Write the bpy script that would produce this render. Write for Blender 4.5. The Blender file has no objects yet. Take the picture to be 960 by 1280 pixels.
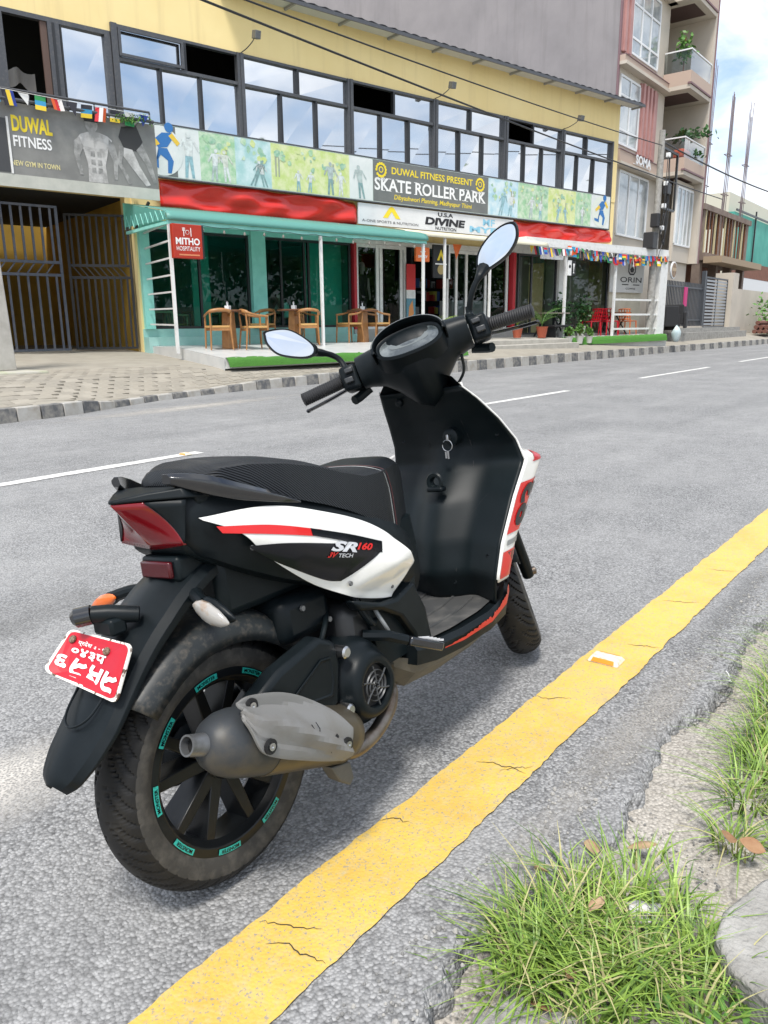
import bpy, bmesh, math, random
import numpy as np
from mathutils import Vector, Matrix, Euler
random.seed(7); rng = np.random.default_rng(7)
scene = bpy.context.scene
C = bpy.context.scene.collection
rad = math.radians

# ---------------------------------------------------------------- camera
# world: X runs along the road, Y across it towards the shops, Z up
A_ROAD = rad(51.5); PITCH = rad(13.78); ROLL = rad(-0.57)
fw = Vector((math.sin(A_ROAD)*math.cos(PITCH), math.cos(A_ROAD)*math.cos(PITCH), -math.sin(PITCH)))
rt = Vector((math.cos(A_ROAD), -math.sin(A_ROAD), 0)); up = rt.cross(fw)
ir = rt*math.cos(ROLL) + up*math.sin(ROLL); iu = -rt*math.sin(ROLL) + up*math.cos(ROLL)
cam_data = bpy.data.cameras.new('camera'); cam = bpy.data.objects.new('camera', cam_data); C.objects.link(cam)
m4 = Matrix.Identity(4)
for i in range(3):
    m4[i][0] = ir[i]; m4[i][1] = iu[i]; m4[i][2] = -fw[i]
m4[0][3], m4[1][3], m4[2][3] = 0, 0, 1.13
cam.matrix_world = m4
cam_data.sensor_fit = 'VERTICAL'; cam_data.sensor_height = 36; cam_data.lens = 946.2/1280*36
cam_data.clip_start = 0.02; cam_data.clip_end = 6000
scene.camera = cam

# ---------------------------------------------------------------- sky and sun
world = bpy.data.worlds.new('World'); scene.world = world; world.use_nodes = True
nt = world.node_tree; nt.nodes.clear()
def wn(t): return nt.nodes.new(t)
SUN_EL, SUN_AZ = rad(63), rad(205)      # azimuth of the sun measured from +X towards +Y
sky = wn('ShaderNodeTexSky'); sky.sky_type = 'NISHITA'; sky.sun_disc = False
sky.sun_elevation = SUN_EL; sky.sun_rotation = math.pi/2 - SUN_AZ; sky.air_density = 1.0; sky.dust_density = 1.5
skm = wn('ShaderNodeMix'); skm.data_type = 'RGBA'; skm.blend_type = 'MULTIPLY'; skm.inputs['Factor'].default_value = 1
skm.inputs[7].default_value = (0.085, 0.085, 0.085, 1); nt.links.new(sky.outputs[0], skm.inputs[6])
tc = wn('ShaderNodeTexCoord'); sep = wn('ShaderNodeSeparateXYZ'); nt.links.new(tc.outputs['Generated'], sep.inputs[0])
mz = wn('ShaderNodeMath'); mz.operation = 'ADD'; mz.inputs[1].default_value = 0.22; nt.links.new(sep.outputs['Z'], mz.inputs[0])
mzm = wn('ShaderNodeMath'); mzm.operation = 'MAXIMUM'; mzm.inputs[1].default_value = 0.06; nt.links.new(mz.outputs[0], mzm.inputs[0])
dv = wn('ShaderNodeVectorMath'); dv.operation = 'DIVIDE'
cmb = wn('ShaderNodeCombineXYZ')
for i in range(3): nt.links.new(mzm.outputs[0], cmb.inputs[i])
nt.links.new(tc.outputs['Generated'], dv.inputs[0]); nt.links.new(cmb.outputs[0], dv.inputs[1])
n1 = wn('ShaderNodeTexNoise'); n1.inputs['Scale'].default_value = 2.3; n1.inputs['Detail'].default_value = 9; n1.inputs['Roughness'].default_value = 0.58; n1.inputs['Distortion'].default_value = 0.35
nt.links.new(dv.outputs[0], n1.inputs['Vector'])
r1 = wn('ShaderNodeValToRGB'); r1.color_ramp.elements[0].position = 0.32; r1.color_ramp.elements[1].position = 0.58
nt.links.new(n1.outputs['Fac'], r1.inputs['Fac'])
n2 = wn('ShaderNodeTexNoise'); n2.inputs['Scale'].default_value = 3.1; n2.inputs['Detail'].default_value = 6
nt.links.new(dv.outputs[0], n2.inputs['Vector'])
r2 = wn('ShaderNodeValToRGB'); r2.color_ramp.elements[0].position = 0.3; r2.color_ramp.elements[1].position = 0.7
r2.color_ramp.elements[0].color = (0.31, 0.345, 0.405, 1); r2.color_ramp.elements[1].color = (0.62, 0.63, 0.645, 1)
nt.links.new(n2.outputs['Fac'], r2.inputs['Fac'])
mx = wn('ShaderNodeMix'); mx.data_type = 'RGBA'
nt.links.new(r1.outputs['Color'], mx.inputs['Factor']); nt.links.new(skm.outputs[2], mx.inputs[6]); nt.links.new(r2.outputs['Color'], mx.inputs[7])
bg = wn('ShaderNodeBackground'); bg.inputs['Strength'].default_value = 1.0
nt.links.new(mx.outputs[2], bg.inputs['Color'])
wo = wn('ShaderNodeOutputWorld'); nt.links.new(bg.outputs[0], wo.inputs['Surface'])
sun_d = bpy.data.lights.new('sun', 'SUN'); sun_d.energy = 1.5; sun_d.angle = rad(12); sun_d.color = (1, 0.96, 0.9)
sun = bpy.data.objects.new('sun', sun_d); C.objects.link(sun)
sdir = Vector((math.cos(SUN_EL)*math.cos(SUN_AZ), math.cos(SUN_EL)*math.sin(SUN_AZ), math.sin(SUN_EL)))
sun.rotation_euler = (-sdir).to_track_quat('-Z', 'Y').to_euler()
vs = scene.view_settings; vs.view_transform = 'Standard'; vs.look = 'None'; vs.exposure = 1.50; vs.gamma = 1

# ---------------------------------------------------------------- materials
MATS = {}
def srgb(h):
    h = h.lstrip('#'); c = [int(h[i:i+2], 16)/255 for i in (0, 2, 4)]
    return tuple(x/12.92 if x <= .04045 else ((x+.055)/1.055)**2.4 for x in c)
def mat(name, col, rough=.5, metal=0., spec=.5, noise=None, bump=None, coat=0., clear=None, alpha=None, emit=None):
    """noise=(scale, colour2, lo, hi[, detail]) mixes a second colour; bump=(scale, strength, distance)"""
    if name in MATS: return MATS[name]
    m = bpy.data.materials.new(name); m.use_nodes = True; MATS[name] = m
    t = m.node_tree; b = t.nodes['Principled BSDF']
    b.inputs['Base Color'].default_value = (*col, 1); b.inputs['Roughness'].default_value = rough
    b.inputs['Metallic'].default_value = metal; b.inputs['Specular IOR Level'].default_value = spec
    b.inputs['Coat Weight'].default_value = coat
    if coat: b.inputs['Coat Roughness'].default_value = .06
    tcn = t.nodes.new('ShaderNodeTexCoord')
    if noise:
        n = t.nodes.new('ShaderNodeTexNoise'); n.inputs['Scale'].default_value = noise[0]; n.inputs['Detail'].default_value = noise[4] if len(noise) > 4 else 6
        n.inputs['Roughness'].default_value = .6
        t.links.new(tcn.outputs['Object'], n.inputs['Vector'])
        r = t.nodes.new('ShaderNodeMapRange'); r.inputs[1].default_value = noise[2]; r.inputs[2].default_value = noise[3]
        t.links.new(n.outputs['Fac'], r.inputs[0])
        x = t.nodes.new('ShaderNodeMix'); x.data_type = 'RGBA'; x.inputs[6].default_value = (*col, 1); x.inputs[7].default_value = (*noise[1], 1)
        t.links.new(r.outputs[0], x.inputs['Factor']); t.links.new(x.outputs[2], b.inputs['Base Color'])
    if bump:
        n = t.nodes.new('ShaderNodeTexNoise'); n.inputs['Scale'].default_value = bump[0]; n.inputs['Detail'].default_value = 4
        t.links.new(tcn.outputs['Object'], n.inputs['Vector'])
        u = t.nodes.new('ShaderNodeBump'); u.inputs['Strength'].default_value = bump[1]; u.inputs['Distance'].default_value = bump[2]
        t.links.new(n.outputs['Fac'], u.inputs['Height']); t.links.new(u.outputs[0], b.inputs['Normal'])
    if emit:
        b.inputs['Emission Color'].default_value = (*emit[0], 1); b.inputs['Emission Strength'].default_value = emit[1]
    return m
def thin_glass(name, tint, refl=(.9, .95, 1), ior=1.5, rough=0.0, boost=1.0):
    if name in MATS: return MATS[name]
    m = bpy.data.materials.new(name); m.use_nodes = True; MATS[name] = m
    t = m.node_tree; t.nodes.clear()
    o = t.nodes.new('ShaderNodeOutputMaterial'); tr = t.nodes.new('ShaderNodeBsdfTransparent'); tr.inputs[0].default_value = (*tint, 1)
    gl = t.nodes.new('ShaderNodeBsdfGlossy'); gl.inputs['Roughness'].default_value = rough; gl.inputs['Color'].default_value = (*refl, 1)
    fr = t.nodes.new('ShaderNodeFresnel'); fr.inputs[0].default_value = ior
    mu = t.nodes.new('ShaderNodeMath'); mu.operation = 'MULTIPLY'; mu.inputs[1].default_value = boost; mu.use_clamp = True
    x = t.nodes.new('ShaderNodeMixShader')
    t.links.new(fr.outputs[0], mu.inputs[0]); t.links.new(mu.outputs[0], x.inputs[0]); t.links.new(tr.outputs[0], x.inputs[1]); t.links.new(gl.outputs[0], x.inputs[2]); t.links.new(x.outputs[0], o.inputs[0])
    return m

# ---------------------------------------------------------------- mesh helpers
def ring_faces(n0, n1, n, closed=True):
    k = n if closed else n-1
    return [(n0+i, n0+(i+1) % n, n1+(i+1) % n, n1+i) for i in range(k)]
class MB:
    def __init__(s): s.v = []; s.f = []; s.mi = []
    def add(s, v, f, mi=0):
        o = len(s.v); s.v += [tuple(p) for p in v]; s.f += [tuple(i+o for i in q) for q in f]; s.mi += [mi]*len(f); return s
    def box(s, lo, hi, mi=0):
        (a, b, c), (d, e, f) = lo, hi
        return s.add([(a,b,c),(d,b,c),(d,e,c),(a,e,c),(a,b,f),(d,b,f),(d,e,f),(a,e,f)],
                     [(0,3,2,1),(4,5,6,7),(0,1,5,4),(1,2,6,5),(2,3,7,6),(3,0,4,7)], mi)
    def hexa(s, p, mi=0):   # 8 corners: bottom loop then top loop
        return s.add(p, [(0,3,2,1),(4,5,6,7),(0,1,5,4),(1,2,6,5),(2,3,7,6),(3,0,4,7)], mi)
    def bar(s, p0, p1, w, d=None, upv=(0,0,1), mi=0):
        d = d or w; p0 = Vector(p0); p1 = Vector(p1); t = (p1-p0).normalized(); u = Vector(upv)
        if abs(t.dot(u)) > .98: u = Vector((1,0,0))
        a = t.cross(u).normalized(); b = a.cross(t).normalized()
        q = [(-1,-1),(1,-1),(1,1),(-1,1)]
        return s.hexa([p0+a*x*w/2+b*y*d/2 for x, y in q]+[p1+a*x*w/2+b*y*d/2 for x, y in q], mi)
    def loft(s, rings, cap=True, closed=True, mi=0):
        n = len(rings[0]); v = [p for r in rings for p in r]; f = []
        for k in range(len(rings)-1): f += ring_faces(k*n, (k+1)*n, n, closed)
        if cap and closed:
            f.append(tuple(range(n))[::-1]); f.append(tuple(range((len(rings)-1)*n, len(rings)*n)))
        return s.add(v, f, mi)
    def tube(s, path, r, n=10, cap=True, mi=0, flat=1.0):
        path = [Vector(p) for p in path]; rs = r if isinstance(r, (list, tuple)) else [r]*len(path)
        rings = []; prev = None
        for i, p in enumerate(path):
            t = (path[min(i+1, len(path)-1)]-path[max(i-1, 0)]).normalized()
            if prev is None:
                u = Vector((0,0,1)) if abs(t.z) < .9 else Vector((1,0,0)); a = t.cross(u).normalized()
            else: a = (prev - t*prev.dot(t)).normalized()
            prev = a; b = t.cross(a)
            rings.append([p+(a*math.cos(2*math.pi*k/n)+b*math.sin(2*math.pi*k/n)*flat)*rs[i] for k in range(n)])
        return s.loft(rings, cap, True, mi)
    def lathe(s, prof, o=(0,0,0), axis='y', n=32, cap=False, mi=0, arc=None):
        """prof: (axial, radius)"""
        rings = []; o = Vector(o)
        for k in range(n):
            a = 2*math.pi*k/n; c, d = math.cos(a), math.sin(a)
            ring = []
            for h, r in prof:
                ring.append(o + {'y': Vector((r*c, h, r*d)), 'z': Vector((r*c, r*d, h)), 'x': Vector((h, r*c, r*d))}[axis])
            rings.append(ring)
        m = len(prof); v = [p for r in rings for p in r]; f = []
        for k in range(n):
            a, b = k*m, ((k+1) % n)*m
            f += [(a+i, a+i+1, b+i+1, b+i) for i in range(m-1)]
        if cap: f += [tuple(k*m for k in range(n)), tuple(k*m+m-1 for k in range(n))[::-1]]
        return s.add(v, f, mi)
    def prism(s, poly, h0, h1, fn=lambda x, y, h: (x, y, h), mi=0):
        n = len(poly)
        return s.add([fn(x, y, h0) for x, y in poly]+[fn(x, y, h1) for x, y in poly],
                     [tuple(range(n))[::-1], tuple(range(n, 2*n))]+ring_faces(0, n, n), mi)
    def grid(s, P, mi=0):    # P[i][j] points
        n, m = len(P), len(P[0]); return s.add([p for r in P for p in r], [(i*m+j, i*m+j+1, (i+1)*m+j+1, (i+1)*m+j) for i in range(n-1) for j in range(m-1)], mi)
    def map(s, fn): s.v = [tuple(fn(Vector(p))) for p in s.v]; return s
    def build(s, name, m, parent=None, smooth=None, bevel=0, sub=0, solid=0, fixn=True):
        me = bpy.data.meshes.new(name); me.from_pydata(s.v, [], s.f); me.update()
        for x in (m if isinstance(m, (list, tuple)) else [m]): me.materials.append(x)
        if any(s.mi): me.polygons.foreach_set('material_index', s.mi)
        if fixn:
            b = bmesh.new(); b.from_mesh(me); bmesh.ops.recalc_face_normals(b, faces=b.faces); b.to_mesh(me); b.free()
        if smooth is not None:
            me.polygons.foreach_set('use_smooth', [True]*len(me.polygons)); me.set_sharp_from_angle(angle=rad(smooth))
        o = bpy.data.objects.new(name, me); C.objects.link(o)
        if parent is not None: o.parent = parent
        if solid:
            q = o.modifiers.new('thickness', 'SOLIDIFY'); q.thickness = solid; q.offset = 0
        if sub:
            q = o.modifiers.new('smooth', 'SUBSURF'); q.levels = sub; q.render_levels = sub
        if bevel:
            q = o.modifiers.new('edge', 'BEVEL'); q.width = bevel; q.segments = 2; q.limit_method = 'ANGLE'; q.angle_limit = rad(40)
        return o
def cr(pts, n):
    """Catmull-Rom curve through pts, n samples"""
    P = [np.array(p, float) for p in pts]; P = [2*P[0]-P[1]]+P+[2*P[-1]-P[-2]]
    out = []; m = len(P)-3
    for i in range(n):
        t = i/(n-1)*m; k = min(int(t), m-1); t -= k
        a, b, c, d = P[k:k+4]
        out.append(.5*(2*b+(c-a)*t+(2*a-5*b+4*c-d)*t*t+(3*b-a-3*c+d)*t**3))
    return out
def interp(x, xs, ys): return float(np.interp(x, xs, ys))
def empty(name, loc=(0,0,0), rot=(0,0,0), parent=None):
    o = bpy.data.objects.new(name, None); C.objects.link(o); o.location = loc; o.rotation_euler = rot; o.empty_display_size = .1
    if parent is not None: o.parent = parent
    return o
def tag(o, label=None, cat=None, group=None, kind=None):
    if label: o['label'] = label
    if cat: o['category'] = cat
    if group: o['group'] = group
    if kind: o['kind'] = kind
    return o
def copy_tree(o, parent=None):
    c = o.copy(); C.objects.link(c)
    if parent is not None: c.parent = parent
    for ch in list(o.children): copy_tree(ch, c)
    return c
def text_data(body, bold=0., shear=0., spacing=1.):
    """flat text outline: vertices (x, y) scaled to unit box, faces, aspect"""
    cu = bpy.data.curves.new('lettering', 'FONT'); cu.body = body; cu.offset = bold; cu.shear = shear; cu.space_character = spacing; cu.resolution_u = 3
    ob = bpy.data.objects.new('lettering', cu); me = bpy.data.meshes.new_from_object(ob)
    v = np.array([p.co[:2] for p in me.vertices]); f = [tuple(p.vertices) for p in me.polygons]
    bpy.data.objects.remove(ob); bpy.data.curves.remove(cu); bpy.data.meshes.remove(me)
    lo, hi = v.min(0), v.max(0); return (v-lo)/(hi-lo), f, (hi-lo)[0]/(hi-lo)[1]
def text_on(name, body, fn, m, parent, bold=0., shear=0., spacing=1.):
    """fn(s, t) with s, t in 0..1 across the lettering's box gives the point on the surface"""
    v, f, _ = text_data(body, bold, shear, spacing)
    return MB().add([fn(s, t) for s, t in v], f).build(name, m, parent, fixn=False)

# ================================================================ SCOOTER (own frame: x forward, y left, z up, origin under the rear axle)
SCOOTER_AT = (0.888, 1.133, 0)
plastic = mat('black_plastic', (.004, .0065, .008), .40, spec=.17, noise=(7, (.009, .0125, .0145), .45, .75), bump=(420, .06, .002))
plastic_dark = mat('inner_black_plastic', (.0042, .0075, .009), .42, spec=.18, noise=(5, (.008, .0125, .0145), .45, .8))
gloss_black = mat('gloss_black_paint', (.008, .009, .011), .12, coat=.6)
body_white = mat('pearl_white_paint', (.74, .735, .70), .22, coat=.5, noise=(9, (.66, .64, .58), .5, .85))
decal_red = mat('red_decal', (.60, .008, .008), .3, coat=.2)
decal_black = mat('black_decal', (.004, .0045, .008), .22, spec=.25, coat=.15)
decal_white = mat('white_decal', (.8, .8, .8), .3)
decal_grey = mat('grey_decal', (.22, .23, .23), .3)
silver = mat('silver_print', (.55, .56, .58), .35)
seat_weave = mat('woven_vinyl', (.018, .020, .023), .45, spec=.3)
seat_plain = mat('smooth_vinyl', (.008, .010, .012), .42, spec=.3, bump=(260, .15, .003))
rubber = mat('tyre_rubber', (.009, .009, .009), .62, spec=.3, noise=(16, (.024, .022, .019), .45, .75))
rubber_side = mat('dusty_tyre_wall', (.036, .034, .030), .85, noise=(34, (.085, .078, .066), .44, .74))
grip_rubber = mat('grip_rubber', (.012, .012, .013), .6)
rim_black = mat('rim_black', (.006, .007, .008), .3, spec=.3, noise=(40, (.016, .015, .014), .55, .8))
teal = mat('teal_sticker', (.02, .40, .33), .45, noise=(160, (.01, .20, .17), .5, .7))
metal_grey = mat('cast_metal', (.18, .185, .19), .42, .6, noise=(30, (.08, .075, .065), .5, .8))
steel = mat('bright_steel', (.45, .45, .45), .3, 1)
pipe_steel = mat('heat_stained_steel', (.20, .175, .15), .38, .9, noise=(24, (.10, .065, .04), .4, .75))
shield_grey = mat('muffler_guard_grey', (.185, .183, .176), .5, .1, noise=(9, (.125, .112, .09), .48, .85), bump=(180, .05, .002))
muffler_dark = mat('muffler_black', (.035, .039, .043), .48, .1, spec=.35, noise=(11, (.10, .085, .06), .5, .85))
brown_grey = mat('dusty_belly', (.115, .105, .085), .6, noise=(12, (.055, .055, .05), .4, .75))
red_lens = mat('red_lens', (.17, .002, .006), .14, spec=.4, coat=.35)
dark_red_lens = mat('dark_red_lens', (.06, .002, .005), .25, spec=.4, coat=.2)
clear_lens = mat('clear_lens', (.34, .325, .30), .12, coat=.6, noise=(40, (.30, .19, .11), .5, .72))
amber_lens = mat('amber_lens', (.75, .14, .01), .15, coat=.8)
plate_red = mat('plate_red', (.46, .004, .016), .42, noise=(9, (.40, .012, .03), .5, .75))
plate_white = mat('plate_white', (.75, .72, .66), .5, noise=(60, (.09, .05, .03), .56, .62))
mirror_glass = mat('mirror_glass', (.60, .63, .66), .02, 1)
dirty_black = mat('dirty_mudguard', (.011, .014, .015), .5, noise=(70, (.075, .066, .053), .50, .76, 14))
dust_floor = mat('dusty_floor_mat', (.045, .046, .046), .65, noise=(11, (.13, .125, .115), .42, .75))
orange_scrape = mat('scraped_red_sticker', (.50, .03, .014), .4)
lcd = mat('instrument_glass', (.035, .045, .05), .08, coat=1.0, noise=(16, (.16, .18, .18), .45, .7))
# carbon-look weave on the seat
tt = seat_weave.node_tree; bb = tt.nodes['Principled BSDF']
w1 = tt.nodes.new('ShaderNodeTexWave'); w1.bands_direction = 'DIAGONAL'; w1.inputs['Scale'].default_value = 95; w1.inputs['Distortion'].default_value = 0
tcw = tt.nodes.new('ShaderNodeTexCoord'); tt.links.new(tcw.outputs['Object'], w1.inputs['Vector'])
bu = tt.nodes.new('ShaderNodeBump'); bu.inputs['Strength'].default_value = .7; bu.inputs['Distance'].default_value = .003
tt.links.new(w1.outputs['Fac'], bu.inputs['Height']); tt.links.new(bu.outputs[0], bb.inputs['Normal'])
cw = tt.nodes.new('ShaderNodeMix'); cw.data_type = 'RGBA'; cw.inputs[6].default_value = (.003, .0035, .0045, 1); cw.inputs[7].default_value = (.028, .032, .037, 1)
tt.links.new(w1.outputs['Fac'], cw.inputs['Factor']); tt.links.new(cw.outputs[2], bb.inputs['Base Color'])

scooter = tag(empty('scooter', SCOOTER_AT, (rad(-8.075), 0, rad(2.62))),
              'parked black and white sports scooter with red plate and red decals, leaning on its stand', 'scooter')
RAKE = rad(26); AX_P = Vector((1.455, 0, 0)); AX_D = Vector((-math.sin(RAKE), 0, math.cos(RAKE)))
ROT_S = Matrix.Rotation(rad(32.7), 3, AX_D)
def steered(p): return AX_P + ROT_S @ (Vector(p)-AX_P)
def part(b, name, m, parent=scooter, smooth=35, **k): return b.build(name, m, parent, smooth, **k)

# ---- wheels
def tyre_mesh():
    half = [(0, .2620), (.012, .2612), (.024, .2585), (.035, .2535), (.045, .2465), (.0525, .2385), (.0575, .2285), (.0592, .2165), (.0575, .205), (.0535, .1955), (.0495, .189)]
    right = cr(half, 23); prof = [(-p[0], p[1]) for p in right[::-1]]+[(p[0], p[1]) for p in right[1:]]
    n = 1200; P = []
    y = np.array([p[0] for p in prof]); r0 = np.array([p[1] for p in prof])
    NP = 24; per = 2*math.pi/NP
    for k in range(n):
        th = 2*math.pi*k/n; r = r0.copy()
        for j in range(len(y)):
            ay = abs(y[j]); sgn = 1 if y[j] > 0 else -1
            sh = .5*per if sgn > 0 else 0
            if .008 < ay < .0545 and r0[j] > .226:
                q = (ay-.008)/.046
                ph = (th + sh - .34*q**.75 + .02) % per; ph2 = (th + sh + per*.5 - .34*q**.75 + .02) % per
                d1 = min(ph, per-ph)*.26; d2 = min(ph2, per-ph2)*.26
                fade = min(1, (ay-.008)/.006)*min(1, (.0545-ay)/.003)
                r[j] -= .0085*fade*math.exp(-(d1/.0036)**4)
                if q > .38: r[j] -= .0085*fade*min(1, (q-.38)/.1)*math.exp(-(d2/.0036)**4)
            if .0530 < ay < .0592 and .221 < r0[j] < .236:
                ph = (th*NP*2/(2*math.pi)) % 1; r[j] -= .002*math.exp(-((ph-.5)/.10)**2)
        P.append([(r[j]*math.cos(th), y[j], r[j]*math.sin(th)) for j in range(len(y))])
    m = len(y); f = []; mi = []
    for k in range(n):
        a, b = k*m, ((k+1) % n)*m
        for i in range(m-1):
            f.append((a+i, a+i+1, b+i+1, b+i)); mi.append(1 if min(r0[i], r0[i+1]) < .2265 else 0)
    b = MB(); b.v = [p for row in P for p in row]; b.f = f; b.mi = mi
    return b
def rim_mesh():
    b = MB()
    b.lathe([(-.050, .1925), (-.0505, .190), (-.0500, .172), (-.046, .169), (-.034, .160), (.034, .160), (.046, .169), (.0500, .172), (.0505, .190), (.050, .1925), (.044, .186), (0, .176), (-.044, .186), (-.050, .1925)], n=96)
    b.lathe([(-.052, .012), (-.052, .030), (-.040, .040), (.040, .040), (.052, .030), (.052, .012)], n=32, cap=True)
    for k in range(5):
        for da, db in ((-.17, -.30), (.17, .30)):
            a0 = 2*math.pi*k/5+.25+da*2.2*.5; a1 = 2*math.pi*k/5+.25+db*.9
            p0 = Vector((.036*math.cos(a0), 0, .036*math.sin(a0))); p1 = Vector((.163*math.cos(a1), 0, .163*math.sin(a1)))
            t = (p1-p0).normalized(); s = Vector((0, 1, 0)).cross(t)
            q = [(-1, -1), (1, -1), (1, 1), (-1, 1)]
            b.hexa([p0+s*x*.015+Vector((0, y*.026, 0)) for x, y in q]+[p1+s*x*.011+Vector((0, y*.034, 0)) for x, y in q])
    return b
tyre_b, rim_b = tyre_mesh(), rim_mesh()
def wheel(name, fn):
    w = empty(name, parent=scooter)
    ty = MB(); ty.v = [tuple(fn(Vector(p))) for p in tyre_b.v]; ty.f = tyre_b.f; ty.mi = tyre_b.mi
    part(ty, 'tyre', [rubber, rubber_side], w, 55)
    rm = MB(); rm.v = [tuple(fn(Vector(p))) for p in rim_b.v]; rm.f = rim_b.f; rm.mi = rim_b.mi
    part(rm, 'rim', rim_black, w, 35, bevel=.002)
    return w
rear_fn = lambda p: p+Vector((0, 0, .262))
front_fn = lambda p: steered(p+Vector((1.365, 0, .262)))
rear_wheel = wheel('rear_wheel', rear_fn); front_wheel = wheel('front_wheel', front_fn)
for k in range(9):      # printed teal rim stickers
    a0 = 2*math.pi*k/9+.32; st = MB(); P = []
    for i in range(9):
        a = a0-.16+.32*i/8; P.append([rear_fn(Vector((r*math.cos(a), -.0522, r*math.sin(a)))) for r in (.1765, .1880)])
    so = part(st.grid(P), 'rim_sticker', teal, rear_wheel, None)
    def lf(s, t, a0=a0):
        a = a0-.13+.26*(1-s); r = .1785+.0075*t
        return rear_fn(Vector((r*math.cos(a), -.0530, r*math.sin(a))))
    text_on('sticker_lettering', 'MONSTER', lf, decal_black, rear_wheel, bold=.02)
b = MB(); b.lathe([(.050, .055), (.056, .055), (.056, .095), (.050, .095), (.050, .055)], n=40)
part(b.map(front_fn), 'brake_disc', steel, front_wheel, 30)
b = MB(); b.lathe([(.03, .03), (.05, .05), (.085, .06), (.09, .03)], n=24, cap=True); part(b.map(rear_fn), 'hub', plastic_dark, rear_wheel)

# ---- swing arm, engine, gearbox
b = MB()
b.loft([[(x, .07+s*.0, z) for x, z in [(-.02, .20), (.05, .19), (.05, .33), (-.02, .33)]] for s in (0,)] +
       [[(x, .15, z) for x, z in [(-.02, .20), (.05, .19), (.05, .33), (-.02, .33)]]])
b.box((-.06, .075, .19), (.46, .165, .335)); part(b, 'belt_case', plastic, bevel=.02)
b = MB(); b.box((.16, -.13, .20), (.47, .10, .42)); b.box((.30, -.15, .28), (.52, .12, .50)); part(b, 'engine', mat('engine_black', (.010, .011, .012), .5), bevel=.03)
fc = empty('fan_cover', parent=scooter); FCX, FCZ = .318, .318
b = MB(); ring0 = []
prof = [(-.10, .100), (-.150, .098), (-.168, .092), (-.176, .086), (-.180, .080), (-.194, .076), (-.205, .068), (-.209, .058), (-.206, .050), (-.192, .047)]
b.lathe(prof, (FCX, 0, FCZ), n=48)
b.v = [(x-.012*max(0, (z-FCZ)/.1), y, FCZ+(z-FCZ)*(1+.18*max(0, (z-FCZ)/.12))) for x, y, z in b.v]
part(b, 'shroud', plastic, fc, 50)
b = MB(); b.lathe([(-.192, .0), (-.192, .048)], (FCX, 0, FCZ), n=32); part(b, 'grille_back', mat('deep_black', (.004, .004, .005), .6), fc, None)
b = MB()
for r in (.011, .023, .035): b.lathe([(-.2015, r-.0016), (-.205, r), (-.2015, r+.0016), (-.199, r)], (FCX, 0, FCZ), n=28)
for k in range(6):
    a = k*math.pi/3+.35; pth = [(FCX+r*math.cos(a+r*6), -.203, FCZ+r*math.sin(a+r*6)) for r in (.005, .016, .030, .042, .048)]
    b.tube(pth, .0022, 6)
part(b, 'grille', mat('grille_dark', (.07, .073, .076), .45, .4), fc)
for x, z in ((.236, .425), (.225, .298)):
    b = MB(); b.lathe([(-.165, .014), (-.199, .014), (-.203, .010), (-.203, 0)], (x, 0, z), n=12); part(b, 'bolt', steel, fc, 30)
# muffler stay: triangular arm with a sunk panel
b = MB()
tri = [(-.03, .415), (.05, .452), (.175, .478), (.226, .452), (.232, .40), (.212, .318), (.19, .306), (.08, .338)]
b.prism(tri, -.185, -.135, lambda x, y, h: (x, h, y)); stay = part(b, 'muffler_stay', plastic, bevel=.012)
tri2 = [(.075, .388), (.165, .432), (.197, .428), (.200, .378), (.188, .345), (.12, .355)]
b = MB(); ctr = np.mean(tri2, axis=0)
b.loft([[(ctr[0]+(x-ctr[0])*1.06, -.1862, ctr[1]+(z-ctr[1])*1.06) for x, z in tri2], [(ctr[0]+(x-ctr[0])*.98, -.1905, ctr[1]+(z-ctr[1])*.98) for x, z in tri2], [(ctr[0]+(x-ctr[0])*.86, -.187, ctr[1]+(z-ctr[1])*.86) for x, z in tri2]]); part(b, 'rib_panel', plastic, stay, 30, bevel=.003)
# muffler
muffler = empty('muffler', parent=scooter)
MU0, MU1 = Vector((-.186, -.172, .404)), Vector((.250, -.172, .230)); MD = (MU1-MU0).normalized(); MN = MD.cross(Vector((0, 1, 0))).normalized()
if MN.z < 0: MN = -MN
def mu(s, y, n): return MU0+MD*s+Vector((0, y, 0))+MN*n
def mring(s, r, n=36, sq=1.0): return [mu(s, math.cos(2*math.pi*k/n)*r*sq, math.sin(2*math.pi*k/n)*r) for k in range(n)]
b = MB(); b.loft([mring(.040, .023), mring(.046, .033), mring(.058, .046), mring(.078, .057), mring(.105, .0635), mring(.14, .066), mring(.18, .066)], cap=True); part(b, 'end_cone', muffler_dark, muffler, 40)
b = MB(); b.loft([mring(.18, .067), mring(.185, .068), mring(.41, .064), mring(.45, .050), mring(.47, .03)], cap=True); part(b, 'muffler_body', mat('muffler_brown', (.095, .080, .055), .42, .55, noise=(9, (.045, .045, .04), .45, .7)), muffler, 40)
b = MB(); b.loft([mring(.004, .0190), mring(.06, .0215), mring(.062, .017), mring(.004, .0155), mring(.004, .0190)], cap=False)
part(b, 'tail_pipe', metal_grey, muffler, 40)
b = MB(); b.loft([mring(.020, .0158), mring(.022, .001)], cap=False); part(b, 'tail_pipe_inside', mat('pipe_black', (.003, .003, .003), .9), muffler, None)  # near-black disc closing the pipe a little way in
gt = [(-.086, .446), (-.054, .447), (.02, .424), (.083, .388), (.136, .341), (.170, .290)]
gb = [(-.098, .420), (-.086, .362), (-.048, .330), (.01, .297), (.078, .261), (.138, .233)]
def gy(x, z):
    n = (Vector((x, 0, z))-Vector((MU0.x, 0, MU0.z))).dot(MN); return -.172-math.sqrt(max(.078**2-min(abs(n), .070)**2, 0))
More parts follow.
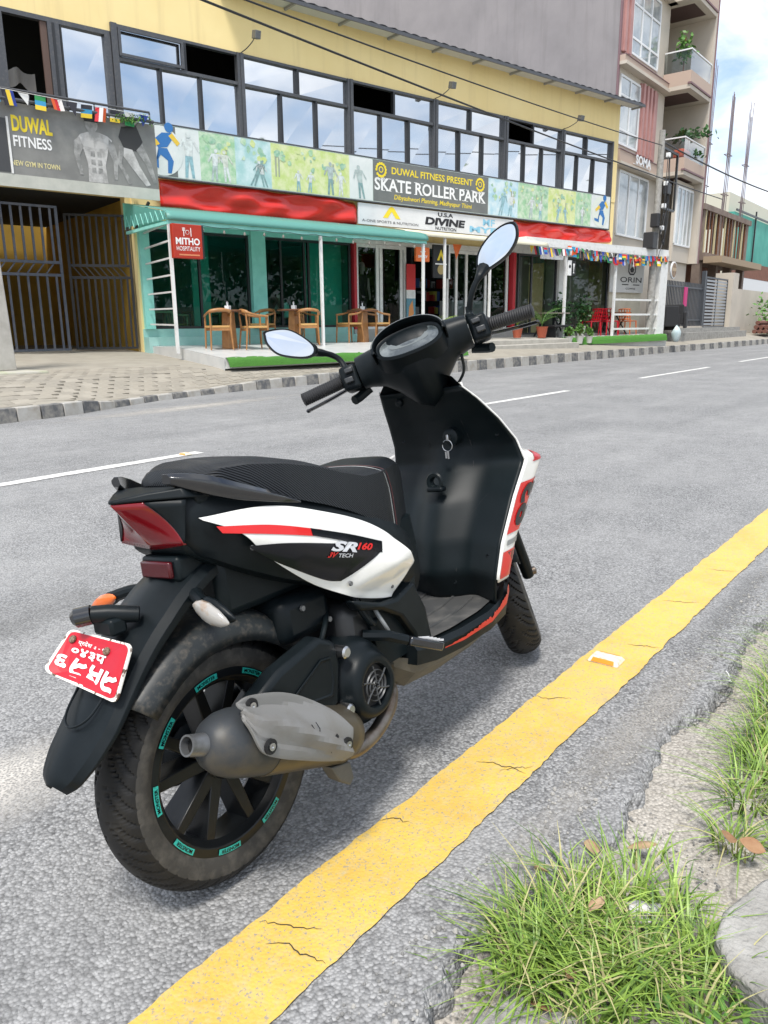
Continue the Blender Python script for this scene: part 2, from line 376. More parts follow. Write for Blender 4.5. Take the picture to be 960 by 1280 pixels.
b = MB(); T_, B_ = cr(gt, 26), cr(gb, 26); P = []
for i in range(26):
    row = []
    for j in range(15):
        t = j/14; x, z = T_[i]*(1-t)+B_[i]*t
        s = i/25; fold = .015*max(0, 1-abs(t-(.30+.45*s))/.20) - .006*max(0, 1-abs(t-.78)/.1)*(1-s)
        row.append((x, gy(x, z)-fold, z))
    P.append(row)
guard = part(b.grid(P), 'heat_guard', shield_grey, muffler, 12, solid=.006, bevel=.002)
for x, z in ((-.058, .430), (-.066, .362), (.138, .270)):
    y0 = gy(x, z)
    b = MB(); b.lathe([(y0-.003, .0145), (y0-.008, .0145), (y0-.008, .0085), (y0-.004, .0085)], (x, 0, z), n=16); part(b, 'bolt_recess', mat('deep_black', (0, 0, 0)), guard, 30)
    b = MB(); b.lathe([(y0-.004, .0075), (y0-.011, .0075), (y0-.011, .003), (y0-.008, .0)], (x, 0, z), n=10); part(b, 'bolt', steel, guard, 30)
b = MB(); sl = [(.085, .296), (.112, .306), (.116, .298), (.088, .274)]
b.add([(x, gy(x, z)-.0075, z) for x, z in sl], [(0, 1, 2, 3)]); part(b, 'guard_slot', MATS['deep_black'], guard, None)
b = MB()
for dx in (0, .012): b.tube([(.045+dx, gy(.05, .33)-.0105, .318), (.052+dx, gy(.05, .335)-.0105, .338), (.049+dx, gy(.05, .35)-.0105, .352)], .0008, 5)
part(b, 'scratch_mark', decal_black, guard, None)
b = MB(); b.tube(cr([(.44, -.05, .27), (.435, -.14, .262), (.402, -.172, .248), (.370, -.178, .222), (.308, -.180, .196), (.240, -.178, .192), (.19, -.172, .215)], 26), .0175, 12); part(b, 'header_pipe', pipe_steel, muffler)
b = MB(); b.prism([(.14, .205), (.20, .19), (.205, .150), (.19, .140), (.16, .165)], -.20, -.165, lambda x, y, h: (x, h, y)); part(b, 'mount_tab', brown_grey, muffler, bevel=.003)
# rear shock on the far side, side stand
b = MB(); b.tube([(.02, .13, .30), (.10, .13, .60)], .012, 8)
for k in range(12):
    b.lathe([(-.004, .024), (0, .028), (.004, .024)], (0, 0, 0), 'z', 14)
    o = len(b.v)-14*3; q = Vector((.02, .13, .30)).lerp(Vector((.10, .13, .60)), .25+.055*k)
    b.v[o:] = [tuple(Vector(p)+q) for p in b.v[o:]]
part(b, 'rear_shock', metal_grey)
b = MB(); b.tube([(.50, .13, .27), (.44, .20, .12), (.41, .232, -.018)], .011, 8); b.box((.38, .215, -.040), (.45, .26, -.030)); part(b, 'side_stand', plastic_dark)

# ---- rear hugger over the wheel
b = MB(); P = []
for i in range(31):
    a = rad(14+122*i/30); R0 = .292+.006*math.sin(i/30*math.pi); ca, sa = math.cos(a), math.sin(a)
    if i > 27: R0 += (i-27)*.002
    sec = [(-.093, -.050), (-.094, -.030), (-.088, -.008), (-.068, .004), (-.035, .012), (0, .014), (.035, .012), (.068, .004), (.088, -.008), (.094, -.03), (.093, -.05)]
    P.append([((R0+d)*ca, y, .262+(R0+d)*sa) for y, d in sec])
part(b.grid(P), 'wheel_hugger', dirty_black, solid=.005, smooth=60)

# ---- core of the tail and its side panels
BX = [-.055, -.045, -.02, .05, .15, .3, .45, .56, .62]
BW = [.085, .098, .115, .140, .160, .174, .178, .168, .150]
BT = [.815, .822, .826, .810, .79, .75, .69, .64, .60]
BB = [.740, .722, .698, .655, .605, .545, .495, .46, .44]
def body_y(x, z):
    zc = (interp(x, BX, BT)+interp(x, BX, BB))/2; hz = (interp(x, BX, BT)-interp(x, BX, BB))/2
    t = max(-1, min(1, (z-zc)/hz)); return interp(x, BX, BW)*(1-.16*t*t)
b = MB(); rings = []
for x in np.linspace(-.055, .62, 22):
    W, T, B_ = interp(x, BX, BW), interp(x, BX, BT), interp(x, BX, BB); r = []
    for t in (-1, -.94, -.7, -.35, 0, .35, .7, .94, 1):
        z = (T+B_)/2+(T-B_)/2*t; w = W*(1-.16*t*t)*(.84 if abs(t) == 1 else 1); r.append((x, -w, z))
    r += [(p[0], -p[1], p[2]) for p in r[::-1]]
    rings.append(r)
part(b.loft(rings), 'tail_body', plastic, smooth=40)
PT = [(-.036, .778), (.066, .776), (.142, .765), (.223, .741), (.35, .695), (.43, .653), (.488, .604), (.529, .554)]
PB = [(-.030, .772), (.032, .735), (.085, .677), (.187, .598), (.297, .534), (.36, .508), (.42, .490), (.462, .481)]
def panel_y(x, z):
    ax, az, bx_, bz = .525, .585, .285, .545
    L = math.hypot(bx_-ax, bz-az); dist = ((x-ax)*(bz-az)-(z-az)*(bx_-ax))/L
    k = .014*max(0, 1-abs(dist)/.045)*max(0, min(1, (x-.26)/.08))
    k2 = .010*max(0, 1-abs(z-(.70-.35*(x-.1)))/.06)
    return -(body_y(x, z)+.016+k+k2*.6)
def xpatch(top, bot, yf, ns, nt, off=0, side=1):
    T_, B_ = cr(top, ns), cr(bot, ns)
    return MB().grid([[(x, side*(yf(x, z)-off), z) for x, z in [T_[i]*(1-j/(nt-1))+B_[i]*(j/(nt-1)) for j in range(nt)]] for i in range(ns)])
for side in (1, -1):
    sp = part(xpatch(PT, PB, panel_y, 60, 24, 0, side), 'side_panel', body_white, smooth=35, solid=.005, bevel=.0015)
    part(xpatch([(-.013, .757), (.10, .736), (.225, .699)], [(-.004, .742), (.10, .717), (.225, .684)], panel_y, 30, 5, .0042, side), 'red_stripe', decal_red, sp)
    part(xpatch([(.195, .7085), (.313, .668), (.412, .630)], [(.195, .693), (.30, .654), (.402, .606)], panel_y, 26, 6, .0048, side), 'black_stripe', decal_black, sp)
    part(xpatch([(.044, .706), (.13, .692), (.25, .663), (.33, .642), (.408, .612)], [(.048, .700), (.10, .662), (.17, .620), (.24, .583), (.278, .571)], panel_y, 34, 16, .0042, side), 'black_decal', decal_black, sp)
    def lay(p0, du, dv, off=.0062, side=side):
        def fn(s, t):
            if side < 0: s = 1-s
            x, z = p0[0]+du[0]*s+dv[0]*t, p0[1]+du[1]*s+dv[1]*t; return (x, side*(panel_y(x, z)-off), z)
        return fn
    text_on('model_lettering', 'SR', lay((.236, .6495), (.078, -.022), (.012, .020)), silver, sp, bold=.045, shear=.25)
    text_on('model_number', '160', lay((.316, .6335), (.052, -.014), (.006, .015)), decal_red, sp, bold=.04, shear=.3)
    text_on('engine_lettering', '3V', lay((.228, .637), (.026, -.0065), (.005, .011)), decal_red, sp, bold=.04, shear=.3)
    text_on('engine_lettering', 'TECH', lay((.257, .6305), (.042, -.0105), (.003, .008)), silver, sp, bold=.02)
    y0 = panel_y(.458, .508)
    bq = MB(); bq.lathe([(side*(y0-.002), .005), (side*(y0-.005), .004), (side*(y0-.004), .0)], (.458, 0, .508), n=10); part(bq, 'screw', metal_grey, sp)
    # shell under the panel that carries the pillion peg and closes down to the floor
    lo = [(.30, .52), (.40, .485), (.46, .478), (.535, .50), (.575, .42), (.590, .322), (.53, .318), (.515, .37), (.47, .43), (.40, .468), (.32, .49)]
    bq = MB(); bq.prism(lo, side*-.150, side*-.186, lambda x, y, h: (x, h, y)); part(bq, 'peg_panel', plastic, bevel=.008)
b = MB(); b.box((.02, -.085, .555), (.34, .085, .70)); part(b, 'under_tray', plastic_dark, bevel=.02)
b = MB(); rings = []
for z, w, x0, x1 in ((.325, .165, .40, .600), (.42, .160, .38, .610), (.50, .155, .36, .635), (.58, .150, .35, .665), (.64, .12, .36, .69)):
    rings.append([(x0, -w, z), (x1-.05, -w, z), (x1-.012, -w*.8, z), (x1, -w*.45, z), (x1+.003, 0, z), (x1, w*.45, z), (x1-.012, w*.8, z), (x1-.05, w, z), (x0, w, z)])
part(b.loft(rings), 'under_seat_panel', plastic_dark, smooth=40)

# ---- seat
SX = [-.012, .002, .04, .10, .18, .28, .36, .44, .52, .60, .67, .73, .765, .780]
ST = [.846, .868, .880, .879, .868, .846, .820, .799, .798, .806, .799, .770, .725, .69]
SB = [.838, .836, .828, .806, .775, .742, .712, .675, .636, .610, .604, .612, .632, .655]
SW = [.050, .086, .118, .141, .155, .160, .160, .157, .148, .122, .086, .048, .022, .006]
def seat_pt(x, u):     # u from -1 (right lower edge) over the top to 1 (left lower edge)
    T, B_, W = interp(x, SX, ST), interp(x, SX, SB), interp(x, SX, SW); a = abs(u); s = -1 if u < 0 else 1
    if a > .62:
        t = (a-.62)/.38; y = W*(.955+.045*math.sin(t*math.pi/2)); z = T-.020-(T-.020-B_)*t
    else:
        t = a/.62; y = W*.955*t; z = T-.020*t**4-.004*t*t
        if t > .85: y -= W*.012*(t-.85)/.15
    return (x, s*y, z)
def smooth_seat(v): return v
b = MB(); us = np.linspace(-1, 1, 33); xs = np.concatenate([np.linspace(-.012, .05, 10), np.linspace(.065, .780, 46)])
rows = [[seat_pt(x, u) for u in us] for x in xs]
def seam_x(u): return .462+.085*min(1, abs(u)/.75)**1.3
n0 = 33
for i in range(55):
    for j in range(32):
        b.f.append((i*n0+j, i*n0+j+1, (i+1)*n0+j+1, (i+1)*n0+j)); b.mi.append(1 if xs[i] > seam_x(us[j]) else 0)
b.v = [p for r in rows for p in r]
b.f.append(tuple(range(n0))); b.mi.append(0); b.f.append(tuple(range(55*n0, 56*n0))[::-1]); b.mi.append(1)
seat = part(b, 'seat', [seat_weave, seat_plain], smooth=50)
for du, m_ in ((0, decal_grey), (.016, mat('dark_red_thread', (.07, .018, .02), .6))):
    b = MB(); b.tube([Vector(seat_pt(seam_x(u)+du, u))+Vector((0, (.0008 if u > 0 else -.0008)*(abs(u) > .5), .0008)) for u in np.linspace(-.98, .98, 50)], .0011, 5); part(b, 'stitching', m_, seat)

# ---- grab rails: flat blades along both flanks
for s in (-1, 1):
    path = [(.196, .164, .764), (.12, .158, .790), (.05, .144, .813), (0, .124, .833), (-.035, .101, .847), (-.060, .078, .856)]
    hw = [.004, .010, .013, .015, .014, .013]; hh = [.003, .012, .018, .020, .016, .010]
    b = MB(); rings = []
    for (x, y, z), w, h_ in zip(cr(path, 24), np.interp(np.linspace(0, 5, 24), range(6), hw), np.interp(np.linspace(0, 5, 24), range(6), hh)):
        rings.append([(x, s*(y+a*w), z+c*h_) for a, c in ((-1, -.6), (-.7, 1), (.3, 1), (1.15, .35), (1.2, -.2), (.8, -1), (-.6, -1))])
    part(b.loft(rings), 'grab_rail', gloss_black, smooth=30, bevel=.002)
    b = MB(); b.prism([(-.02, .80), (.08, .79), (.10, .81), (.02, .830), (-.03, .832)], s*.07, s*.110, lambda x, y, h: (x, h, y)); part(b, 'rail_mount', plastic_dark, bevel=.006)

# ---- tail lamp, reflector
def lamp_pt(s, t, off=0):   # s -1..1 across, t 0 top .. 1 bottom
    a = abs(s); cx, cz = -.131+.077*t-off, .822-.102*t
    ex, ez = -.044-.012*t-off, .815-.084*t
    k = a**1.1
    return (cx*(1-k)+ex*k, s*.108*(1-.08*t), cz*(1-k)+ez*k)
b = MB(); b.grid([[lamp_pt(s*(.46+.54*t), t) for t in np.linspace(0, 1, 9)] for s in np.linspace(-1, 1, 25)]); lamp = part(b, 'tail_lamp', red_lens, smooth=20, solid=.004)
b = MB()
for k in range(7): b.tube([lamp_pt(s, .30+.10*k, -.001) for s in np.linspace(-.55-.04*k, .55+.04*k, 15)], .0016, 5)
part(b, 'lens_rib', mat('lens_rib_red', (.10, .002, .005), .2), lamp)
for s0 in (-1, 1):
    b = MB(); b.grid([[lamp_pt(s0*((.46+.54*t)*(1-u)+u), t, .0015) for t in np.linspace(0, .96, 8)] for u in np.linspace(0, 1, 8)]); part(b, 'tail_panel', plastic, smooth=40, solid=.004)
b = MB()
b.loft([[(x0, y, z) for y, z in ((-.088, .822), (.088, .822), (.08, .715), (-.08, .715))] for x0 in (-.048,)]+[[(.02, y, z) for y, z in ((-.105, .825), (.105, .825), (.10, .67), (-.10, .67))]]); part(b, 'lamp_housing', plastic_dark, bevel=.01)
b = MB(); rings = []
for x, w, z0, z1 in ((-.133, .006, .8225, .830), (-.09, .058, .821, .836), (-.045, .112, .818, .838), (.05, .120, .805, .832)):
    rings.append([(x, -w, z0), (x, w, z0), (x, w*.9, z1), (x, -w*.9, z1)])
part(b.loft(rings), 'tail_cover', plastic, bevel=.004)
b = MB(); b.box((-.055, -.062, .655), (.03, .050, .705)); part(b, 'reflector_block', plastic_dark, bevel=.008)
b = MB(); b.box((-.066, -.050, .664), (-.0545, .040, .697)); part(b, 'rear_reflector', dark_red_lens, bevel=.004)

# ---- long rear mudguard carrying the plate
prof = [(.12, .672), (.03, .680), (-.045, .652), (-.11, .608), (-.165, .560), (-.215, .505), (-.26, .452), (-.300, .412), (-.328, .382), (-.338, .366)]
wid = [.060, .075, .082, .084, .080, .078, .076, .068, .050, .024]
b = MB(); P = []
for i, (x, z) in enumerate(cr(prof, 34)):
    w = interp(i/33*9, range(10), wid); q = i/33
    nx, nz = -.62, .78
    lift = .016*(1-q*.4)
    sec = [(-1, -.032*(1-.6*q)), (-1.0, -.012), (-.86, 0), (-.60, .004), (-.42, lift*.75), (0, lift), (.42, lift*.75), (.60, .004), (.86, 0), (1.0, -.012), (1, -.032*(1-.6*q))]
    P.append([(x+nx*d, w*a, z+nz*d) for a, d in sec])
rm = part(b.grid(P), 'rear_mudguard', plastic, smooth=28, solid=.006, bevel=.002)
b = MB(); b.tube(cr([(-.208, .044, .512), (-.262, .036, .462), (-.283, 0, .446), (-.262, -.036, .462), (-.208, -.044, .512)], 24), .0022, 6); part(b.map(lambda p: p+Vector((-.0085, 0, .010))), 'moulded_rib', plastic, rm)
b = MB(); b.lathe([(0, .010), (.003, .009), (.004, 0)], (0, 0, 0), 'z', 16)
b.map(lambda p: Vector((-.336, .014, .378))+Vector((-.72*p.z+.5*p.x*.6, p.y, .5*p.z*.8+p.x))); part(b, 'guard_reflector', clear_lens, rm)
for s in (-1, 1):     # rear indicators on stalks
    ind = empty('rear_indicator', parent=scooter)
    b = MB(); b.tube([(-.035, s*.075, .628), (-.055, s*.105, .630), (-.066, s*.135, .622)], [.016, .012, .013], 10); part(b, 'stalk', plastic, ind)
    b = MB(); rings = []
    for t, r in ((0, .004), (.10, .013), (.28, .021), (.5, .023), (.75, .017), (.93, .008), (1, .002)):
        r *= .72 if s > 0 else 1.0
        c = Vector((-.080, s*(.122+.092*t), .622-.026*t)); rings.append([c+Vector((-.55*r*math.cos(a)-.0*r, s*.3*r*math.cos(a), r*.95*math.sin(a))) for a in np.linspace(0, 2*math.pi, 14, endpoint=False)])
    part(b.loft(rings), 'lens', clear_lens if s < 0 else amber_lens, ind)
    b = MB(); b.v = []; rings = [[p+Vector((.016, 0, .002)) for p in r] for r in rings]; part(b.loft(rings), 'housing', plastic, ind)
pl_lamp = empty('plate_lamp', parent=scooter)
b = MB(); b.tube([(-0.1390, -0.0390, 0.6180), (-0.1790, -0.0040, 0.6290), (-0.1990, 0.0160, 0.6320)], [.015, .017, .016], 14); part(b, 'lamp_body', plastic, pl_lamp)
b = MB(); b.tube([(-0.1995, 0.0165, 0.6320), (-0.2190, 0.0360, 0.6300), (-0.2240, 0.0410, 0.6280)], [.0185, .0185, .012], 14); part(b, 'lamp_cap', gloss_black, pl_lamp)
b = MB(); b.box((-.195, -.03, .590), (-.16, .03, .622)); part(b, 'lamp_foot', plastic_dark, pl_lamp, bevel=.006)
# plate: bent sheet with worn white rim
plate = empty('number_plate', parent=scooter)
PTL, PTR, PBR, PBL = Vector((-.207, .085, .597)), Vector((-.192, -.085, .577)), Vector((-.243, -.085, .489)), Vector((-.266, .085, .534))
pn = (PTR-PTL).cross(PBL-PTL).normalized()
if pn.x > 0: pn = -pn
def pp(s, t, off=0):     # s across 0..1 left to right, t down 0..1
    p = (PTL*(1-s)+PTR*s)*(1-t)+(PBL*(1-s)+PBR*s)*t
    bend = .010*max(0, (.28-s)/.28)*max(0, t-.3)*1.6 - .008*math.sin(s*math.pi)*.6
    return p+pn*(off+bend)
def rr(n=9, r=.09):     # rounded rectangle outline in plate space
    out = []
    for cx, cy, a0 in ((1-r, r, -90), (1-r, 1-r*1.6, 0), (r, 1-r*1.6, 90), (r, r, 180)):
        for k in range(n):
            a = rad(a0+90*k/(n-1)); out.append((cx+r*math.cos(a), cy+r*1.4*math.sin(a)))
    return out
def plate_sheet(sc, off, bottom_left_cut=.0):
    g = MB(); o = rr(); P = []
    for rsc in np.linspace(0, 1, 6): P.append([pp(.5+(x-.5)*sc*rsc, .5+(y-.5)*sc*rsc*1.0, off) for x, y in o]+[pp(.5+(o[0][0]-.5)*sc*rsc, .5+(o[0][1]-.5)*sc*rsc, off)])
    return g.grid(P)
part(plate_sheet(1.0, .004), 'plate_rim', plate_white, plate, None, solid=.003)
part(plate_sheet(.925, .0062), 'plate_face', plate_red, plate, None)
pw_ = mat('plate_lettering_white', (.80, .78, .76), .5)
text_on('plate_lettering', 'प्रदेश ३ - ०२', lambda s, t: pp(.22+.46*s, .255-.125*t, .0078), pw_, plate, bold=.012)
text_on('plate_lettering', '०४३प', lambda s, t: pp(.18+.50*s, .46-.17*t, .0078), pw_, plate, bold=.03)
text_on('plate_lettering', '६', lambda s, t: pp(.06+.17*s, .86-.34*t, .0078), pw_, plate, bold=.03)
for x0, y0, sts in ((.275, .50, 0), (.735, .535, 0), (.505, .515, 1)):
    for st_p in ([(.25, 0), (.18, .30), (.35, .44), (.85, .42)], [(.95, .05), (.88, .45), (.82, .8), (.62, .95)], [(.05, .64), (.35, .70), (.66, 1.0)]) if sts else ([(.18, 0), (.06, .45), (.06, .72), (.25, .90), (.72, .88), (.70, 1.0)], [(.98, .22), (.72, .34), (.45, .34), (.28, .46), (.10, .52)]):
        g = MB(); P = []; path = cr([(x0+.19*x, y0+.33*y) for x, y in st_p], 18)
        for i, p in enumerate(path):
            t = path[min(i+1, 17)]-path[max(i-1, 0)]; t = t/np.hypot(*t); P.append([pp(p[0]-t[1]*k*.024, p[1]+t[0]*k*.040, .0078) for k in (-1, 1)])
        part(g.grid(P), 'plate_lettering', pw_, plate, None)
for s_, t_ in ((.13, .17), (.66, .20)):
    c = pp(s_, t_, .0075); b = MB(); b.lathe([(0, .008), (.003, .007), (.004, 0)], (0, 0, 0), 'z', 12); q = pn.to_track_quat('Z', 'Y').to_matrix()
    part(b.map(lambda p: c+q@p), 'bolt', mat('rusty_bolt', (.25, .19, .13), .6, .4, noise=(300, (.10, .05, .03), .4, .6)), plate)

# ---- floor, belly, foot pegs
b = MB(); rings = []
for x, w, z in ((.50, .190, .345), (.58, .196, .330), (.70, .202, .322), (.85, .206, .322), (.95, .202, .335), (1.0, .185, .365)):
    rings.append([(x, -w, z-.050), (x, -w-.006, z-.012), (x, -w+.004, z+.002), (x, -w+.022, z-.004), (x, w-.022, z-.004), (x, w-.004, z+.002), (x, w+.006, z-.012), (x, w, z-.05)])
part(b.loft(rings), 'floorboard', plastic, smooth=35)
fm = MB()
fm.grid([[(x, y, interp(x, [.50, .58, .70, .85, .95, 1.0], [.345, .330, .322, .322, .335, .365])+.0022+.002*math.cos(y*60)*0) for y in np.linspace(-.172, .172, 12)] for x in np.linspace(.52, .985, 20)])
mat_o = part(fm, 'floor_mat', dust_floor)
b = MB()
for y in (-.115, -.05, .05, .115): b.tube([(x, y+.03*(x-.7), interp(x, [.50, .58, .70, .85, .95, 1.0], [.345, .330, .322, .322, .335, .365])+.003) for x in np.linspace(.56, .93, 8)], .004, 6)
part(b, 'mat_rib', dust_floor, mat_o)
bl = MB(); rings = []
for x, w, zt, zb in ((.44, .150, .335, .295), (.525, .172, .300, .222), (.66, .178, .285, .212), (.85, .178, .280, .212), (.97, .160, .300, .225), (1.03, .11, .33, .26)):
    rings.append([(x, -w, zt), (x, -w+.01, (zt+zb)/2), (x, -w+.05, zb), (x, w-.05, zb), (x, w-.01, (zt+zb)/2), (x, w, zt)])
part(bl.loft(rings), 'belly_panel', brown_grey, smooth=25)
rs = random.Random(3); P = []
for i in range(60):
    x = .610+.38*i/59; zz = interp(x, [.61, .7, .85, .95, 1.0], [.306, .298, .300, .322, .352]); th = .004+.016*(i/59)*(.55+.9*rs.random())
    if i < 6: th = .003
    y = -interp(x, [.50, .58, .70, .85, .95, 1.0], [.196, .2025, .2085, .2125, .2085, .196])
    P.append([(x, y-.001, zz-.004), (x, y-.0015, zz-.004+th*.6), (x, y-.0015, zz-.004+th)])
part(MB().grid(P), 'scraped_sticker', orange_scrape)
for s in (-1, 1):
    peg = empty('pillion_peg', parent=scooter)
    p0, p1 = Vector((.430, s*.222, .388)), Vector((.520, s*.252, .345))
    b = MB(); b.bar(p0, p1, .030, .022); part(b, 'rubber_pad', gloss_black, peg, bevel=.005)
    b = MB()
    for k in range(5):
        q = p0.lerp(p1, .45+.11*k); b.bar(q+Vector((-.006, -s*.017, .012)), q+Vector((.006, s*.017, .0135)), .0035, .004)
    part(b, 'pad_rib', silver, peg)
    b = MB(); b.tube([(.355, s*.15, .418), (.395, s*.195, .408), p0], [.014, .013, .012], 8); part(b, 'peg_hinge', plastic, peg)

# ---- leg shield (rider side) and painted front
LZ = [.33, .42, .505, .624, .714, .78, .85, .915, .955]
LX = [.90, .872, .908, 1.005, 1.100, 1.085, 1.035, .975, .932]
LW = [.20, .226, .230, .232, .232, .218, .194, .165, .140]
def shield_pt(u, z):
    xe, w = interp(z, LZ, LX), interp(z, LZ, LW); y = u*w
    c = max(0, 1-abs(y)/.13); tunnel = .060*(c*c*(3-2*c))*min(1, max(.2, (.86-z)/.25))
    cx = [.945, .90, .925, .985, 1.045, 1.05, 1.025, .98, .94]
    xc = interp(z, LZ, cx)+.035
    k = u*u
    return (xc*(1-k)+xe*k-tunnel+.012*math.sin(abs(u)*math.pi)*0, y, z)
b = MB(); zs = np.linspace(.33, .955, 44); us = np.linspace(-1, 1, 49)
inner = part(b.grid([[shield_pt(u, z) for u in us] for z in zs]), 'leg_shield', plastic_dark, smooth=60, solid=.006)
def fair_pt(s, z, off=0):   # s 0..1 from right edge over the nose to the left edge
    xe, w = interp(z, LZ, LX), interp(z, LZ, LW)
    nose = interp(z, [.40, .6, .75, .95], [.13, .20, .22, .14]); m_ = interp(z, [.40, .70, .745, .96], [6, 6, 1.1, .9])
    q = 1-abs(2*s-1); sq = math.sin(q*math.pi/2)
    y = math.copysign((w+.005+off)*(1-sq**m_), s-.5); x = xe+.003+(nose+off)*sq**.9
    return (x, y, z)
b = MB(); fair = part(b.grid([[fair_pt(s, z) for s in np.linspace(0, 1, 61)] for z in np.linspace(.40, .965, 48)]), 'front_fairing', body_white, smooth=60, solid=.004)
b = MB()   # narrow white lip running up the shield's edge
for s in (-1,):
    b.tube([Vector(shield_pt(s, z))+Vector((.004, s*.003, 0)) for z in np.linspace(.41, .93, 40)], .0026, 6)
part(b, 'edge_trim', body_white, fair)
def fair_decal(name, z0, z1, s0, s1, m_, off=.004, mirror=True):
    for mir in (0, 1) if mirror else (0,):
        g = MB(); P = []
        for i in range(22):
            t = i/21; row = []
            for j in range(9):
                s = (s0(t) if callable(s0) else s0)*(1-j/8)+(s1(t) if callable(s1) else s1)*(j/8)
                row.append(fair_pt(1-s if mir else s, z0+(z1-z0)*t, off))
            P.append(row)
        part(g.grid(P), name, m_, fair)
fair_decal('red_decal', .525, .655, .012, .40, decal_red)
fair_decal('red_decal', .408, .480, .012, .40, decal_red)
fair_decal('grey_stripe', .494, .508, .04, .40, decal_grey)
fair_decal('dark_wedge', .445, .475, lambda t: .16-.10*t, .40, mat('dark_red_decal', (.12, .012, .012), .3))
fair_decal('red_corner', .705, .745, lambda t: .06+.03*t, .25, mat('deep_red_decal', (.45, .01, .02), .3))
for mir in (0, 1):
    def nf(s, t, mir=mir):
        z = .538+.11*s; q = .05+.17*t
        return fair_pt(1-q if mir else q, z, .0062)
    text_on('race_number', '63', nf, decal_black, fair, bold=.04)
# nose, headlamp, shield details
b = MB(); rings = []
for z, k in ((.955, 1), (.985, .82), (1.0, .5)):
    rings.append([tuple(np.array(fair_pt(s, .955))*[1, k, 0]+[0, 0, z]-np.array([.03*(1-k), 0, 0])) for s in np.linspace(0, 1, 25)])
part(MB().loft(rings, closed=False), 'cowl_top', plastic, smooth=60)
b = MB(); P = [[Vector(fair_pt(s, z, .004)) for s in np.linspace(.30, .70, 15)] for z in np.linspace(.66, .80, 10)]; part(b.grid(P), 'headlamp', clear_lens, fair)
b = MB(); c = Vector((.955, -.012, .682))
hk = empty('bag_hook', parent=scooter)
b.lathe([(.0, .024), (-.010, .030), (-.014, .026), (-.012, .016), (.004, .012)], (0, 0, 0), 'x', 24); part(b.map(lambda p: p+c), 'hook_ring', plastic_dark, hk)
b = MB(); b.box((.935, -.040, .652), (.965, .016, .668)); part(b, 'hook_plate', plastic, hk, bevel=.006)
ign = empty('ignition_lock', parent=scooter)
b = MB(); b.lathe([(.05, .026), (.0, .026), (-.004, .020), (-.004, 0)], (1.03, -.03, .805), 'x', 24); part(b, 'lock_barrel', plastic_dark, ign)
b = MB(); b.box((1.012, -.034, .795), (1.028, -.026, .815)); part(b, 'key', steel, ign, bevel=.002)
b = MB(); b.tube([(1.010, -.03+.017*math.cos(a), .782+.017*math.sin(a)) for a in np.linspace(.7, 2*math.pi+.2, 26)], .0014, 6); part(b, 'key_ring', steel, ign)
b = MB(); b.box((1.008, -.034, .742), (1.0105, -.028, .766)); b.box((1.008, -.026, .744), (1.0105, -.020, .764)); part(b, 'hanging_key', steel, ign)
b = MB(); b.lathe([(.0, .012), (-.012, .012), (-.014, .006), (-.012, 0)], (.975, .098, .925), 'x', 16); part(b, 'shield_screw', plastic, inner)
b = MB()
b.tube(cr([(.935, -.050, .440), (.932, -.045, .505), (.938, -.01, .528), (.938, .03, .524), (.93, .052, .50), (.93, .054, .44)], 22), .003, 6); part(b, 'glovebox_line', plastic, inner)

# ---- handlebar group, built straight and turned with the steering
def sp_(b, name, m_, parent=scooter, smooth=40, **k): b.map(steered); return part(b, name, m_, parent, smooth, **k)
hb = empty('handlebar', parent=scooter)
st_ = [(-.215, .925, 1.062, .042, .041), (-.19, .928, 1.064, .046, .043), (-.15, .935, 1.066, .054, .049), (-.11, .94, 1.062, .066, .058), (-.075, .945, 1.050, .090, .080), (-.04, .95, 1.032, .108, .108), (0, .952, 1.022, .112, .122),
       (.04, .95, 1.032, .108, .108), (.075, .945, 1.050, .090, .080), (.11, .94, 1.062, .066, .058), (.15, .935, 1.066, .054, .049), (.19, .928, 1.064, .046, .043), (.215, .925, 1.062, .042, .041)]
b = MB(); rings = []
ys = np.linspace(-.168, .168, 37)
S_ = np.array(st_)
for y in ys:
    cx, cz, rx, rz = [float(np.interp(y, S_[:, 0], S_[:, k])) for k in (1, 2, 3, 4)]
    r = []
    for a in np.linspace(0, 2*math.pi, 28, endpoint=False):
        ca, sa = math.cos(a), math.sin(a); px_, pz_ = rx*math.copysign(abs(ca)**.75, ca), rz*math.copysign(abs(sa)**.8, sa)
        if sa < 0: px_ *= (1+.55*sa*min(1, max(0, (rz-.04)/.06)))       # narrow towards the column
        r.append((cx+px_-.10*pz_, y*(1-.0*max(0, -sa)), cz+pz_))
    rings.append(r)
sp_(b.loft(rings), 'handlebar_cover', plastic, hb, 45)
# instrument pod with hood
DC = Vector((.850, 0, 1.090)); DN = Vector((-.78, 0, .62)).normalized(); DU = Vector((0, -1, 0)); DV = DN.cross(DU).normalized()
if DV.z < 0: DV = -DV
def dash(r1, r2, h_, n=40, sq=.8): return [DC+DU*(r1*math.copysign(abs(math.cos(a))**sq, math.cos(a)))+DV*(r2*math.copysign(abs(math.sin(a))**sq, math.sin(a)))+DN*h_ for a in np.linspace(0, 2*math.pi, n, endpoint=False)]
b = MB(); b.loft([dash(.104, .056, -.05), dash(.100, .052, .002), dash(.095, .047, .007), dash(.090, .042, .005), dash(.087, .039, .0)], cap=False); sp_(b, 'dash_bezel', plastic, hb)
b = MB(); b.loft([dash(.087, .039, .0005), dash(.05, .020, .0025), dash(.001, .001, .005)], cap=False); sp_(b, 'instrument_glass', lcd, hb)
b = MB(); b.loft([dash(.058, .017, .0032), dash(.001, .001, .004)], cap=False, ); sp_(b, 'display', mat('display_grey', (.10, .115, .115), .1, coat=1.0), hb)
b = MB(); P = []
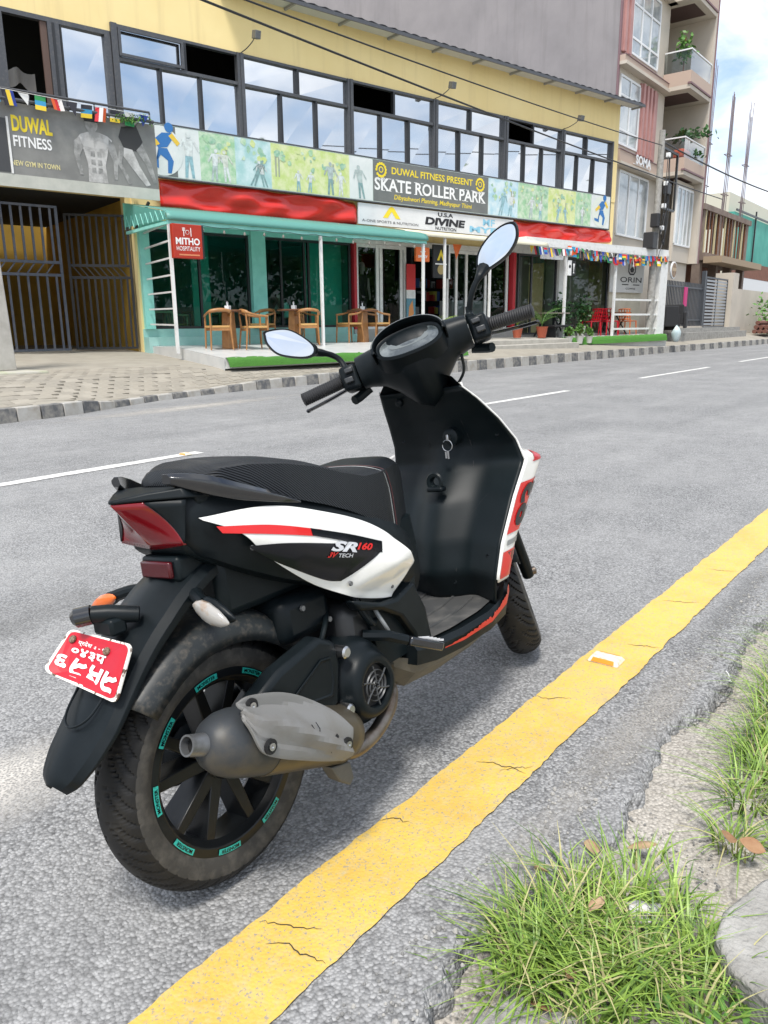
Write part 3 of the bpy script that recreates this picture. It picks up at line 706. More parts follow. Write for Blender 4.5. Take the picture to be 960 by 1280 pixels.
for a in np.linspace(rad(-12), rad(192), 34):
    e = max(0, math.sin(a)); row = []
    for r_, h_ in ((1.0, -.03), (1.02, .012), (1.0, .014+.016*e), (.95, .016+.016*e), (.92, .002)):
        row.append(DC+DU*(.108*r_*math.cos(a))+DV*(.060*r_*math.sin(a))+DN*h_)
    P.append(row)
sp_(b.grid(P), 'dash_hood', plastic, hb, 40, solid=.003)
b = MB(); b.tube([DC+DU*(.1065*math.cos(a))+DV*(.059*math.sin(a))+DN*(.015+.016*max(0, math.sin(a))) for a in np.linspace(rad(8), rad(172), 34)], .0016, 6); sp_(b, 'hood_edge', mat('pale_grey_edge', (.16, .17, .17), .4), hb)  # thin rim along the hood, paler grey than the rest
for s in (-1, 1):
    gp = empty('handlebar_grip', parent=scooter)
    b = MB(); L0, L1 = Vector((.930, s*.225, 1.062)), Vector((.898, s*.352, 1.050))
    prof = []; rings = []
    for k in range(41):
        t = k/40; c = L0.lerp(L1, t); r_ = .0185+.0016*(k % 2)
        if k < 2: r_ = .024
        if k > 38: r_ = .021 if k == 39 else .013
        tdir = (L1-L0).normalized(); u_ = Vector((0, 0, 1)).cross(tdir).normalized(); v_ = tdir.cross(u_)
        rings.append([c+(u_*math.cos(a)+v_*math.sin(a))*r_ for a in np.linspace(0, 2*math.pi, 16, endpoint=False)])
    sp_(b.loft(rings), 'grip', grip_rubber, gp, 25)
    b = MB(); b.tube(cr([(.975, s*.205, 1.045), (.985, s*.24, 1.040), (.975, s*.30, 1.030), (.955, s*.352, 1.022), (.953, s*.358, 1.021)], 16), [.008]*13+[.009, .010, .006], 8, flat=.7); sp_(b, 'brake_lever', gloss_black, gp)
    # switch block
    b = MB(); b.loft([[(.888, s*y, 1.026), (.968, s*y, 1.022), (.970, s*y, 1.090), (.895, s*y, 1.100)] for y in (.171, .224)]); sb = sp_(b, 'switch_block', plastic, gp, 30, bevel=.01)
    b = MB(); b.box((.872, min(s*.186, s*.212), 1.046), (.890, max(s*.186, s*.212), 1.062)); sp_(b, 'switch', mat('switch_grey', (.03, .032, .034), .4), gp, 30, bevel=.003)
    b = MB(); b.box((.878, min(s*.180, s*.205), 1.074), (.894, max(s*.180, s*.205), 1.088)); sp_(b, 'switch', MATS['switch_grey'], gp, 30, bevel=.003)
    b = MB(); b.tube([(.965, s*.16, 1.02), (.96, s*.20, 1.005), (.945, s*.215, 1.0)], .014, 8); sp_(b, 'lever_mount', plastic_dark, gp)
b = MB(); b.lathe([(0, .028), (.002, .034), (.006, .034)], (0, 0, 0), 'x', 10)
# mirrors: outlines in the plane of the glass
def mirror(name, base, pts, stem, n_out):
    mr = empty(name, parent=scooter); c = sum((Vector(p) for p in pts), Vector())/len(pts); n_out = Vector(n_out).normalized()
    L_ = len(pts); dense = [Vector(p) for p in cr(pts[-2:]+pts+pts[:2], (L_+3)*6+1)[12:12+L_*6]]
    def sc(k, h_): return [c+(p-c)*k+n_out*h_ for p in dense]
    ring_ = sc(.915, .0012); part(MB().add(ring_, [tuple(range(len(ring_)))]), 'mirror_glass', mirror_glass, mr, None)
    part(MB().loft([sc(.91, .0), sc(.94, .005), sc(1.0, .005), sc(1.04, -.004), sc(1.0, -.018), sc(.78, -.034), sc(.4, -.044), sc(.02, -.046)], cap=False), 'mirror_housing', plastic, mr, 60)
    part(MB().tube(cr(stem, 18), [.019, .018, .016, .014, .012, .011]+[.0085]*12, 10), 'mirror_stem', plastic, mr)
    q = Vector(stem[-1]); part(MB().lathe([(-.030, .013), (-.004, .013), (.0, .010), (.016, .010), (.018, .008)], q, 'z', 12), 'mirror_boot', plastic_dark, mr)
mirror('mirror', None, [(1.076, -0.286, 1.377), (1.074, -0.289, 1.337), (1.064, -0.256, 1.294), (1.047, -0.193, 1.264), (1.043, -0.173, 1.272), (1.046, -0.178, 1.313), (1.056, -0.208, 1.353), (1.068, -0.253, 1.379)],
       [(1.05, -.190, 1.272), (1.02, -.190, 1.250), (1.005, -.178, 1.222), (1.0, -.165, 1.19), (1.004, -.155, 1.155)], (-0.972, -0.229, 0.058))
mirror('mirror', None, [(0.661, 0.322, 1.163), (0.666, 0.318, 1.176), (0.704, 0.275, 1.176), (0.73, 0.239, 1.15), (0.747, 0.213, 1.117), (0.742, 0.214, 1.094), (0.719, 0.24, 1.089), (0.678, 0.29, 1.106), (0.662, 0.315, 1.137)],
       [(.745, .224, 1.108), (.765, .226, 1.102), (.808, .212, 1.092), (.828, .195, 1.075), (.828, .178, 1.050), (.824, .168, 1.030)], (-0.748, -0.65, 0.131))
# ---- fork and front mudguard
fk = empty('front_fork', parent=scooter)
for s in (-1, 1):
    b = MB(); b.tube([(1.372, s*.088, .250), (1.365-.02, s*.088, .31), (1.365-.15, s*.088, .58)], [.020, .022, .019], 12); sp_(b, 'fork_leg', plastic, fk)
    b = MB(); b.lathe([(s*.10, .016), (s*.118, .014), (s*.122, .0)], (1.372, 0, .262), 'y', 10); sp_(b, 'axle_nut', pipe_steel, fk)
b = MB(); P = []
for i in range(25):
    a = rad(22+138*i/24); R0 = .283; ca, sa = math.cos(a), math.sin(a)
    sec = [(-.076, -.062), (-.078, -.02), (-.064, .002), (-.03, .010), (0, .012), (.03, .010), (.064, .002), (.078, -.02), (.076, -.062)]
    P.append([(1.365+(R0+d)*ca, y, .262+(R0+d)*sa) for y, d in sec])
sp_(b.grid(P), 'front_mudguard', plastic, fk, 60, solid=.004)
b = MB(); b.box((1.30, .065, .31), (1.37, .095, .39)); sp_(b, 'brake_caliper', metal_grey, fk, bevel=.008)
b = MB(); b.tube([(1.06, 0, .90), (1.20, 0, .60)], .03, 12); part(b, 'steering_column', plastic_dark)

# ---- cables, hoses and fasteners
for pts, r_, m_ in (([(.955, .16, 1.03), (1.0, .10, .99), (1.03, .04, .95), (1.05, .0, .90)], .0045, plastic_dark), ([(.98, -.13, 1.04), (1.03, -.10, .99), (1.06, -.03, .93)], .0045, plastic_dark),
                    ([(.30, -.10, .50), (.24, -.14, .47), (.20, -.13, .42), (.10, -.10, .41), (-.02, -.09, .36)], .006, plastic_dark), ([(.44, -.13, .46), (.38, -.165, .44), (.34, -.16, .50), (.36, -.12, .56)], .008, plastic), ([(.46, -.10, .40), (.43, -.17, .40), (.40, -.165, .46), (.42, -.11, .52)], .005, decal_grey)):
    b = MB(); b.tube(cr(pts, 20), r_, 8); part(b, 'hose', m_)
b = MB(); b.box((.14, -.12, .455), (.30, .02, .56)); part(b, 'air_box', plastic, bevel=.025)
for x, y, z in ((.20, -.122, .53), (.28, -.122, .48)):
    b = MB(); b.lathe([(y, .007), (y-.005, .006), (y-.005, 0)], (x, 0, z), 'y', 10); part(b, 'screw', metal_grey)
for u, z in ((-.82, .47), (.82, .47), (-.80, .80), (.80, .80), (-.30, .385), (.30, .385)):
    p = Vector(shield_pt(u, z)); b = MB(); b.lathe([(-.004, .0075), (-.0055, .005), (-.003, 0)], p, 'x', 10); part(b, 'screw', plastic, inner)
b = MB(); b.tube([Vector(shield_pt(u, .60+.035*math.cos(u*9)))+Vector((-.002, 0, 0)) for u in np.linspace(-.62, -.30, 10)], .0016, 5); part(b, 'panel_seam', MATS['deep_black'], inner)
for u in (-.36, .36):
    b = MB(); b.tube([Vector(shield_pt(u*(1-.25*abs(z-.6)), z))+Vector((-.0018, 0, 0)) for z in np.linspace(.40, .90, 24)], .0015, 5); part(b, 'panel_seam', MATS['deep_black'], inner)
b = MB(); b.tube([steered((interp(y, S_[:, 0], S_[:, 1])+.012, y, interp(y, S_[:, 0], S_[:, 2])+interp(y, S_[:, 0], S_[:, 4])*.992)) for y in np.linspace(-.166, .166, 40)], .0018, 5); part(b, 'cover_seam', MATS['deep_black'], hb)
for x, y, z in ((.055, -.152, .70), (.30, -.178, .56)):
    b = MB(); b.lathe([(y-.004, .006), (y-.008, .005), (y-.007, 0)], (x, 0, z), 'y', 10); part(b, 'screw', metal_grey)

# ================================================================ GROUND, ROAD, PAVEMENT
def node_mat(name):
    m = bpy.data.materials.new(name); m.use_nodes = True; MATS[name] = m; t = m.node_tree
    return m, t, t.nodes['Principled BSDF']
def N(t, typ, **kw):
    n = t.nodes.new(typ)
    for k, v in kw.items():
        if k.startswith('i_'): n.inputs[k[2:].replace('_', ' ')].default_value = v
        else: setattr(n, k, v)
    return n
def ramp(t, src, p0, c0, p1, c1):
    r = t.nodes.new('ShaderNodeValToRGB'); e = r.color_ramp.elements; e[0].position = p0; e[1].position = p1; e[0].color = (*c0, 1); e[1].color = (*c1, 1)
    t.links.new(src, r.inputs['Fac']); return r.outputs['Color']
def mixc(t, fac, a, b, mode='MIX'):
    x = t.nodes.new('ShaderNodeMix'); x.data_type = 'RGBA'; x.blend_type = mode
    for s, v in ((0, fac), (6, a), (7, b)):
        if hasattr(v, 'is_linked') or hasattr(v, 'links'): t.links.new(v, x.inputs[s])
        elif s == 0: x.inputs[0].default_value = v
        else: x.inputs[s].default_value = (*v, 1)
    return x.outputs[2]
def asphalt(name, lo, hi, dust, dust_lo=.52, dust_hi=.75, bump=.75):
    m, t, b = node_mat(name)
    co = N(t, 'ShaderNodeTexCoord').outputs['Object']
    v1 = N(t, 'ShaderNodeTexVoronoi', i_Scale=138.0); t.links.new(co, v1.inputs['Vector'])
    v2 = N(t, 'ShaderNodeTexVoronoi', i_Scale=62.0); t.links.new(co, v2.inputs['Vector'])
    sepc = N(t, 'ShaderNodeSeparateColor'); t.links.new(v1.outputs['Color'], sepc.inputs[0])
    stones = ramp(t, sepc.outputs[0], 0.05, lo, .95, hi)
    gaps = ramp(t, v1.outputs['Distance'], .45, (1, 1, 1), .95, (.34, .34, .34))
    c = mixc(t, 1.0, stones, gaps, 'MULTIPLY')
    n = N(t, 'ShaderNodeTexNoise', i_Scale=.9, i_Detail=8.0, i_Roughness=.62); t.links.new(co, n.inputs['Vector'])
    c = mixc(t, ramp(t, n.outputs['Fac'], .38, (0, 0, 0), .66, (.55, .55, .55)), c, dust)
    mp = N(t, 'ShaderNodeMapping'); mp.inputs['Scale'].default_value = (.10, 1.1, 1); t.links.new(co, mp.inputs['Vector'])
    n4 = N(t, 'ShaderNodeTexNoise', i_Scale=1.6, i_Detail=5.0); t.links.new(mp.outputs[0], n4.inputs['Vector'])
    c = mixc(t, 1.0, c, ramp(t, n4.outputs['Fac'], .36, (.90, .90, .90), .64, (1.06, 1.055, 1.05)), 'MULTIPLY')
    n3 = N(t, 'ShaderNodeTexNoise', i_Scale=7.0, i_Detail=7.0, i_Roughness=.7); t.links.new(co, n3.inputs['Vector'])
    c = mixc(t, ramp(t, n3.outputs['Fac'], .36, (.20, .20, .20), .52, (0, 0, 0)), c, tuple(x*.5 for x in lo))
    t.links.new(c, b.inputs['Base Color']); b.inputs['Roughness'].default_value = .82
    hgt = N(t, 'ShaderNodeMath', operation='MULTIPLY_ADD'); t.links.new(v1.outputs['Distance'], hgt.inputs[0]); hgt.inputs[1].default_value = -1
    t.links.new(v2.outputs['Distance'], hgt.inputs[2])
    h2 = N(t, 'ShaderNodeMath', operation='MULTIPLY_ADD'); t.links.new(v1.outputs['Distance'], h2.inputs[0]); h2.inputs[1].default_value = -1.0
    sc = N(t, 'ShaderNodeMath', operation='MULTIPLY'); t.links.new(v2.outputs['Distance'], sc.inputs[0]); sc.inputs[1].default_value = -.8; t.links.new(sc.outputs[0], h2.inputs[2])
    bu = N(t, 'ShaderNodeBump', i_Strength=bump, i_Distance=.006); t.links.new(h2.outputs[0], bu.inputs['Height']); t.links.new(bu.outputs[0], b.inputs['Normal'])
    return m
road_mat = asphalt('asphalt', (.145, .146, .147), (.375, .375, .372), (.315, .313, .308), bump=.65)
dirt_mat = asphalt('gravelly_dirt', (.28, .255, .22), (.52, .485, .43), (.46, .43, .375), bump=.6)
conc_mat = mat('old_concrete', (.36, .35, .325), .9, noise=(9, (.23, .22, .20), .40, .68, 12), bump=(90, .8, .01))
pave_mat = mat('pavement_dust', (.315, .288, .238), .92, noise=(2.2, (.255, .232, .19), .4, .7, 10), bump=(60, .4, .01))

KERB = [(-30, 9.4), (3, 9.45), (4.39, 9.55), (5.04, 9.62), (5.54, 9.72), (6.42, 10.1), (7.37, 10.45), (8.76, 10.72), (11.94, 10.74), (15.94, 10.5), (21.94, 10.45), (31.0, 10.25), (42.5, 9.9), (120, 9.2), (900, 6)]
KTOP = [(-30, .18), (5.6, .18), (6.3, .10), (8.6, .09), (10.2, .18), (16, .26), (900, .26)]
def kerb_y(x): return interp(x, [p[0] for p in KERB], [p[1] for p in KERB])
def kerb_z(x): return interp(x, [p[0] for p in KTOP], [p[1] for p in KTOP])
# terrain reaching the horizon
b = MB(); b.add([(-900, -900, -.06), (1500, -900, -.06), (1500, 1500, -.06), (-900, 1500, -.06)], [(0, 1, 2, 3)])
tag(b.build('ground', dirt_mat), kind='structure')
# asphalt slab with a crumbled near edge
rs = random.Random(11)
b = MB(); xs = [-60, -20, -5, -2]+list(np.arange(-1, 7, .018))+list(np.arange(7, 30, .5))+[40, 60, 100, 200, 400, 900]
ed = []; wob = 0
for x in xs:
    wob = .90*wob+rs.uniform(-.011, .011); ed.append(.575+wob+.035*math.sin(x*2.1)+.02*math.sin(x*7.3))
jt = lambda s_: rs.uniform(-s_, s_) if True else 0
P = [[(x, e-.016+jt(.006), -.055), (x, e-.008+jt(.008), -.030+jt(.006)), (x, e-.002+jt(.007), -.010+jt(.006)), (x, e+.010+jt(.006), jt(.002)), (x, e+.03+jt(.008), -.001), (x, 3, .0), (x, kerb_y(x)+.05, 0)] for x, e in zip(xs, ed)]
road = tag(b.grid(P).build('road', road_mat, smooth=18), kind='structure')
# near verge
b = MB(); P = []
for x in np.linspace(-3, 8, 90):
    P.append([(x, y, -.042+.016*math.sin(x*3.1+y*5)+.010*math.sin(x*9-y*7)+.03*max(0, .35-y)) for y in np.linspace(-4, .62, 34)])
verge = tag(b.grid(P).build('verge', dirt_mat, smooth=60), kind='structure')
# painted markings
yel, t_, b_ = node_mat('yellow_road_paint')
co = N(t_, 'ShaderNodeTexCoord').outputs['Object']
n = N(t_, 'ShaderNodeTexNoise', i_Scale=4.0, i_Detail=9.0, i_Roughness=.66); t_.links.new(co, n.inputs['Vector'])
n2_ = N(t_, 'ShaderNodeTexNoise', i_Scale=38.0, i_Detail=6.0, i_Roughness=.7); t_.links.new(co, n2_.inputs['Vector'])
c = ramp(t_, n.outputs['Fac'], .3, (.54, .345, .072), .62, (.68, .46, .088))
c = mixc(t_, ramp(t_, n2_.outputs['Fac'], .48, (0, 0, 0), .70, (.85, .85, .85)), c, (.50, .40, .20))
c = mixc(t_, ramp(t_, n.outputs['Fac'], .56, (0, 0, 0), .70, (.6, .6, .6)), c, (.40, .31, .16))
n3_ = N(t_, 'ShaderNodeTexNoise', i_Scale=150.0, i_Detail=3.0, i_Roughness=.7); t_.links.new(co, n3_.inputs['Vector'])
c = mixc(t_, ramp(t_, n3_.outputs['Fac'], .57, (0, 0, 0), .64, (.85, .85, .85)), c, (.25, .24, .225))
t_.links.new(c, b_.inputs['Base Color']); b_.inputs['Roughness'].default_value = .62
vv = N(t_, 'ShaderNodeTexVoronoi', i_Scale=120.0); t_.links.new(co, vv.inputs['Vector'])
bu = N(t_, 'ShaderNodeBump', i_Strength=.25, i_Distance=.004); t_.links.new(vv.outputs['Distance'], bu.inputs['Height']); bu.invert = True; t_.links.new(bu.outputs[0], b_.inputs['Normal'])
whi = mat('white_road_paint', (.66, .65, .62), .7, noise=(9, (.42, .41, .39), .5, .72, 10), bump=(110, .3, .004))
def stripe(name, x0, x1, y, w, m_, step=.03, jag=.006, z=.0042):
    rs_ = random.Random(int(x0*100)+5); n_ = max(2, int((x1-x0)/step)); P = []; a = c_ = 0
    for i in range(n_+1):
        a = .6*a+rs_.uniform(-jag, jag); c_ = .6*c_+rs_.uniform(-jag, jag); x = x0+(x1-x0)*i/n_
        P.append([(x, y-w/2+a, z), (x, y, z+.0006), (x, y+w/2+c_, z)])
    return MB().grid(P).build(name, m_, road)
stripe('edge_line', -3, 40, .885, .192, yel, .02, .0035)
for x0, x1 in ((-8, -4), (.0, 4.42), (8.3, 12.5), (16.2, 21.2), (24.6, 28.8), (33, 37), (41.5, 45.6), (50, 54)): stripe('lane_dash', x0, x1, 5.72+.02*max(0, x0)*.5, .125, whi, .08, .006)
def ribbon(name, pts, w, m_, z=.0062, parent=road):
    P = []; pts = [Vector((*p, z)) for p in pts]
    for i, p in enumerate(pts):
        t = (pts[min(i+1, len(pts)-1)]-pts[max(0, i-1)]).normalized(); s = Vector((-t.y, t.x, 0)); k = w*(1-.8*abs(2*i/(len(pts)-1)-1)**2); P.append([p-s*k/2, p+s*k/2])
    return MB().grid(P).build(name, m_, parent)
crack = mat('crack_dark', (.035, .03, .022), .9)
rs = random.Random(5)
for x, y0, y1, w in ((1.555, .80, .93, .0035), (1.60, .80, .86, .0025), (.79, .80, .92, .0035), (.86, .86, .97, .003), (2.0, .88, .98, .003), (2.55, .79, .90, .004), (3.1, .82, .95, .004), (3.62, .80, .93, .004), (1.22, .92, .98, .003)):
    pts = []; xx = x
    for i in range(15): xx += rs.uniform(-.007, .007); pts.append((xx-.05*(i/14-.5), y0+(y1-y0)*i/14))
    ribbon('paint_crack', pts, w*.8, crack)
pm = [(float(q[0]), float(q[1])) for q in cr([(7.2, 4.05), (6.4, 4.15), (5.55, 4.15), (5.15, 4.02), (5.05, 3.85), (5.25, 3.72)], 26)]
ribbon('chalk_mark', pm, .035, mat('chalk', (.46, .45, .43), .9, noise=(25, (.27, .26, .25), .45, .6)), .0035)
# pale dust that traffic has left on the asphalt
def dust(x, y, rx, ry, rz, col, amt, seed):
    m, t, b_ = node_mat('road_dust_%d' % seed); b_.inputs['Base Color'].default_value = (*col, 1); b_.inputs['Roughness'].default_value = .95
    co_ = N(t, 'ShaderNodeTexCoord').outputs['Object']; ln = N(t, 'ShaderNodeVectorMath', operation='LENGTH'); t.links.new(co_, ln.inputs[0])
    geo = N(t, 'ShaderNodeNewGeometry')
    n_ = N(t, 'ShaderNodeTexNoise', i_Scale=3.4, i_Detail=9.0, i_Roughness=.68); n_.noise_dimensions = '4D'; n_.inputs['W'].default_value = seed*3.1; t.links.new(geo.outputs['Position'], n_.inputs['Vector'])
    fine = N(t, 'ShaderNodeTexVoronoi', i_Scale=150.0); t.links.new(geo.outputs['Position'], fine.inputs['Vector'])
    a = N(t, 'ShaderNodeMath', operation='MULTIPLY_ADD'); t.links.new(n_.outputs['Fac'], a.inputs[0]); a.inputs[1].default_value = -.95; t.links.new(ln.outputs['Value'], a.inputs[2])
    r_ = N(t, 'ShaderNodeMapRange', clamp=True); r_.inputs[1].default_value = .02; r_.inputs[2].default_value = -.42; t.links.new(a.outputs[0], r_.inputs[0]); r_.inputs[4].default_value = amt
    f_ = N(t, 'ShaderNodeMapRange', clamp=True); f_.inputs[1].default_value = .25; f_.inputs[2].default_value = .75; t.links.new(fine.outputs['Distance'], f_.inputs[0]); f_.inputs[3].default_value = .35
    mu_ = N(t, 'ShaderNodeMath', operation='MULTIPLY'); t.links.new(r_.outputs[0], mu_.inputs[0]); t.links.new(f_.outputs[0], mu_.inputs[1])
    tr = N(t, 'ShaderNodeBsdfTransparent'); ms_ = N(t, 'ShaderNodeMixShader'); t.links.new(mu_.outputs[0], ms_.inputs[0]); t.links.new(tr.outputs[0], ms_.inputs[1]); t.links.new(b_.outputs[0], ms_.inputs[2]); t.links.new(ms_.outputs[0], t.nodes['Material Output'].inputs[0])
    q = MB(); q.add([(-1, -1, 0), (1, -1, 0), (1, 1, 0), (-1, 1, 0)], [(0, 1, 2, 3)]); o = q.build('dust_patch', m, road); o.location = (x, y, .002); o.scale = (rx, ry, 1); o.rotation_euler = (0, 0, rz)
dust(.72, 1.85, .70, .40, .2, (.58, .55, .50), .85, 1); dust(2.2, 1.5, 1.3, .35, .0, (.50, .48, .44), .5, 2); dust(2.0, .66, 1.6, .16, .0, (.52, .49, .44), .8, 3); dust(7.0, 9.2, 5, .7, .05, (.52, .49, .44), .8, 4); dust(3.2, .70, 1.6, .15, .0, (.14, .138, .132), .5, 5); dust(1.2, 2.9, 1.6, .5, .1, (.13, .128, .122), .35, 6)
# kerb stones, alternately black and white
kerb = tag(empty('kerb'), kind='structure')
kb = mat('kerb_black', (.10, .102, .105), .85, noise=(9, (.30, .28, .245), .42, .72, 9)); kw = mat('kerb_white', (.40, .388, .36), .85, noise=(7, (.30, .275, .235), .38, .7, 9))
x = 2.6; i = 0; rs = random.Random(8)
while x < 62:
    L = .34 if x < 12 else (.46 if x < 30 else .62); g = .014
    y0, y1 = kerb_y(x), kerb_y(x+L-g); z0, z1 = kerb_z(x), kerb_z(x+L-g); dz = rs.uniform(-.008, .008); dy = rs.uniform(-.01, .01)
    x2 = x+L-g; d = .17
    q = MB().hexa([(x, y0+dy, -.05), (x2, y1+dy, -.05), (x2, y1+d, -.05), (x, y0+d, -.05), (x, y0+.025+dy, z0+dz), (x2, y1+.025+dy, z1+dz), (x2, y1+d, z1+dz), (x, y0+d, z0+dz)])
    q.build('kerb_stone', kb if i % 2 else kw, kerb, 30, bevel=.012); x += L; i += 1
# pavement sheet rising towards the shops
b = MB(); P = []
def pave_z(x, y):
    yk = kerb_y(x)+.16; t = y-yk
    if x < 20: return interp(t, [0, .3, 1.1, 2.5, 7, 30], [kerb_z(x)-.012, kerb_z(x), .35, .43, .66, .7])
    return interp(t, [0, .3, 1.2, 3, 30], [kerb_z(x)-.012, kerb_z(x)+.02, .47, .60, .8])
px_ = [-30, -10, 0]+list(np.arange(2, 46, .5))+[60, 100, 200, 400, 900]
for x in px_: P.append([(x, kerb_y(x)+.16+t, pave_z(x, kerb_y(x)+.16+t)) for t in (0, .15, .3, .6, 1.0, 1.5, 2.0, 2.5, 3.2, 4, 5, 7, 10, 30)])
pavement = tag(b.grid(P).build('pavement', pave_mat, smooth=60), kind='structure')
pm1 = mat('paver_beige', (.30, .272, .222), .9, noise=(14, (.25, .225, .185), .42, .75, 8)); pm2 = mat('paver_grey', (.275, .25, .206), .9, noise=(12, (.225, .205, .17), .4, .75, 8)); pm3 = mat('paver_pale', (.33, .30, .248), .9, noise=(10, (.28, .255, .21), .4, .75, 8))
rs = random.Random(21); cnt = 0; base = {}
for k, m_ in enumerate((pm1, pm2, pm3)):
    q = MB(); q.hexa([(-.138, -.098, -.03), (.138, -.098, -.03), (.138, .098, -.03), (-.138, .098, -.03), (-.134, -.094, .006), (.134, -.094, .006), (.134, .094, .006), (-.134, .094, .006)])
    base[k] = q.build('paver', m_, pavement); cnt += 1
first = dict(base); rowi = 0
y = 9.98
cells = []
for r_ in range(16):
    for c_ in range(34):
        x = 4.0+c_*.28+(.14 if r_ % 2 else 0); yy = 9.93+r_*.2
        if yy < kerb_y(x)+.30 or yy > kerb_y(x)+2.7 or (yy > 11.6 and x > 9.6): continue
        cells.append((x, yy))
cells.sort(key=lambda p: math.hypot(*p)); cells = cells[:300]
for i, (x, yy) in enumerate(cells):
    k = rs.choice((0, 0, 1, 1, 2))
    if first.get(k) is not None: o = first[k]; first[k] = None
    else: o = base[k].copy(); C.objects.link(o); o.parent = pavement
    sl = (pave_z(x, yy+.05)-pave_z(x, yy-.05))/.1
    o.location = (x, yy, pave_z(x, yy)+rs.uniform(-.002, .002)); o.rotation_euler = (math.atan(sl)+rs.uniform(-.01, .01), rs.uniform(-.01, .01), rs.uniform(-.02, .02))
# road studs
def stud(x, y, rz, label):
    s = tag(empty('road_stud', (x, y, .0045), (0, 0, rz)), label, 'road stud', 'plastic road studs')
    q = MB(); q.hexa([(-.055, -.042, 0), (.055, -.042, 0), (.055, .042, 0), (-.055, .042, 0), (-.046, -.026, .016), (.046, -.026, .016), (.046, .026, .016), (-.046, .026, .016)])
    q.build('stud_body', mat('stud_cream', (.66, .62, .50), .5, noise=(60, (.42, .36, .25), .5, .7)), s, 30, bevel=.004)
    for sg in (-1, 1):
        q = MB(); q.add([(-.040, sg*.0405, .004), (.040, sg*.0405, .004), (.036, sg*.0290, .0152), (-.036, sg*.0290, .0152)], [(0, 1, 2, 3)])
        q.build('reflector', mat('stud_orange', (.80, .25, .02), .3, coat=.5), s, solid=.002)
    return s
stud(2.36, .905, rad(92), 'cream road stud with orange reflector on the yellow edge line'); stud(4.25, 5.70, rad(92), 'small orange road stud at the end of the white dash by the tail')

# ---- the weedy corner at the camera's feet
slab = MB()
out = [(1.235, .215), (1.29, .255), (1.37, .262), (1.50, .225), (1.66, .15), (1.8, -.1), (1.4, -.5), (.9, -.4), (1.0, -.02), (1.19, .12)]
slab.prism(out, -.06, .03); tag(slab.build('concrete_slab', conc_mat, None, 30, bevel=.008), 'broken grey concrete slab at the lower right corner among the grass', 'slab')
conc2 = MB(); conc2.prism([(.78, .50), (.92, .545), (1.0, .50), (1.02, .40), (.93, .33), (.7, .25), (.5, .35), (.6, .48)], -.06, -.012)
tag(conc2.build('concrete_chunk', conc_mat, None, 30, bevel=.01), 'pale cement patch between asphalt edge and grass at the bottom', 'cement patch')
grass_m, t_, b_ = node_mat('grass_blades')
oi = N(t_, 'ShaderNodeAttribute', attribute_name='shade'); c = ramp(t_, oi.outputs['Fac'], 0, (.05, .125, .012), 1, (.30, .43, .075))
e = t_.nodes[-1] if False else None
t_.links.new(c, b_.inputs['Base Color']); b_.inputs['Roughness'].default_value = .45
b_.inputs['Subsurface Weight'].default_value = 0
dry_m = mat('dry_grass', (.40, .37, .17), .7)
def blades(name, spots, seed, label):
    rs_ = random.Random(seed); g = MB(); sh = []
    for (cx, cy, r0, n_, L0) in spots:
        for k in range(n_):
            a = rs_.uniform(0, 2*math.pi); rr_ = r0*math.sqrt(rs_.random()); x, y = cx+rr_*math.cos(a), cy+rr_*math.sin(a)
            L = L0*rs_.uniform(.45, 1.25); az = a+rs_.uniform(-.9, .9); w = rs_.uniform(.0016, .0034); lean = rs_.uniform(.5, 1.75); z0 = -.035
            d = Vector((math.cos(az), math.sin(az), 0)); s = Vector((-d.y, d.x, 0)); pts = []
            for j in range(5):
                t = j/4; pts.append(Vector((x, y, z0))+d*(L*lean*t*t*.85)+Vector((0, 0, L*(t-.42*lean*t*t))))
            dry = rs_.random() < .14; v = []
            for j, p in enumerate(pts):
                ww = w*(1-.9*(j/4)**1.6); v += [p-s*ww, p+s*ww]
            g.add(v, [(2*j, 2*j+1, 2*j+3, 2*j+2) for j in range(4)], 1 if dry else 0); sh += [min(1, max(0, rs_.gauss(.5, .25)))]*10
    o = g.build(name, [grass_m, dry_m], None, 60, fixn=False)
    at = o.data.attributes.new('shade', 'FLOAT', 'POINT'); at.data.foreach_set('value', sh)
    return tag(o, label, 'grass', kind='stuff')
blades('grass', [(1.10, .55, .055, 130, .13), (1.17, .53, .05, 110, .15), (1.05, .49, .05, 110, .13), (1.12, .43, .06, 150, .15), (1.22, .46, .05, 110, .13), (1.31, .54, .04, 60, .12), (1.33, .44, .05, 80, .14), (1.20, .35, .06, 130, .14), (1.10, .34, .05, 100, .13), (1.28, .30, .045, 90, .12), (1.38, .36, .045, 70, .12), (1.25, .22, .04, 70, .10), (1.14, .24, .05, 90, .12), (1.02, .38, .05, 80, .12), (1.25, .56, .12, 40, .08), (1.05, .58, .10, 40, .07), (1.45, .44, .10, 30, .07), (1.0, .52, .05, 30, .08)],
       3, 'dense tufts of green grass along the asphalt edge at the lower right')
blades('grass', [(1.66, .31, .05, 60, .12), (1.84, .33, .06, 90, .14), (1.97, .32, .06, 100, .15), (2.08, .36, .06, 90, .14), (2.2, .33, .08, 120, .15), (2.33, .36, .07, 110, .15), (2.48, .37, .08, 110, .15), (2.65, .38, .08, 110, .16), (2.85, .36, .1, 120, .16), (1.95, .18, .1, 120, .14), (2.3, .18, .15, 180, .15), (3.1, .30, .15, 140, .16), (1.72, .20, .06, 60, .11), (3.4, .25, .2, 160, .16)],
       9, 'grass clumps growing on the dirt strip by the right border')
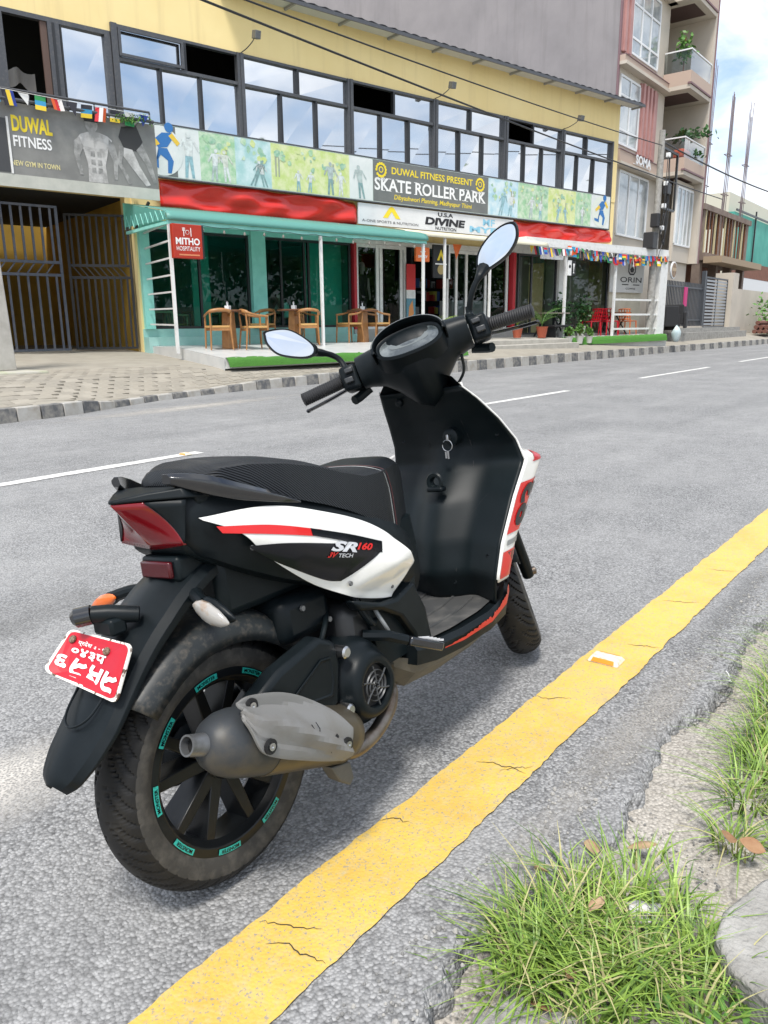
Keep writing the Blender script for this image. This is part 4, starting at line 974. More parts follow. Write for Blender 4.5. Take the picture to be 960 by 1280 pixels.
# low broad-leaved weeds
rs = random.Random(4); g = MB()
for k in range(90):
    x, y = rs.choice(((1.15, .20), (1.22, .17), (1.28, .22), (1.10, .30), (1.18, .27))); x += rs.gauss(0, .025); y += rs.gauss(0, .025)
    a = rs.uniform(0, 6.28); L = rs.uniform(.006, .012); d = Vector((math.cos(a), math.sin(a), .3)); s = Vector((-d.y, d.x, 0)); p = Vector((x, y, rs.uniform(-.025, .012)))
    g.add([p, p+d*L+s*L*.6, p+d*L*2, p+d*L-s*L*.6], [(0, 1, 2, 3)])
tag(g.build('weeds', mat('weed_leaf', (.07, .17, .02), .5), None, 60, fixn=False), 'tiny round-leaved weeds between the grass and the concrete slab', 'weeds', kind='stuff')
# pebbles on verge
rs = random.Random(14); g = MB()
for k in range(3600):
    x = rs.uniform(.7, 4.2); y = rs.uniform(.30, .62) if k % 3 else rs.uniform(.56, .72); r_ = rs.uniform(.0015, .0045)*(1 if rs.random() < .93 else 1.7); z = .001 if y > .60 else -.035; j_ = [rs.uniform(.7, 1.2) for _ in range(6)]
    v_ = [(x+r_*j_[q]*math.cos(q*1.047), y+r_*j_[q]*math.sin(q*1.047), z) for q in range(6)]; g.add(v_+[(x+(p_[0]-x)*.6, y+(p_[1]-y)*.6, z+r_*.7) for p_ in v_], [(q, (q+1) % 6, 6+(q+1) % 6, 6+q) for q in range(6)]+[(6, 7, 8, 9, 10, 11)], k % 2)
tag(g.build('gravel', [mat('pebble_pale', (.36, .345, .315), .9), mat('pebble_grey', (.20, .195, .185), .9)], None, None, fixn=False), 'loose crumbs of stone along the broken asphalt edge', 'gravel', kind='stuff')
# fallen leaves and litter
leaf_m = mat('dead_leaf', (.30, .17, .085), .7, noise=(40, (.26, .13, .06), .4, .7)); leaf_p = mat('pale_leaf', (.42, .30, .18), .7, noise=(40, (.36, .22, .12), .4, .7))
def leaf(x, y, z, L, rz, tilt, m_, label):
    L *= .82; q = MB(); P = []
    for i in range(9):
        t = i/8; w = L*.30*math.sin(math.pi*min(1, t*1.02))**.8
        P.append([(L*(t-.5), s*w, abs(s)*w*.35+.25*L*(t-.5)**2) for s in (-1, -.5, 0, .5, 1)])
    o = q.grid(P).build('dead_leaf', m_, None, 60, solid=.0006); o.location = (x, y, z); o.rotation_euler = (tilt, tilt*.6, rz)
    return tag(o, label, 'leaf', 'dead leaves in the grass')
leaf(1.42, .55, .0, .075, .6, .2, leaf_p, 'curled tan leaf at the far side of the near grass, by the asphalt')
leaf(1.49, .46, .0, .085, 2.2, .3, leaf_p, 'long pale brown leaf lying between the two grass patches')
leaf(1.24, .585, .04, .055, 1.2, .8, leaf_p, 'upright small tan leaf in the top left of the near tuft')
leaf(1.61, .315, .02, .075, .3, .4, leaf_m, 'rusty brown leaf nearest the right border above the slab')
leaf(1.60, .265, .03, .07, 1.9, -.5, leaf_m, 'dark brown leaf on the edge of the slab at the right border')
leaf(1.21, .45, .05, .06, 2.9, .3, leaf_p, 'pale beige leaf half buried in the middle of the near tuft')
leaf(.985, .455, -.005, .065, 1.4, .5, leaf_m, 'orange brown leaf at the bottom edge under the near tuft')
leaf(1.07, .44, .01, .05, .2, .4, leaf_m, 'dark brown scrap of leaf below the near tuft')
def scrap(name, x, y, z, s, label, cat, m_):
    rs_ = random.Random(int(x*1000)); q = MB(); q.grid([[(s*(i/4-.5), s*.7*(j/3-.5), rs_.uniform(0, s*.25)) for j in range(4)] for i in range(5)])
    o = q.build(name, m_, None, 20, solid=.0006); o.location = (x, y, z); o.rotation_euler = (.2, .1, x*9); tag(o, label, cat)
scrap('paper_scrap', 2.50, .565, -.02, .075, 'crumpled pale paper scrap by the upper right grass', 'paper', mat('paper_lilac', (.62, .60, .64), .7))
scrap('plastic_scrap', 1.30, .385, -.0, .07, 'crumpled translucent plastic scrap in the near grass', 'plastic', mat('plastic_scrap', (.58, .56, .55), .35))

# ================================================================ THE YELLOW SHOP BUILDING (local frame: x along its front, y inwards, z up)
F_AT, F_ROT = (14.74, 15.44, 0), rad(-12.7)
def streaked(name, col, col2, col3):
    m, t, b_ = node_mat(name); co_ = N(t, 'ShaderNodeTexCoord').outputs['Object']; mp = N(t, 'ShaderNodeMapping'); mp.inputs['Scale'].default_value = (3.2, 3.2, .22); t.links.new(co_, mp.inputs['Vector'])
    n_ = N(t, 'ShaderNodeTexNoise', i_Scale=1.0, i_Detail=7.0, i_Roughness=.65); t.links.new(mp.outputs[0], n_.inputs['Vector']); n2 = N(t, 'ShaderNodeTexNoise', i_Scale=.7, i_Detail=9.0, i_Roughness=.6); t.links.new(co_, n2.inputs['Vector'])
    c_ = mixc(t, ramp(t, n2.outputs['Fac'], .38, (0, 0, 0), .7, (1, 1, 1)), col, col2); c_ = mixc(t, ramp(t, n_.outputs['Fac'], .52, (0, 0, 0), .74, (.55, .55, .55)), c_, col3); t.links.new(c_, b_.inputs['Base Color']); b_.inputs['Roughness'].default_value = .88
    return m
yellow = streaked('yellow_render', (.84, .675, .33), (.80, .625, .285), (.66, .51, .25))
ochre = mat('ochre_render', (.50, .31, .05), .85, noise=(1.2, (.36, .22, .03), .4, .75, 8))
frame_grey = mat('window_frame_grey', (.085, .088, .095), .45, .4, noise=(20, (.14, .135, .13), .5, .8))
frame_dark = mat('window_frame_black', (.018, .019, .021), .4)
solar = mat('solar_glass', (.64, .65, .66), .03, .95, noise=(.25, (.55, .57, .59), .4, .7))
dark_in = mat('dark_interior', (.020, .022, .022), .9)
teal_paint = mat('teal_column', (.28, .66, .58), .5, noise=(3, (.21, .56, .49), .4, .7)); teal_tile = mat('teal_tile', (.28, .52, .47), .3, noise=(2, (.36, .58, .54), .4, .7))
white_paint = mat('white_paint', (.72, .72, .70), .45, noise=(6, (.55, .55, .52), .5, .8)); cream = mat('cream_paint', (.62, .58, .46), .7, noise=(2, (.52, .48, .37), .4, .75))
red_paint = mat('red_paint', (.45, .02, .03), .45); roof_m = mat('sheet_roof', (.14, .14, .15), .5, .5); soffit = mat('soffit_white', (.55, .54, .50), .8)
glass_teal = thin_glass('shop_glass_teal', (.33, .72, .63), (.75, .9, .9), 1.5, 0, 1.0); glass_dark = thin_glass('shop_glass_dark', (.45, .52, .52), (.9, .95, 1), 1.5, 0, 1.0)
bld = tag(empty('yellow_building', F_AT, (0, 0, F_ROT)), 'long yellow two-storey shop building with a band of grey-framed windows', 'building')
def bx(b, x0, x1, y0, y1, z0, z1, mi=0): return b.box((x0, y0, z0), (x1, y1, z1), mi)
def bpart(name, m_, parent, *boxes, bevel=0, smooth=None):
    b = MB()
    for q in boxes: bx(b, *q)
    return b.build(name, m_, parent, smooth, bevel=bevel)
WT, WB_, TRZ = 7.67, 5.62, 6.98
XL, XR = -9.5, 15.1
wall = bpart('upper_wall', yellow, bld, (-1.3, XR, 0, .3, 7.68, 8.955), (XL, -1.3, 0, .3, 7.68, 9.3), (XL, -3.86, 0, .3, 7.50, 7.68), (-3.86, XR, .02, .3, 3.62, 5.60), (XL, -3.7, .02, .3, 4.1, 5.58), (14.80, XR, 0, .3, 5.60, 7.68), (XL, -7.0, 0, .3, 5.58, 7.5))
bpart('side_wall', yellow, bld, (XR-.3, XR, .31, 9, .6, 9.0))
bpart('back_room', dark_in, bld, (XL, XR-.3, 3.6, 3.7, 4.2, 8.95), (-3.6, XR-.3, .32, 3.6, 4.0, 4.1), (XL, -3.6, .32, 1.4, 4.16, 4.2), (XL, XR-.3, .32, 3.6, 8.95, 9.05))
# sheet roof with purlins
b = MB(); P = []
for i in range(150):
    x = -1.2+17.0*i/149; P.append([(x, -.58, 8.98+.018*math.sin(i*1.9)), (x, 9.5, 10.2+.018*math.sin(i*1.9))])
roof = b.grid(P).build('roof', roof_m, bld, 60, solid=.012)
bpart('gutter_board', frame_grey, roof, (-1.2, 15.8, -.60, -.57, 8.86, 8.95)); bpart('roof_soffit', soffit, roof, (-1.2, 15.75, -.565, -.001, 8.95, 8.96))
for x in np.arange(-1, 15.9, 1.68): bpart('rafter', mat('rafter_grey', (.30, .30, .29), .7), roof, (x-.03, x+.03, -.56, -.002, 8.89, 8.949))
# windows
def glaze(parent, x0, x1, z0, z1, m_, y=.06, seed=0):
    rs_ = random.Random(seed); q = MB(); e = .012
    q.add([(x0, y+rs_.uniform(-e, e), z0), (x1, y+rs_.uniform(-e, e), z0), (x1, y+rs_.uniform(-e, e), z1), (x0, y+rs_.uniform(-e, e), z1)], [(0, 1, 2, 3)]); return q.build('pane', m_, parent, fixn=False)
bays = [(-3.83, -.69, -2.14, (-2.77, -1.77), (1, 0)), (-.69, 2.66, .99, (.46, 1.55), (1, 1)), (2.66, 5.83, 4.23, (3.75, 4.80), (0, 1)), (5.83, 8.93, 7.33, (6.86, 7.89), (1, 1)), (8.93, 11.84, 10.28, (9.88, 10.79), (0, 1)), (11.84, 14.78, 13.2, (12.72, 13.67), (1, 1))]
for i, (x0, x1, ts, ls, op) in enumerate(bays):
    b = MB(); m0 = .09
    bx(b, x0-.005 if i else x0-.05, x0+m0, -.07, .10, WB_, WT); bx(b, x1-m0+.005, x1-.006, -.05, .10, WB_, WT)
    bx(b, x0+m0, x1-m0, -.03, .10, WT-.06, WT-.002); bx(b, x0+m0, x1-m0, -.035, .09, TRZ-.035, TRZ+.035); bx(b, x0+m0, x1-m0, -.03, .09, WB_, WB_+.06)
    win = b.build('window', frame_grey, bld, None)
    b = MB(); bx(b, ts-.035, ts+.035, -.03, .085, TRZ+.036, WT-.061)
    for l in ls: bx(b, l-.03, l+.03, -.028, .085, WB_+.061, TRZ-.036)
    b.build('glazing_bar', frame_dark, win)
    if op[0]: glaze(win, x0+m0, ts-.035, TRZ+.035, WT-.06, solar, seed=i)
    if op[1]: glaze(win, ts+.035, x1-m0, TRZ+.035, WT-.06, solar, seed=i+20)
    e = [x0+m0]+list(ls)+[x1-m0]
    for k in range(3): glaze(win, e[k]+.03*(k > 0), e[k+1]-.03*(k < 2), WB_+.06, TRZ-.035, solar, seed=i*5+k+50)
    if i == 0:     # half open top sash
        bpart('open_sash', frame_grey, win, (x0+m0+.01, ts-.05, -.09, -.035, WT-.12, WT-.07), (x0+m0+.01, ts-.05, -.09, -.035, TRZ+.05, TRZ+.11), (x0+m0+.01, x0+m0+.07, -.089, -.036, TRZ+.11, WT-.12), (ts-.11, ts-.05, -.089, -.036, TRZ+.11, WT-.12))
b = MB()
for q in ((-7.0, -6.1, -.03, .1, 5.6, 7.49), (-6.1, -3.9, -.03, .1, 7.40, 7.49), (-5.22, -4.98, -.03, .1, 5.6, 7.40), (-4.02, -3.89, -.03, .1, 5.6, 7.40)): bx(b, *q)
win = b.build('window', frame_grey, bld); glaze(win, -4.98, -4.02, 5.6, 7.40, solar, seed=91)
bpart('glazing_bar', frame_dark, win, (-5.13, -5.08, -.045, -.031, 5.6, 7.4), (-4.965, -4.93, -.02, .05, 5.6, 7.4)); bpart('sash_edge', mat('wood_brown', (.10, .06, .045), .6), win, (-5.36, -5.23, .0, .05, 5.6, 7.4))
b = MB(); b.grid([[(-6.05+.72*i/12, .9+.1*math.sin(i*.9), 6.62-.05*math.sin(i*.7)-.32*j/3*(1-.15*math.sin(i))) for j in range(4)] for i in range(13)]); b.build('hanging_cloth', mat('grey_cloth', (.42, .41, .40), .9), win, 60)

# ground floor: plinth, teal columns, shop fronts and the rooms behind them
bpart('plinth', teal_tile, bld, (-3.7, 2.62, -.06, .12, .3, 1.12)); bpart('plinth_step', teal_tile, bld, (-3.7, 2.62, -.36, -.061, .3, .93))
bpart('plinth', mat('grey_step', (.40, .39, .36), .8, noise=(3, (.30, .29, .27), .4, .7)), bld, (2.63, 9.6, -.10, .12, .3, 1.05), (9.61, 17.3, -.05, .12, .3, .80))
for x0, x1 in ((-3.66, -3.42), (-.70, -.28)): bpart('teal_column', teal_paint, bld, (x0, x1, -.16, .10, 1.12, 3.62))
bpart('lintel', teal_paint, bld, (-3.7, 2.62, -.10, .11, 3.44, 3.615)); bpart('lintel', white_paint, bld, (2.63, 9.3, -.06, .11, 3.46, 3.615), (9.31, 17.2, -.07, .11, 3.52, 3.80))
def shop(frame_m, glass_m, edges, z0, z1, y=.0, w=.06, skip=()):
    b = MB(); bx(b, edges[0], edges[-1], y-.02, y+.05, z1-w, z1); bx(b, edges[0], edges[-1], y-.02, y+.05, z0, z0+w)
    for e in edges: bx(b, e-w/2, e+w/2, y-.024, y+.054, z0, z1)
    f = b.build('shop_front', frame_m, bld)
    for k in range(len(edges)-1):
        if k not in skip: glaze(f, edges[k]+w/2, edges[k+1]-w/2, z0+w, z1-w, glass_m, y+.01, int(edges[0]*10)+k)
    return f
shop(frame_dark, glass_teal, [-3.40, -2.11, -.74], 1.121, 3.435); shop(frame_dark, glass_teal, [-.25, .27, 1.02, 1.16, 2.56], 1.121, 3.435, .02)
sf = shop(white_paint, glass_dark, [2.80, 3.56, 3.70, 4.48, 4.62], 1.051, 3.455, 0, .10); bpart('red_jamb', red_paint, sf, (2.64, 2.74, -.10, .06, 1.05, 3.45))
shop(white_paint, glass_dark, [6.45, 6.85, 7.3, 8.2, 9.25], 1.3, 3.455, .05, .09); bpart('red_jamb', red_paint, bld, (9.36, 9.50, -.14, .06, 1.05, 3.51)); bpart('white_counter', white_paint, bld, (6.5, 9.2, -.02, .04, 1.051, 1.30))
shop(frame_grey, glass_dark, [9.82, 10.5, 11.84], .801, 3.51, .03); bpart('white_pillar', white_paint, bld, (11.86, 12.22, -.10, .12, .80, 3.515))
shop(frame_grey, glass_dark, [12.25, 15.0], .801, 3.51, .06, .07)
bpart('end_wall', cream, bld, (15.05, 17.2, -.02, .10, .80, 3.51)); bpart('extension_roof', soffit, bld, (15.12, 17.3, .0, 4.0, 3.81, 3.95))
# interiors
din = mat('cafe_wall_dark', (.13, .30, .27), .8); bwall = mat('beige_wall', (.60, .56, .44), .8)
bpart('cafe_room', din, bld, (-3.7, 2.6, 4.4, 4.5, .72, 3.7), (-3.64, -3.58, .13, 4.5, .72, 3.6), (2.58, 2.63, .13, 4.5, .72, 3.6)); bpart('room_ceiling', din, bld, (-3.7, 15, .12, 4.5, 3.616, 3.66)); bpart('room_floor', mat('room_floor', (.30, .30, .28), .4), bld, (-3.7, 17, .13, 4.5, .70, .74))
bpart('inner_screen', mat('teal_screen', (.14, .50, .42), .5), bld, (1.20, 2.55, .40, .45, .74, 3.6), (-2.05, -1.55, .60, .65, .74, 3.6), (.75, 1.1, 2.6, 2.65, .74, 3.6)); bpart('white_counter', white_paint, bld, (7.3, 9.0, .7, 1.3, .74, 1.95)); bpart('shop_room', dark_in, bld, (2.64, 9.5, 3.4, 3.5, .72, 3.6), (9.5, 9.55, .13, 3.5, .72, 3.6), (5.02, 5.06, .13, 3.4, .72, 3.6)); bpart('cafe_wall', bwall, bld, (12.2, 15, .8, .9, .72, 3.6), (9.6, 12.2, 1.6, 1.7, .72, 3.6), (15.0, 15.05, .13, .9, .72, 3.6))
b = MB(); rs = random.Random(2)
for k in range(60):      # goods on the shelves of the sports shop
    x = rs.uniform(5.3, 9.2); z = 1.1+.45*rs.randrange(4); w = rs.uniform(.08, .22); bx(b, x, x+w, 2.6, 2.9, z, z+rs.uniform(.18, .36), rs.randrange(5))
tag(b.build('shelf_goods', [mat('goods_%d' % i, c, .5) for i, c in enumerate(((.5, .05, .04), (.55, .5, .1), (.5, .5, .5), (.06, .12, .35), (.04, .04, .04)))], bld), kind='stuff')
# gateway
bpart('gateway_pier', yellow, bld, (-3.72, -3.66, -.03, .3, .3, 4.1)); bpart('passage', ochre, bld, (-3.73, -3.66, .31, 7, .5, 4.1), (-9.4, -9.3, .0, 7, .5, 4.1), (-9.4, -3.66, 7, 7.1, .5, 9))
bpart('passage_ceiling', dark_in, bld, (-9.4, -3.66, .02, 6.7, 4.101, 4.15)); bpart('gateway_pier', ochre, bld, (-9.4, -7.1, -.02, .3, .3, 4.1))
gate_m = mat('gate_steel', (.055, .065, .085), .5, .4, noise=(6, (.10, .10, .11), .45, .75)); gate_b = mat('gate_black', (.012, .012, .014), .5)
def gate(name, w, h_, m_, label, loc, rz, n_=7):
    g = tag(empty(name, loc, (0, 0, rz)), label, 'gate')
    bpart('gate_frame', m_, g, (0, .06, -.02, .02, .04, h_), (w-.06, w, -.02, .02, .04, h_), (.06, w-.06, -.02, .02, h_-.05, h_), (.06, w-.06, -.02, .02, .04, .09), (.06, w-.06, -.025, .025, 1.66, 1.72), (.06, w-.06, -.025, .025, 1.93, 1.99))
    for k in range(n_):
        x = .06+(w-.12)*(k+.5)/n_; bpart('gate_bar', m_, g, (x-.024, x+.024, -.014, .014, .09, 1.66), (x-.024, x+.024, -.014, .014, 1.99, h_-.05))
    for k in range(n_-1):
        x = .06+(w-.12)*(k+.5)/n_; b = MB(); b.bar((x, 0, 1.72), (x+.17, 0, 1.93), .02, .03); b.build('diagonal_strut', m_, g)
    return g
def fl(a, d, z=0): # local front coordinates to world; d counts outwards
    return (F_AT[0]+a*math.cos(F_ROT)+d*math.sin(F_ROT), F_AT[1]+a*math.sin(F_ROT)-d*math.cos(F_ROT), z)
gate('steel_gate', 1.72, 3.15, gate_m, 'blue grey barred steel gate leaf standing closed in the gateway', fl(-7.12, -.05, .62), F_ROT, 8)
g2 = gate('steel_gate', 1.42, 3.10, gate_b, 'black barred steel gate leaf swung half open in front of the ochre passage', fl(-3.78, -.12, .62), F_ROT+math.pi-rad(24), 9)

# ---------------------------------------------------------------- sign boards, banners, awnings
def board(name, label, a0, a1, z0, z1, d, m_, th=.06, rim=None):
    o = tag(empty(name, fl(a0, d), (0, 0, F_ROT)), label, 'sign'); bpart('panel', m_, o, (0, a1-a0, 0, th, z0, z1), bevel=.004)
    if rim: bpart('rim', rim, o, (-.03, 0, -.01, th, z0-.03, z1+.03), (a1-a0, a1-a0+.03, -.01, th, z0-.03, z1+.03), (0, a1-a0, -.01, th, z1, z1+.03), (0, a1-a0, -.01, th, z0-.03, z0))
    return o
def letters(o, a0, body, x0, x1, z0, z1, m_, y=-.006, **k): return text_on('lettering', body, lambda s, t: (x0-a0+(x1-x0)*s, y, z0+(z1-z0)*t), m_, o, **k)
def blot(o, a0, pts, m_, y=-.004, name='printed_shape'):
    q = MB(); n_ = len(pts); q.add([(x-a0, y, z) for x, z in pts], [tuple(range(n_))]); return q.build(name, m_, o)
def disc(cx, cz, r, n_=24, sq=1.): return [(cx+r*math.cos(2*math.pi*k/n_), cz+r*sq*math.sin(2*math.pi*k/n_)) for k in range(n_)]
pr = lambda n_, c, c2=None, sc=3: mat('print_'+n_, c, .55, noise=(sc, c2 or c, .4, .62, 5))
p_grey = pr('grey', (.135, .145, .14), (.16, .168, .16)); p_white = pr('white', (.70, .72, .70), (.62, .66, .64), 2); yel_l = mat('print_yellow', (.80, .62, .03), .55); wht_l = mat('print_letter_white', (.80, .80, .78), .55)
leafy = pr('park_green', (.30, .52, .30), (.56, .66, .50), 5); leafy2 = pr('park_lime', (.52, .62, .22), (.68, .70, .42), 4); aqua = pr('aqua', (.36, .56, .55), (.58, .70, .70), 3); sky_b = pr('sky_blue', (.38, .58, .66), (.62, .72, .74), 3)
S0 = -3.15
sk = board('skate_park_sign', 'long skating banner with green photo panels and a grey title in the middle', S0, 14.45, 4.58, 5.71, .25, pr('pale_green', (.55, .64, .58), (.64, .70, .66), 1), .08, frame_grey)
panels = [(-3.12, -2.62, p_grey), (-2.62, -2.03, p_white), (-2.03, -1.08, leafy), (-1.08, -.06, aqua), (-.06, 1.42, leafy2), (1.42, 2.42, leafy2), (2.42, 3.23, p_white), (3.25, 7.93, p_grey), (7.95, 9.35, sky_b), (9.35, 10.9, leafy), (10.9, 12.4, leafy2), (12.4, 13.3, leafy), (13.32, 14.42, p_white)]
for x0, x1, m_ in panels: blot(sk, S0, [(x0, 4.60), (x1, 4.60), (x1, 5.69), (x0, 5.69)], m_, -.003, 'printed_panel')
tr_d = pr('tree_dark', (.24, .44, .30), (.40, .56, .42), 12); figs = [mat('fig_%d' % i, c, .6, noise=(9, tuple(x*.72 for x in c), .4, .62)) for i, c in enumerate(((.68, .72, .70), (.24, .38, .38), (.46, .54, .52), (.66, .69, .60), (.30, .50, .55)))]
rs = random.Random(33)
for x0, x1, m_ in panels:
    if m_ in (leafy, leafy2, aqua, sky_b):
        for k in range(int((x1-x0)*14)):
            cx, cz, r_ = rs.uniform(x0+.14, x1-.14), rs.uniform(5.05, 5.62), rs.uniform(.03, .09); blot(sk, S0, [(x+rs.uniform(-.02, .02), z+rs.uniform(-.02, .02)) for x, z in disc(cx, cz, r_, 9)], (tr_d, leafy2, leafy)[k % 3], -.005-.0004*k, 'printed_foliage')
        for k in range(max(1, int((x1-x0)*1.6))):
            cx = rs.uniform(x0+.12, x1-.12); blot(sk, S0, [(cx-.02, 4.9), (cx+.02, 4.9), (cx+.03, 5.4), (cx-.03, 5.4)], mat('print_trunk', (.33, .36, .27), .6), -.0045-.0003*k, 'printed_trunk')
def person_print(o, a0, cx, z0, h_, c1, c2, lean=0., y=-.010):
    s = h_; L = lambda pts: [(cx+(px_+lean*pz_)*s, z0+pz_*s) for px_, pz_ in pts]
    blot(o, a0, L([(-.12, 0), (-.05, 0), (.0, .42), (.06, .0), (.13, 0), (.09, .5), (-.09, .5)]), c2, y, 'printed_legs'); blot(o, a0, L([(-.09, .48), (.09, .48), (.12, .8), (.26, .58), (.29, .62), (.15, .86), (-.15, .86), (-.27, .60), (-.23, .57), (-.12, .78)]), c1, y-.0006, 'printed_torso')
    blot(o, a0, L(disc(0, .94, .065, 12)), c1, y-.001, 'printed_head')
for cx, h_, c1, c2, ln in ((-2.32, 1.0, figs[0], figs[4], 0), (-1.68, .72, figs[0], figs[2], .1), (-1.32, .72, figs[3], figs[0], -.1), (-.62, .62, figs[1], figs[1], .5), (-.25, .6, figs[0], figs[1], -.3), (.75, .5, figs[0], figs[4], 0), (1.1, .5, figs[0], figs[4], .1), (1.78, .82, figs[2], figs[1], 0), (2.12, .6, figs[0], figs[0], 0), (2.85, .85, figs[2], figs[1], -.15), (8.5, .7, figs[4], figs[4], .3), (8.95, .7, figs[0], figs[4], .2), (10.0, .7, figs[0], figs[2], .1), (10.5, .6, figs[0], figs[4], 0), (11.4, .5, figs[4], figs[4], .2), (11.9, .5, figs[4], figs[4], -.2), (12.8, .6, figs[0], figs[2], 0)):
    person_print(sk, S0, cx, 4.62, h_, c1, c2, ln)
def skater(o, a0, cx, cz, s):     # stylised roller skater in blue and yellow
    bl, ye = mat('logo_blue', (.03, .16, .42), .5), mat('logo_yellow', (.75, .50, .05), .5); L = lambda p: [(cx+x*s, cz+z*s) for x, z in p]
    blot(o, a0, L([(-.1, .1), (.15, .15), (.35, .42), (.28, .5), (.02, .48), (-.2, .3)]), bl, -.013, 'logo_torso'); blot(o, a0, L([(-.1, .1), (.14, .12), (.30, -.18), (.22, -.48), (.12, -.48), (.14, -.18), (-.05, -.05)]), bl, -.0136, 'logo_leg')
    blot(o, a0, L([(-.1, .1), (.0, .0), (-.2, -.25), (-.45, -.22), (-.44, -.32), (-.12, -.38)]), bl, -.0142, 'logo_leg'); blot(o, a0, L([(.2, .42), (.42, .2), (.5, .28), (.3, .5)]), ye, -.0148, 'logo_arm'); blot(o, a0, L([(-.15, .32), (-.42, .12), (-.36, .04), (-.05, .2)]), ye, -.0148, 'logo_arm'); blot(o, a0, L(disc(.22, .62, .12, 14)), bl, -.015, 'logo_head')
blot(sk, S0, disc(-3.0, 5.14, .54, 32), p_white, -.009, 'logo_disc'); skater(sk, S0, -2.98, 5.1, .9)
blot(sk, S0, disc(13.87, 5.14, .52, 32), pr('pale_disc', (.66, .70, .62)), -.009, 'logo_disc'); skater(sk, S0, 13.9, 5.1, .85)
letters(sk, S0, 'DUWAL FITNESS PRESENT', 3.93, 7.22, 5.37, 5.56, yel_l, bold=.02); letters(sk, S0, 'SKATE ROLLER PARK', 3.30, 7.82, 4.90, 5.24, wht_l, bold=.022)
letters(sk, S0, 'Dibyashwori Planning, Madhyapur Thimi', 4.02, 7.20, 4.66, 4.83, yel_l, bold=.012, shear=.15)
b = MB()     # serifs of the title
v, f, _ = text_data('SKATE ROLLER PARK', .022)
for xs_ in (.073, .106, .125, .186, .218, .28, .342, .40, .55, .605, .655, .715, .78, .815, .87, .965):
    for zz in (4.90, 5.225): bx(b, 3.30-S0+4.52*xs_-.06, 3.30-S0+4.52*xs_+.05, -.0075, -.0065, zz, zz+.016)
b.build('letter_serifs', wht_l, sk)
for cx in (3.54, 7.55):      # laurel emblems
    for k in range(14):
        a = rad(-70+320*k/13-90+20); blot(sk, S0, [(cx+(.17)*math.cos(a)+.045*math.cos(a+t), 5.44+.17*math.sin(a)+.045*math.sin(a+t)) for t in (0, 1.2, 2.5, 3.9, 5.1)], yel_l, -.008-.0002*k, 'emblem_leaf')
    blot(sk, S0, disc(cx, 5.45, .085, 16), yel_l, -.008, 'emblem_crest'); blot(sk, S0, disc(cx, 5.45, .055, 12), p_grey, -.0092, 'emblem_centre')
    letters(sk, S0, 'DUWAL', cx-.2, cx+.2, 5.165, 5.225, wht_l, bold=.03)
W0 = 2.74
wb = board('nutrition_sign', 'white shop sign listing three nutrition brands under the skating banner', W0, 9.20, 3.95, 4.52, .22, mat('sign_white', (.68, .69, .70), .5, noise=(1.5, (.60, .61, .62), .4, .7)), .05)
letters(wb, W0, 'A-ONE SPORTS & NUTRITION', 2.86, 4.98, 4.03, 4.10, mat('print_grey_letters', (.12, .12, .13), .5), bold=.01)
blot(wb, W0, [(3.62, 4.18), (3.86, 4.46), (3.95, 4.50), (4.04, 4.46), (4.28, 4.18), (4.10, 4.18), (3.95, 4.36), (3.80, 4.18)], yel_l, -.006, 'logo_chevron')
bl_l = mat('print_black', (.015, .015, .018), .5); letters(wb, W0, 'DIVINE', 5.25, 6.95, 4.11, 4.33, bl_l, bold=.05, shear=.12); letters(wb, W0, 'U.S.A', 5.78, 6.42, 4.375, 4.49, bl_l, bold=.03); letters(wb, W0, 'NUTRITION', 5.68, 6.56, 3.985, 4.08, bl_l, bold=.015)
lb = mat('print_light_blue', (.25, .52, .68), .5); letters(wb, W0, 'MYFIT', 7.15, 9.0, 4.02, 4.20, lb, bold=.03); letters(wb, W0, 'MF', 7.75, 8.3, 4.25, 4.45, lb, bold=.02)
def red_banner(name, label, a0, a1, z0a, z1a, z0b, z1b, d):
    b = MB(); P = []; n_ = int((a1-a0)*9)
    for i in range(n_+1):
        t = i/n_; a = (a1-a0)*t; z0, z1 = z0a*(1-t)+z0b*t, z1a*(1-t)+z1b*t
        P.append([(a, -.05*math.sin(a*2.3+j*.6)-.035*math.sin(a*5.1-j*.9)-.03*math.sin(a*1.1+j*1.7)-.02*(j == 0), z0+(z1-z0)*j/6+.014*math.sin(a*3)*(j == 6)) for j in range(7)])
    o = b.grid(P).build(name, mat('red_vinyl', (.68, .026, .014), .3, coat=.2, noise=(2, (.60, .018, .011), .4, .7)), None, 60, solid=.004); o.location = fl(a0, d); o.rotation_euler = (0, 0, F_ROT); return tag(o, label, 'banner', 'red vinyl banners')
red_banner('red_banner', 'wrinkled red vinyl banner above the teal awning', -3.08, 2.70, 3.93, 4.54, 3.93, 4.54, .14); red_banner('red_banner', 'wrinkled red vinyl banner above the flag-hung porch', 9.22, 14.7, 3.92, 4.54, 4.12, 4.56, .14)
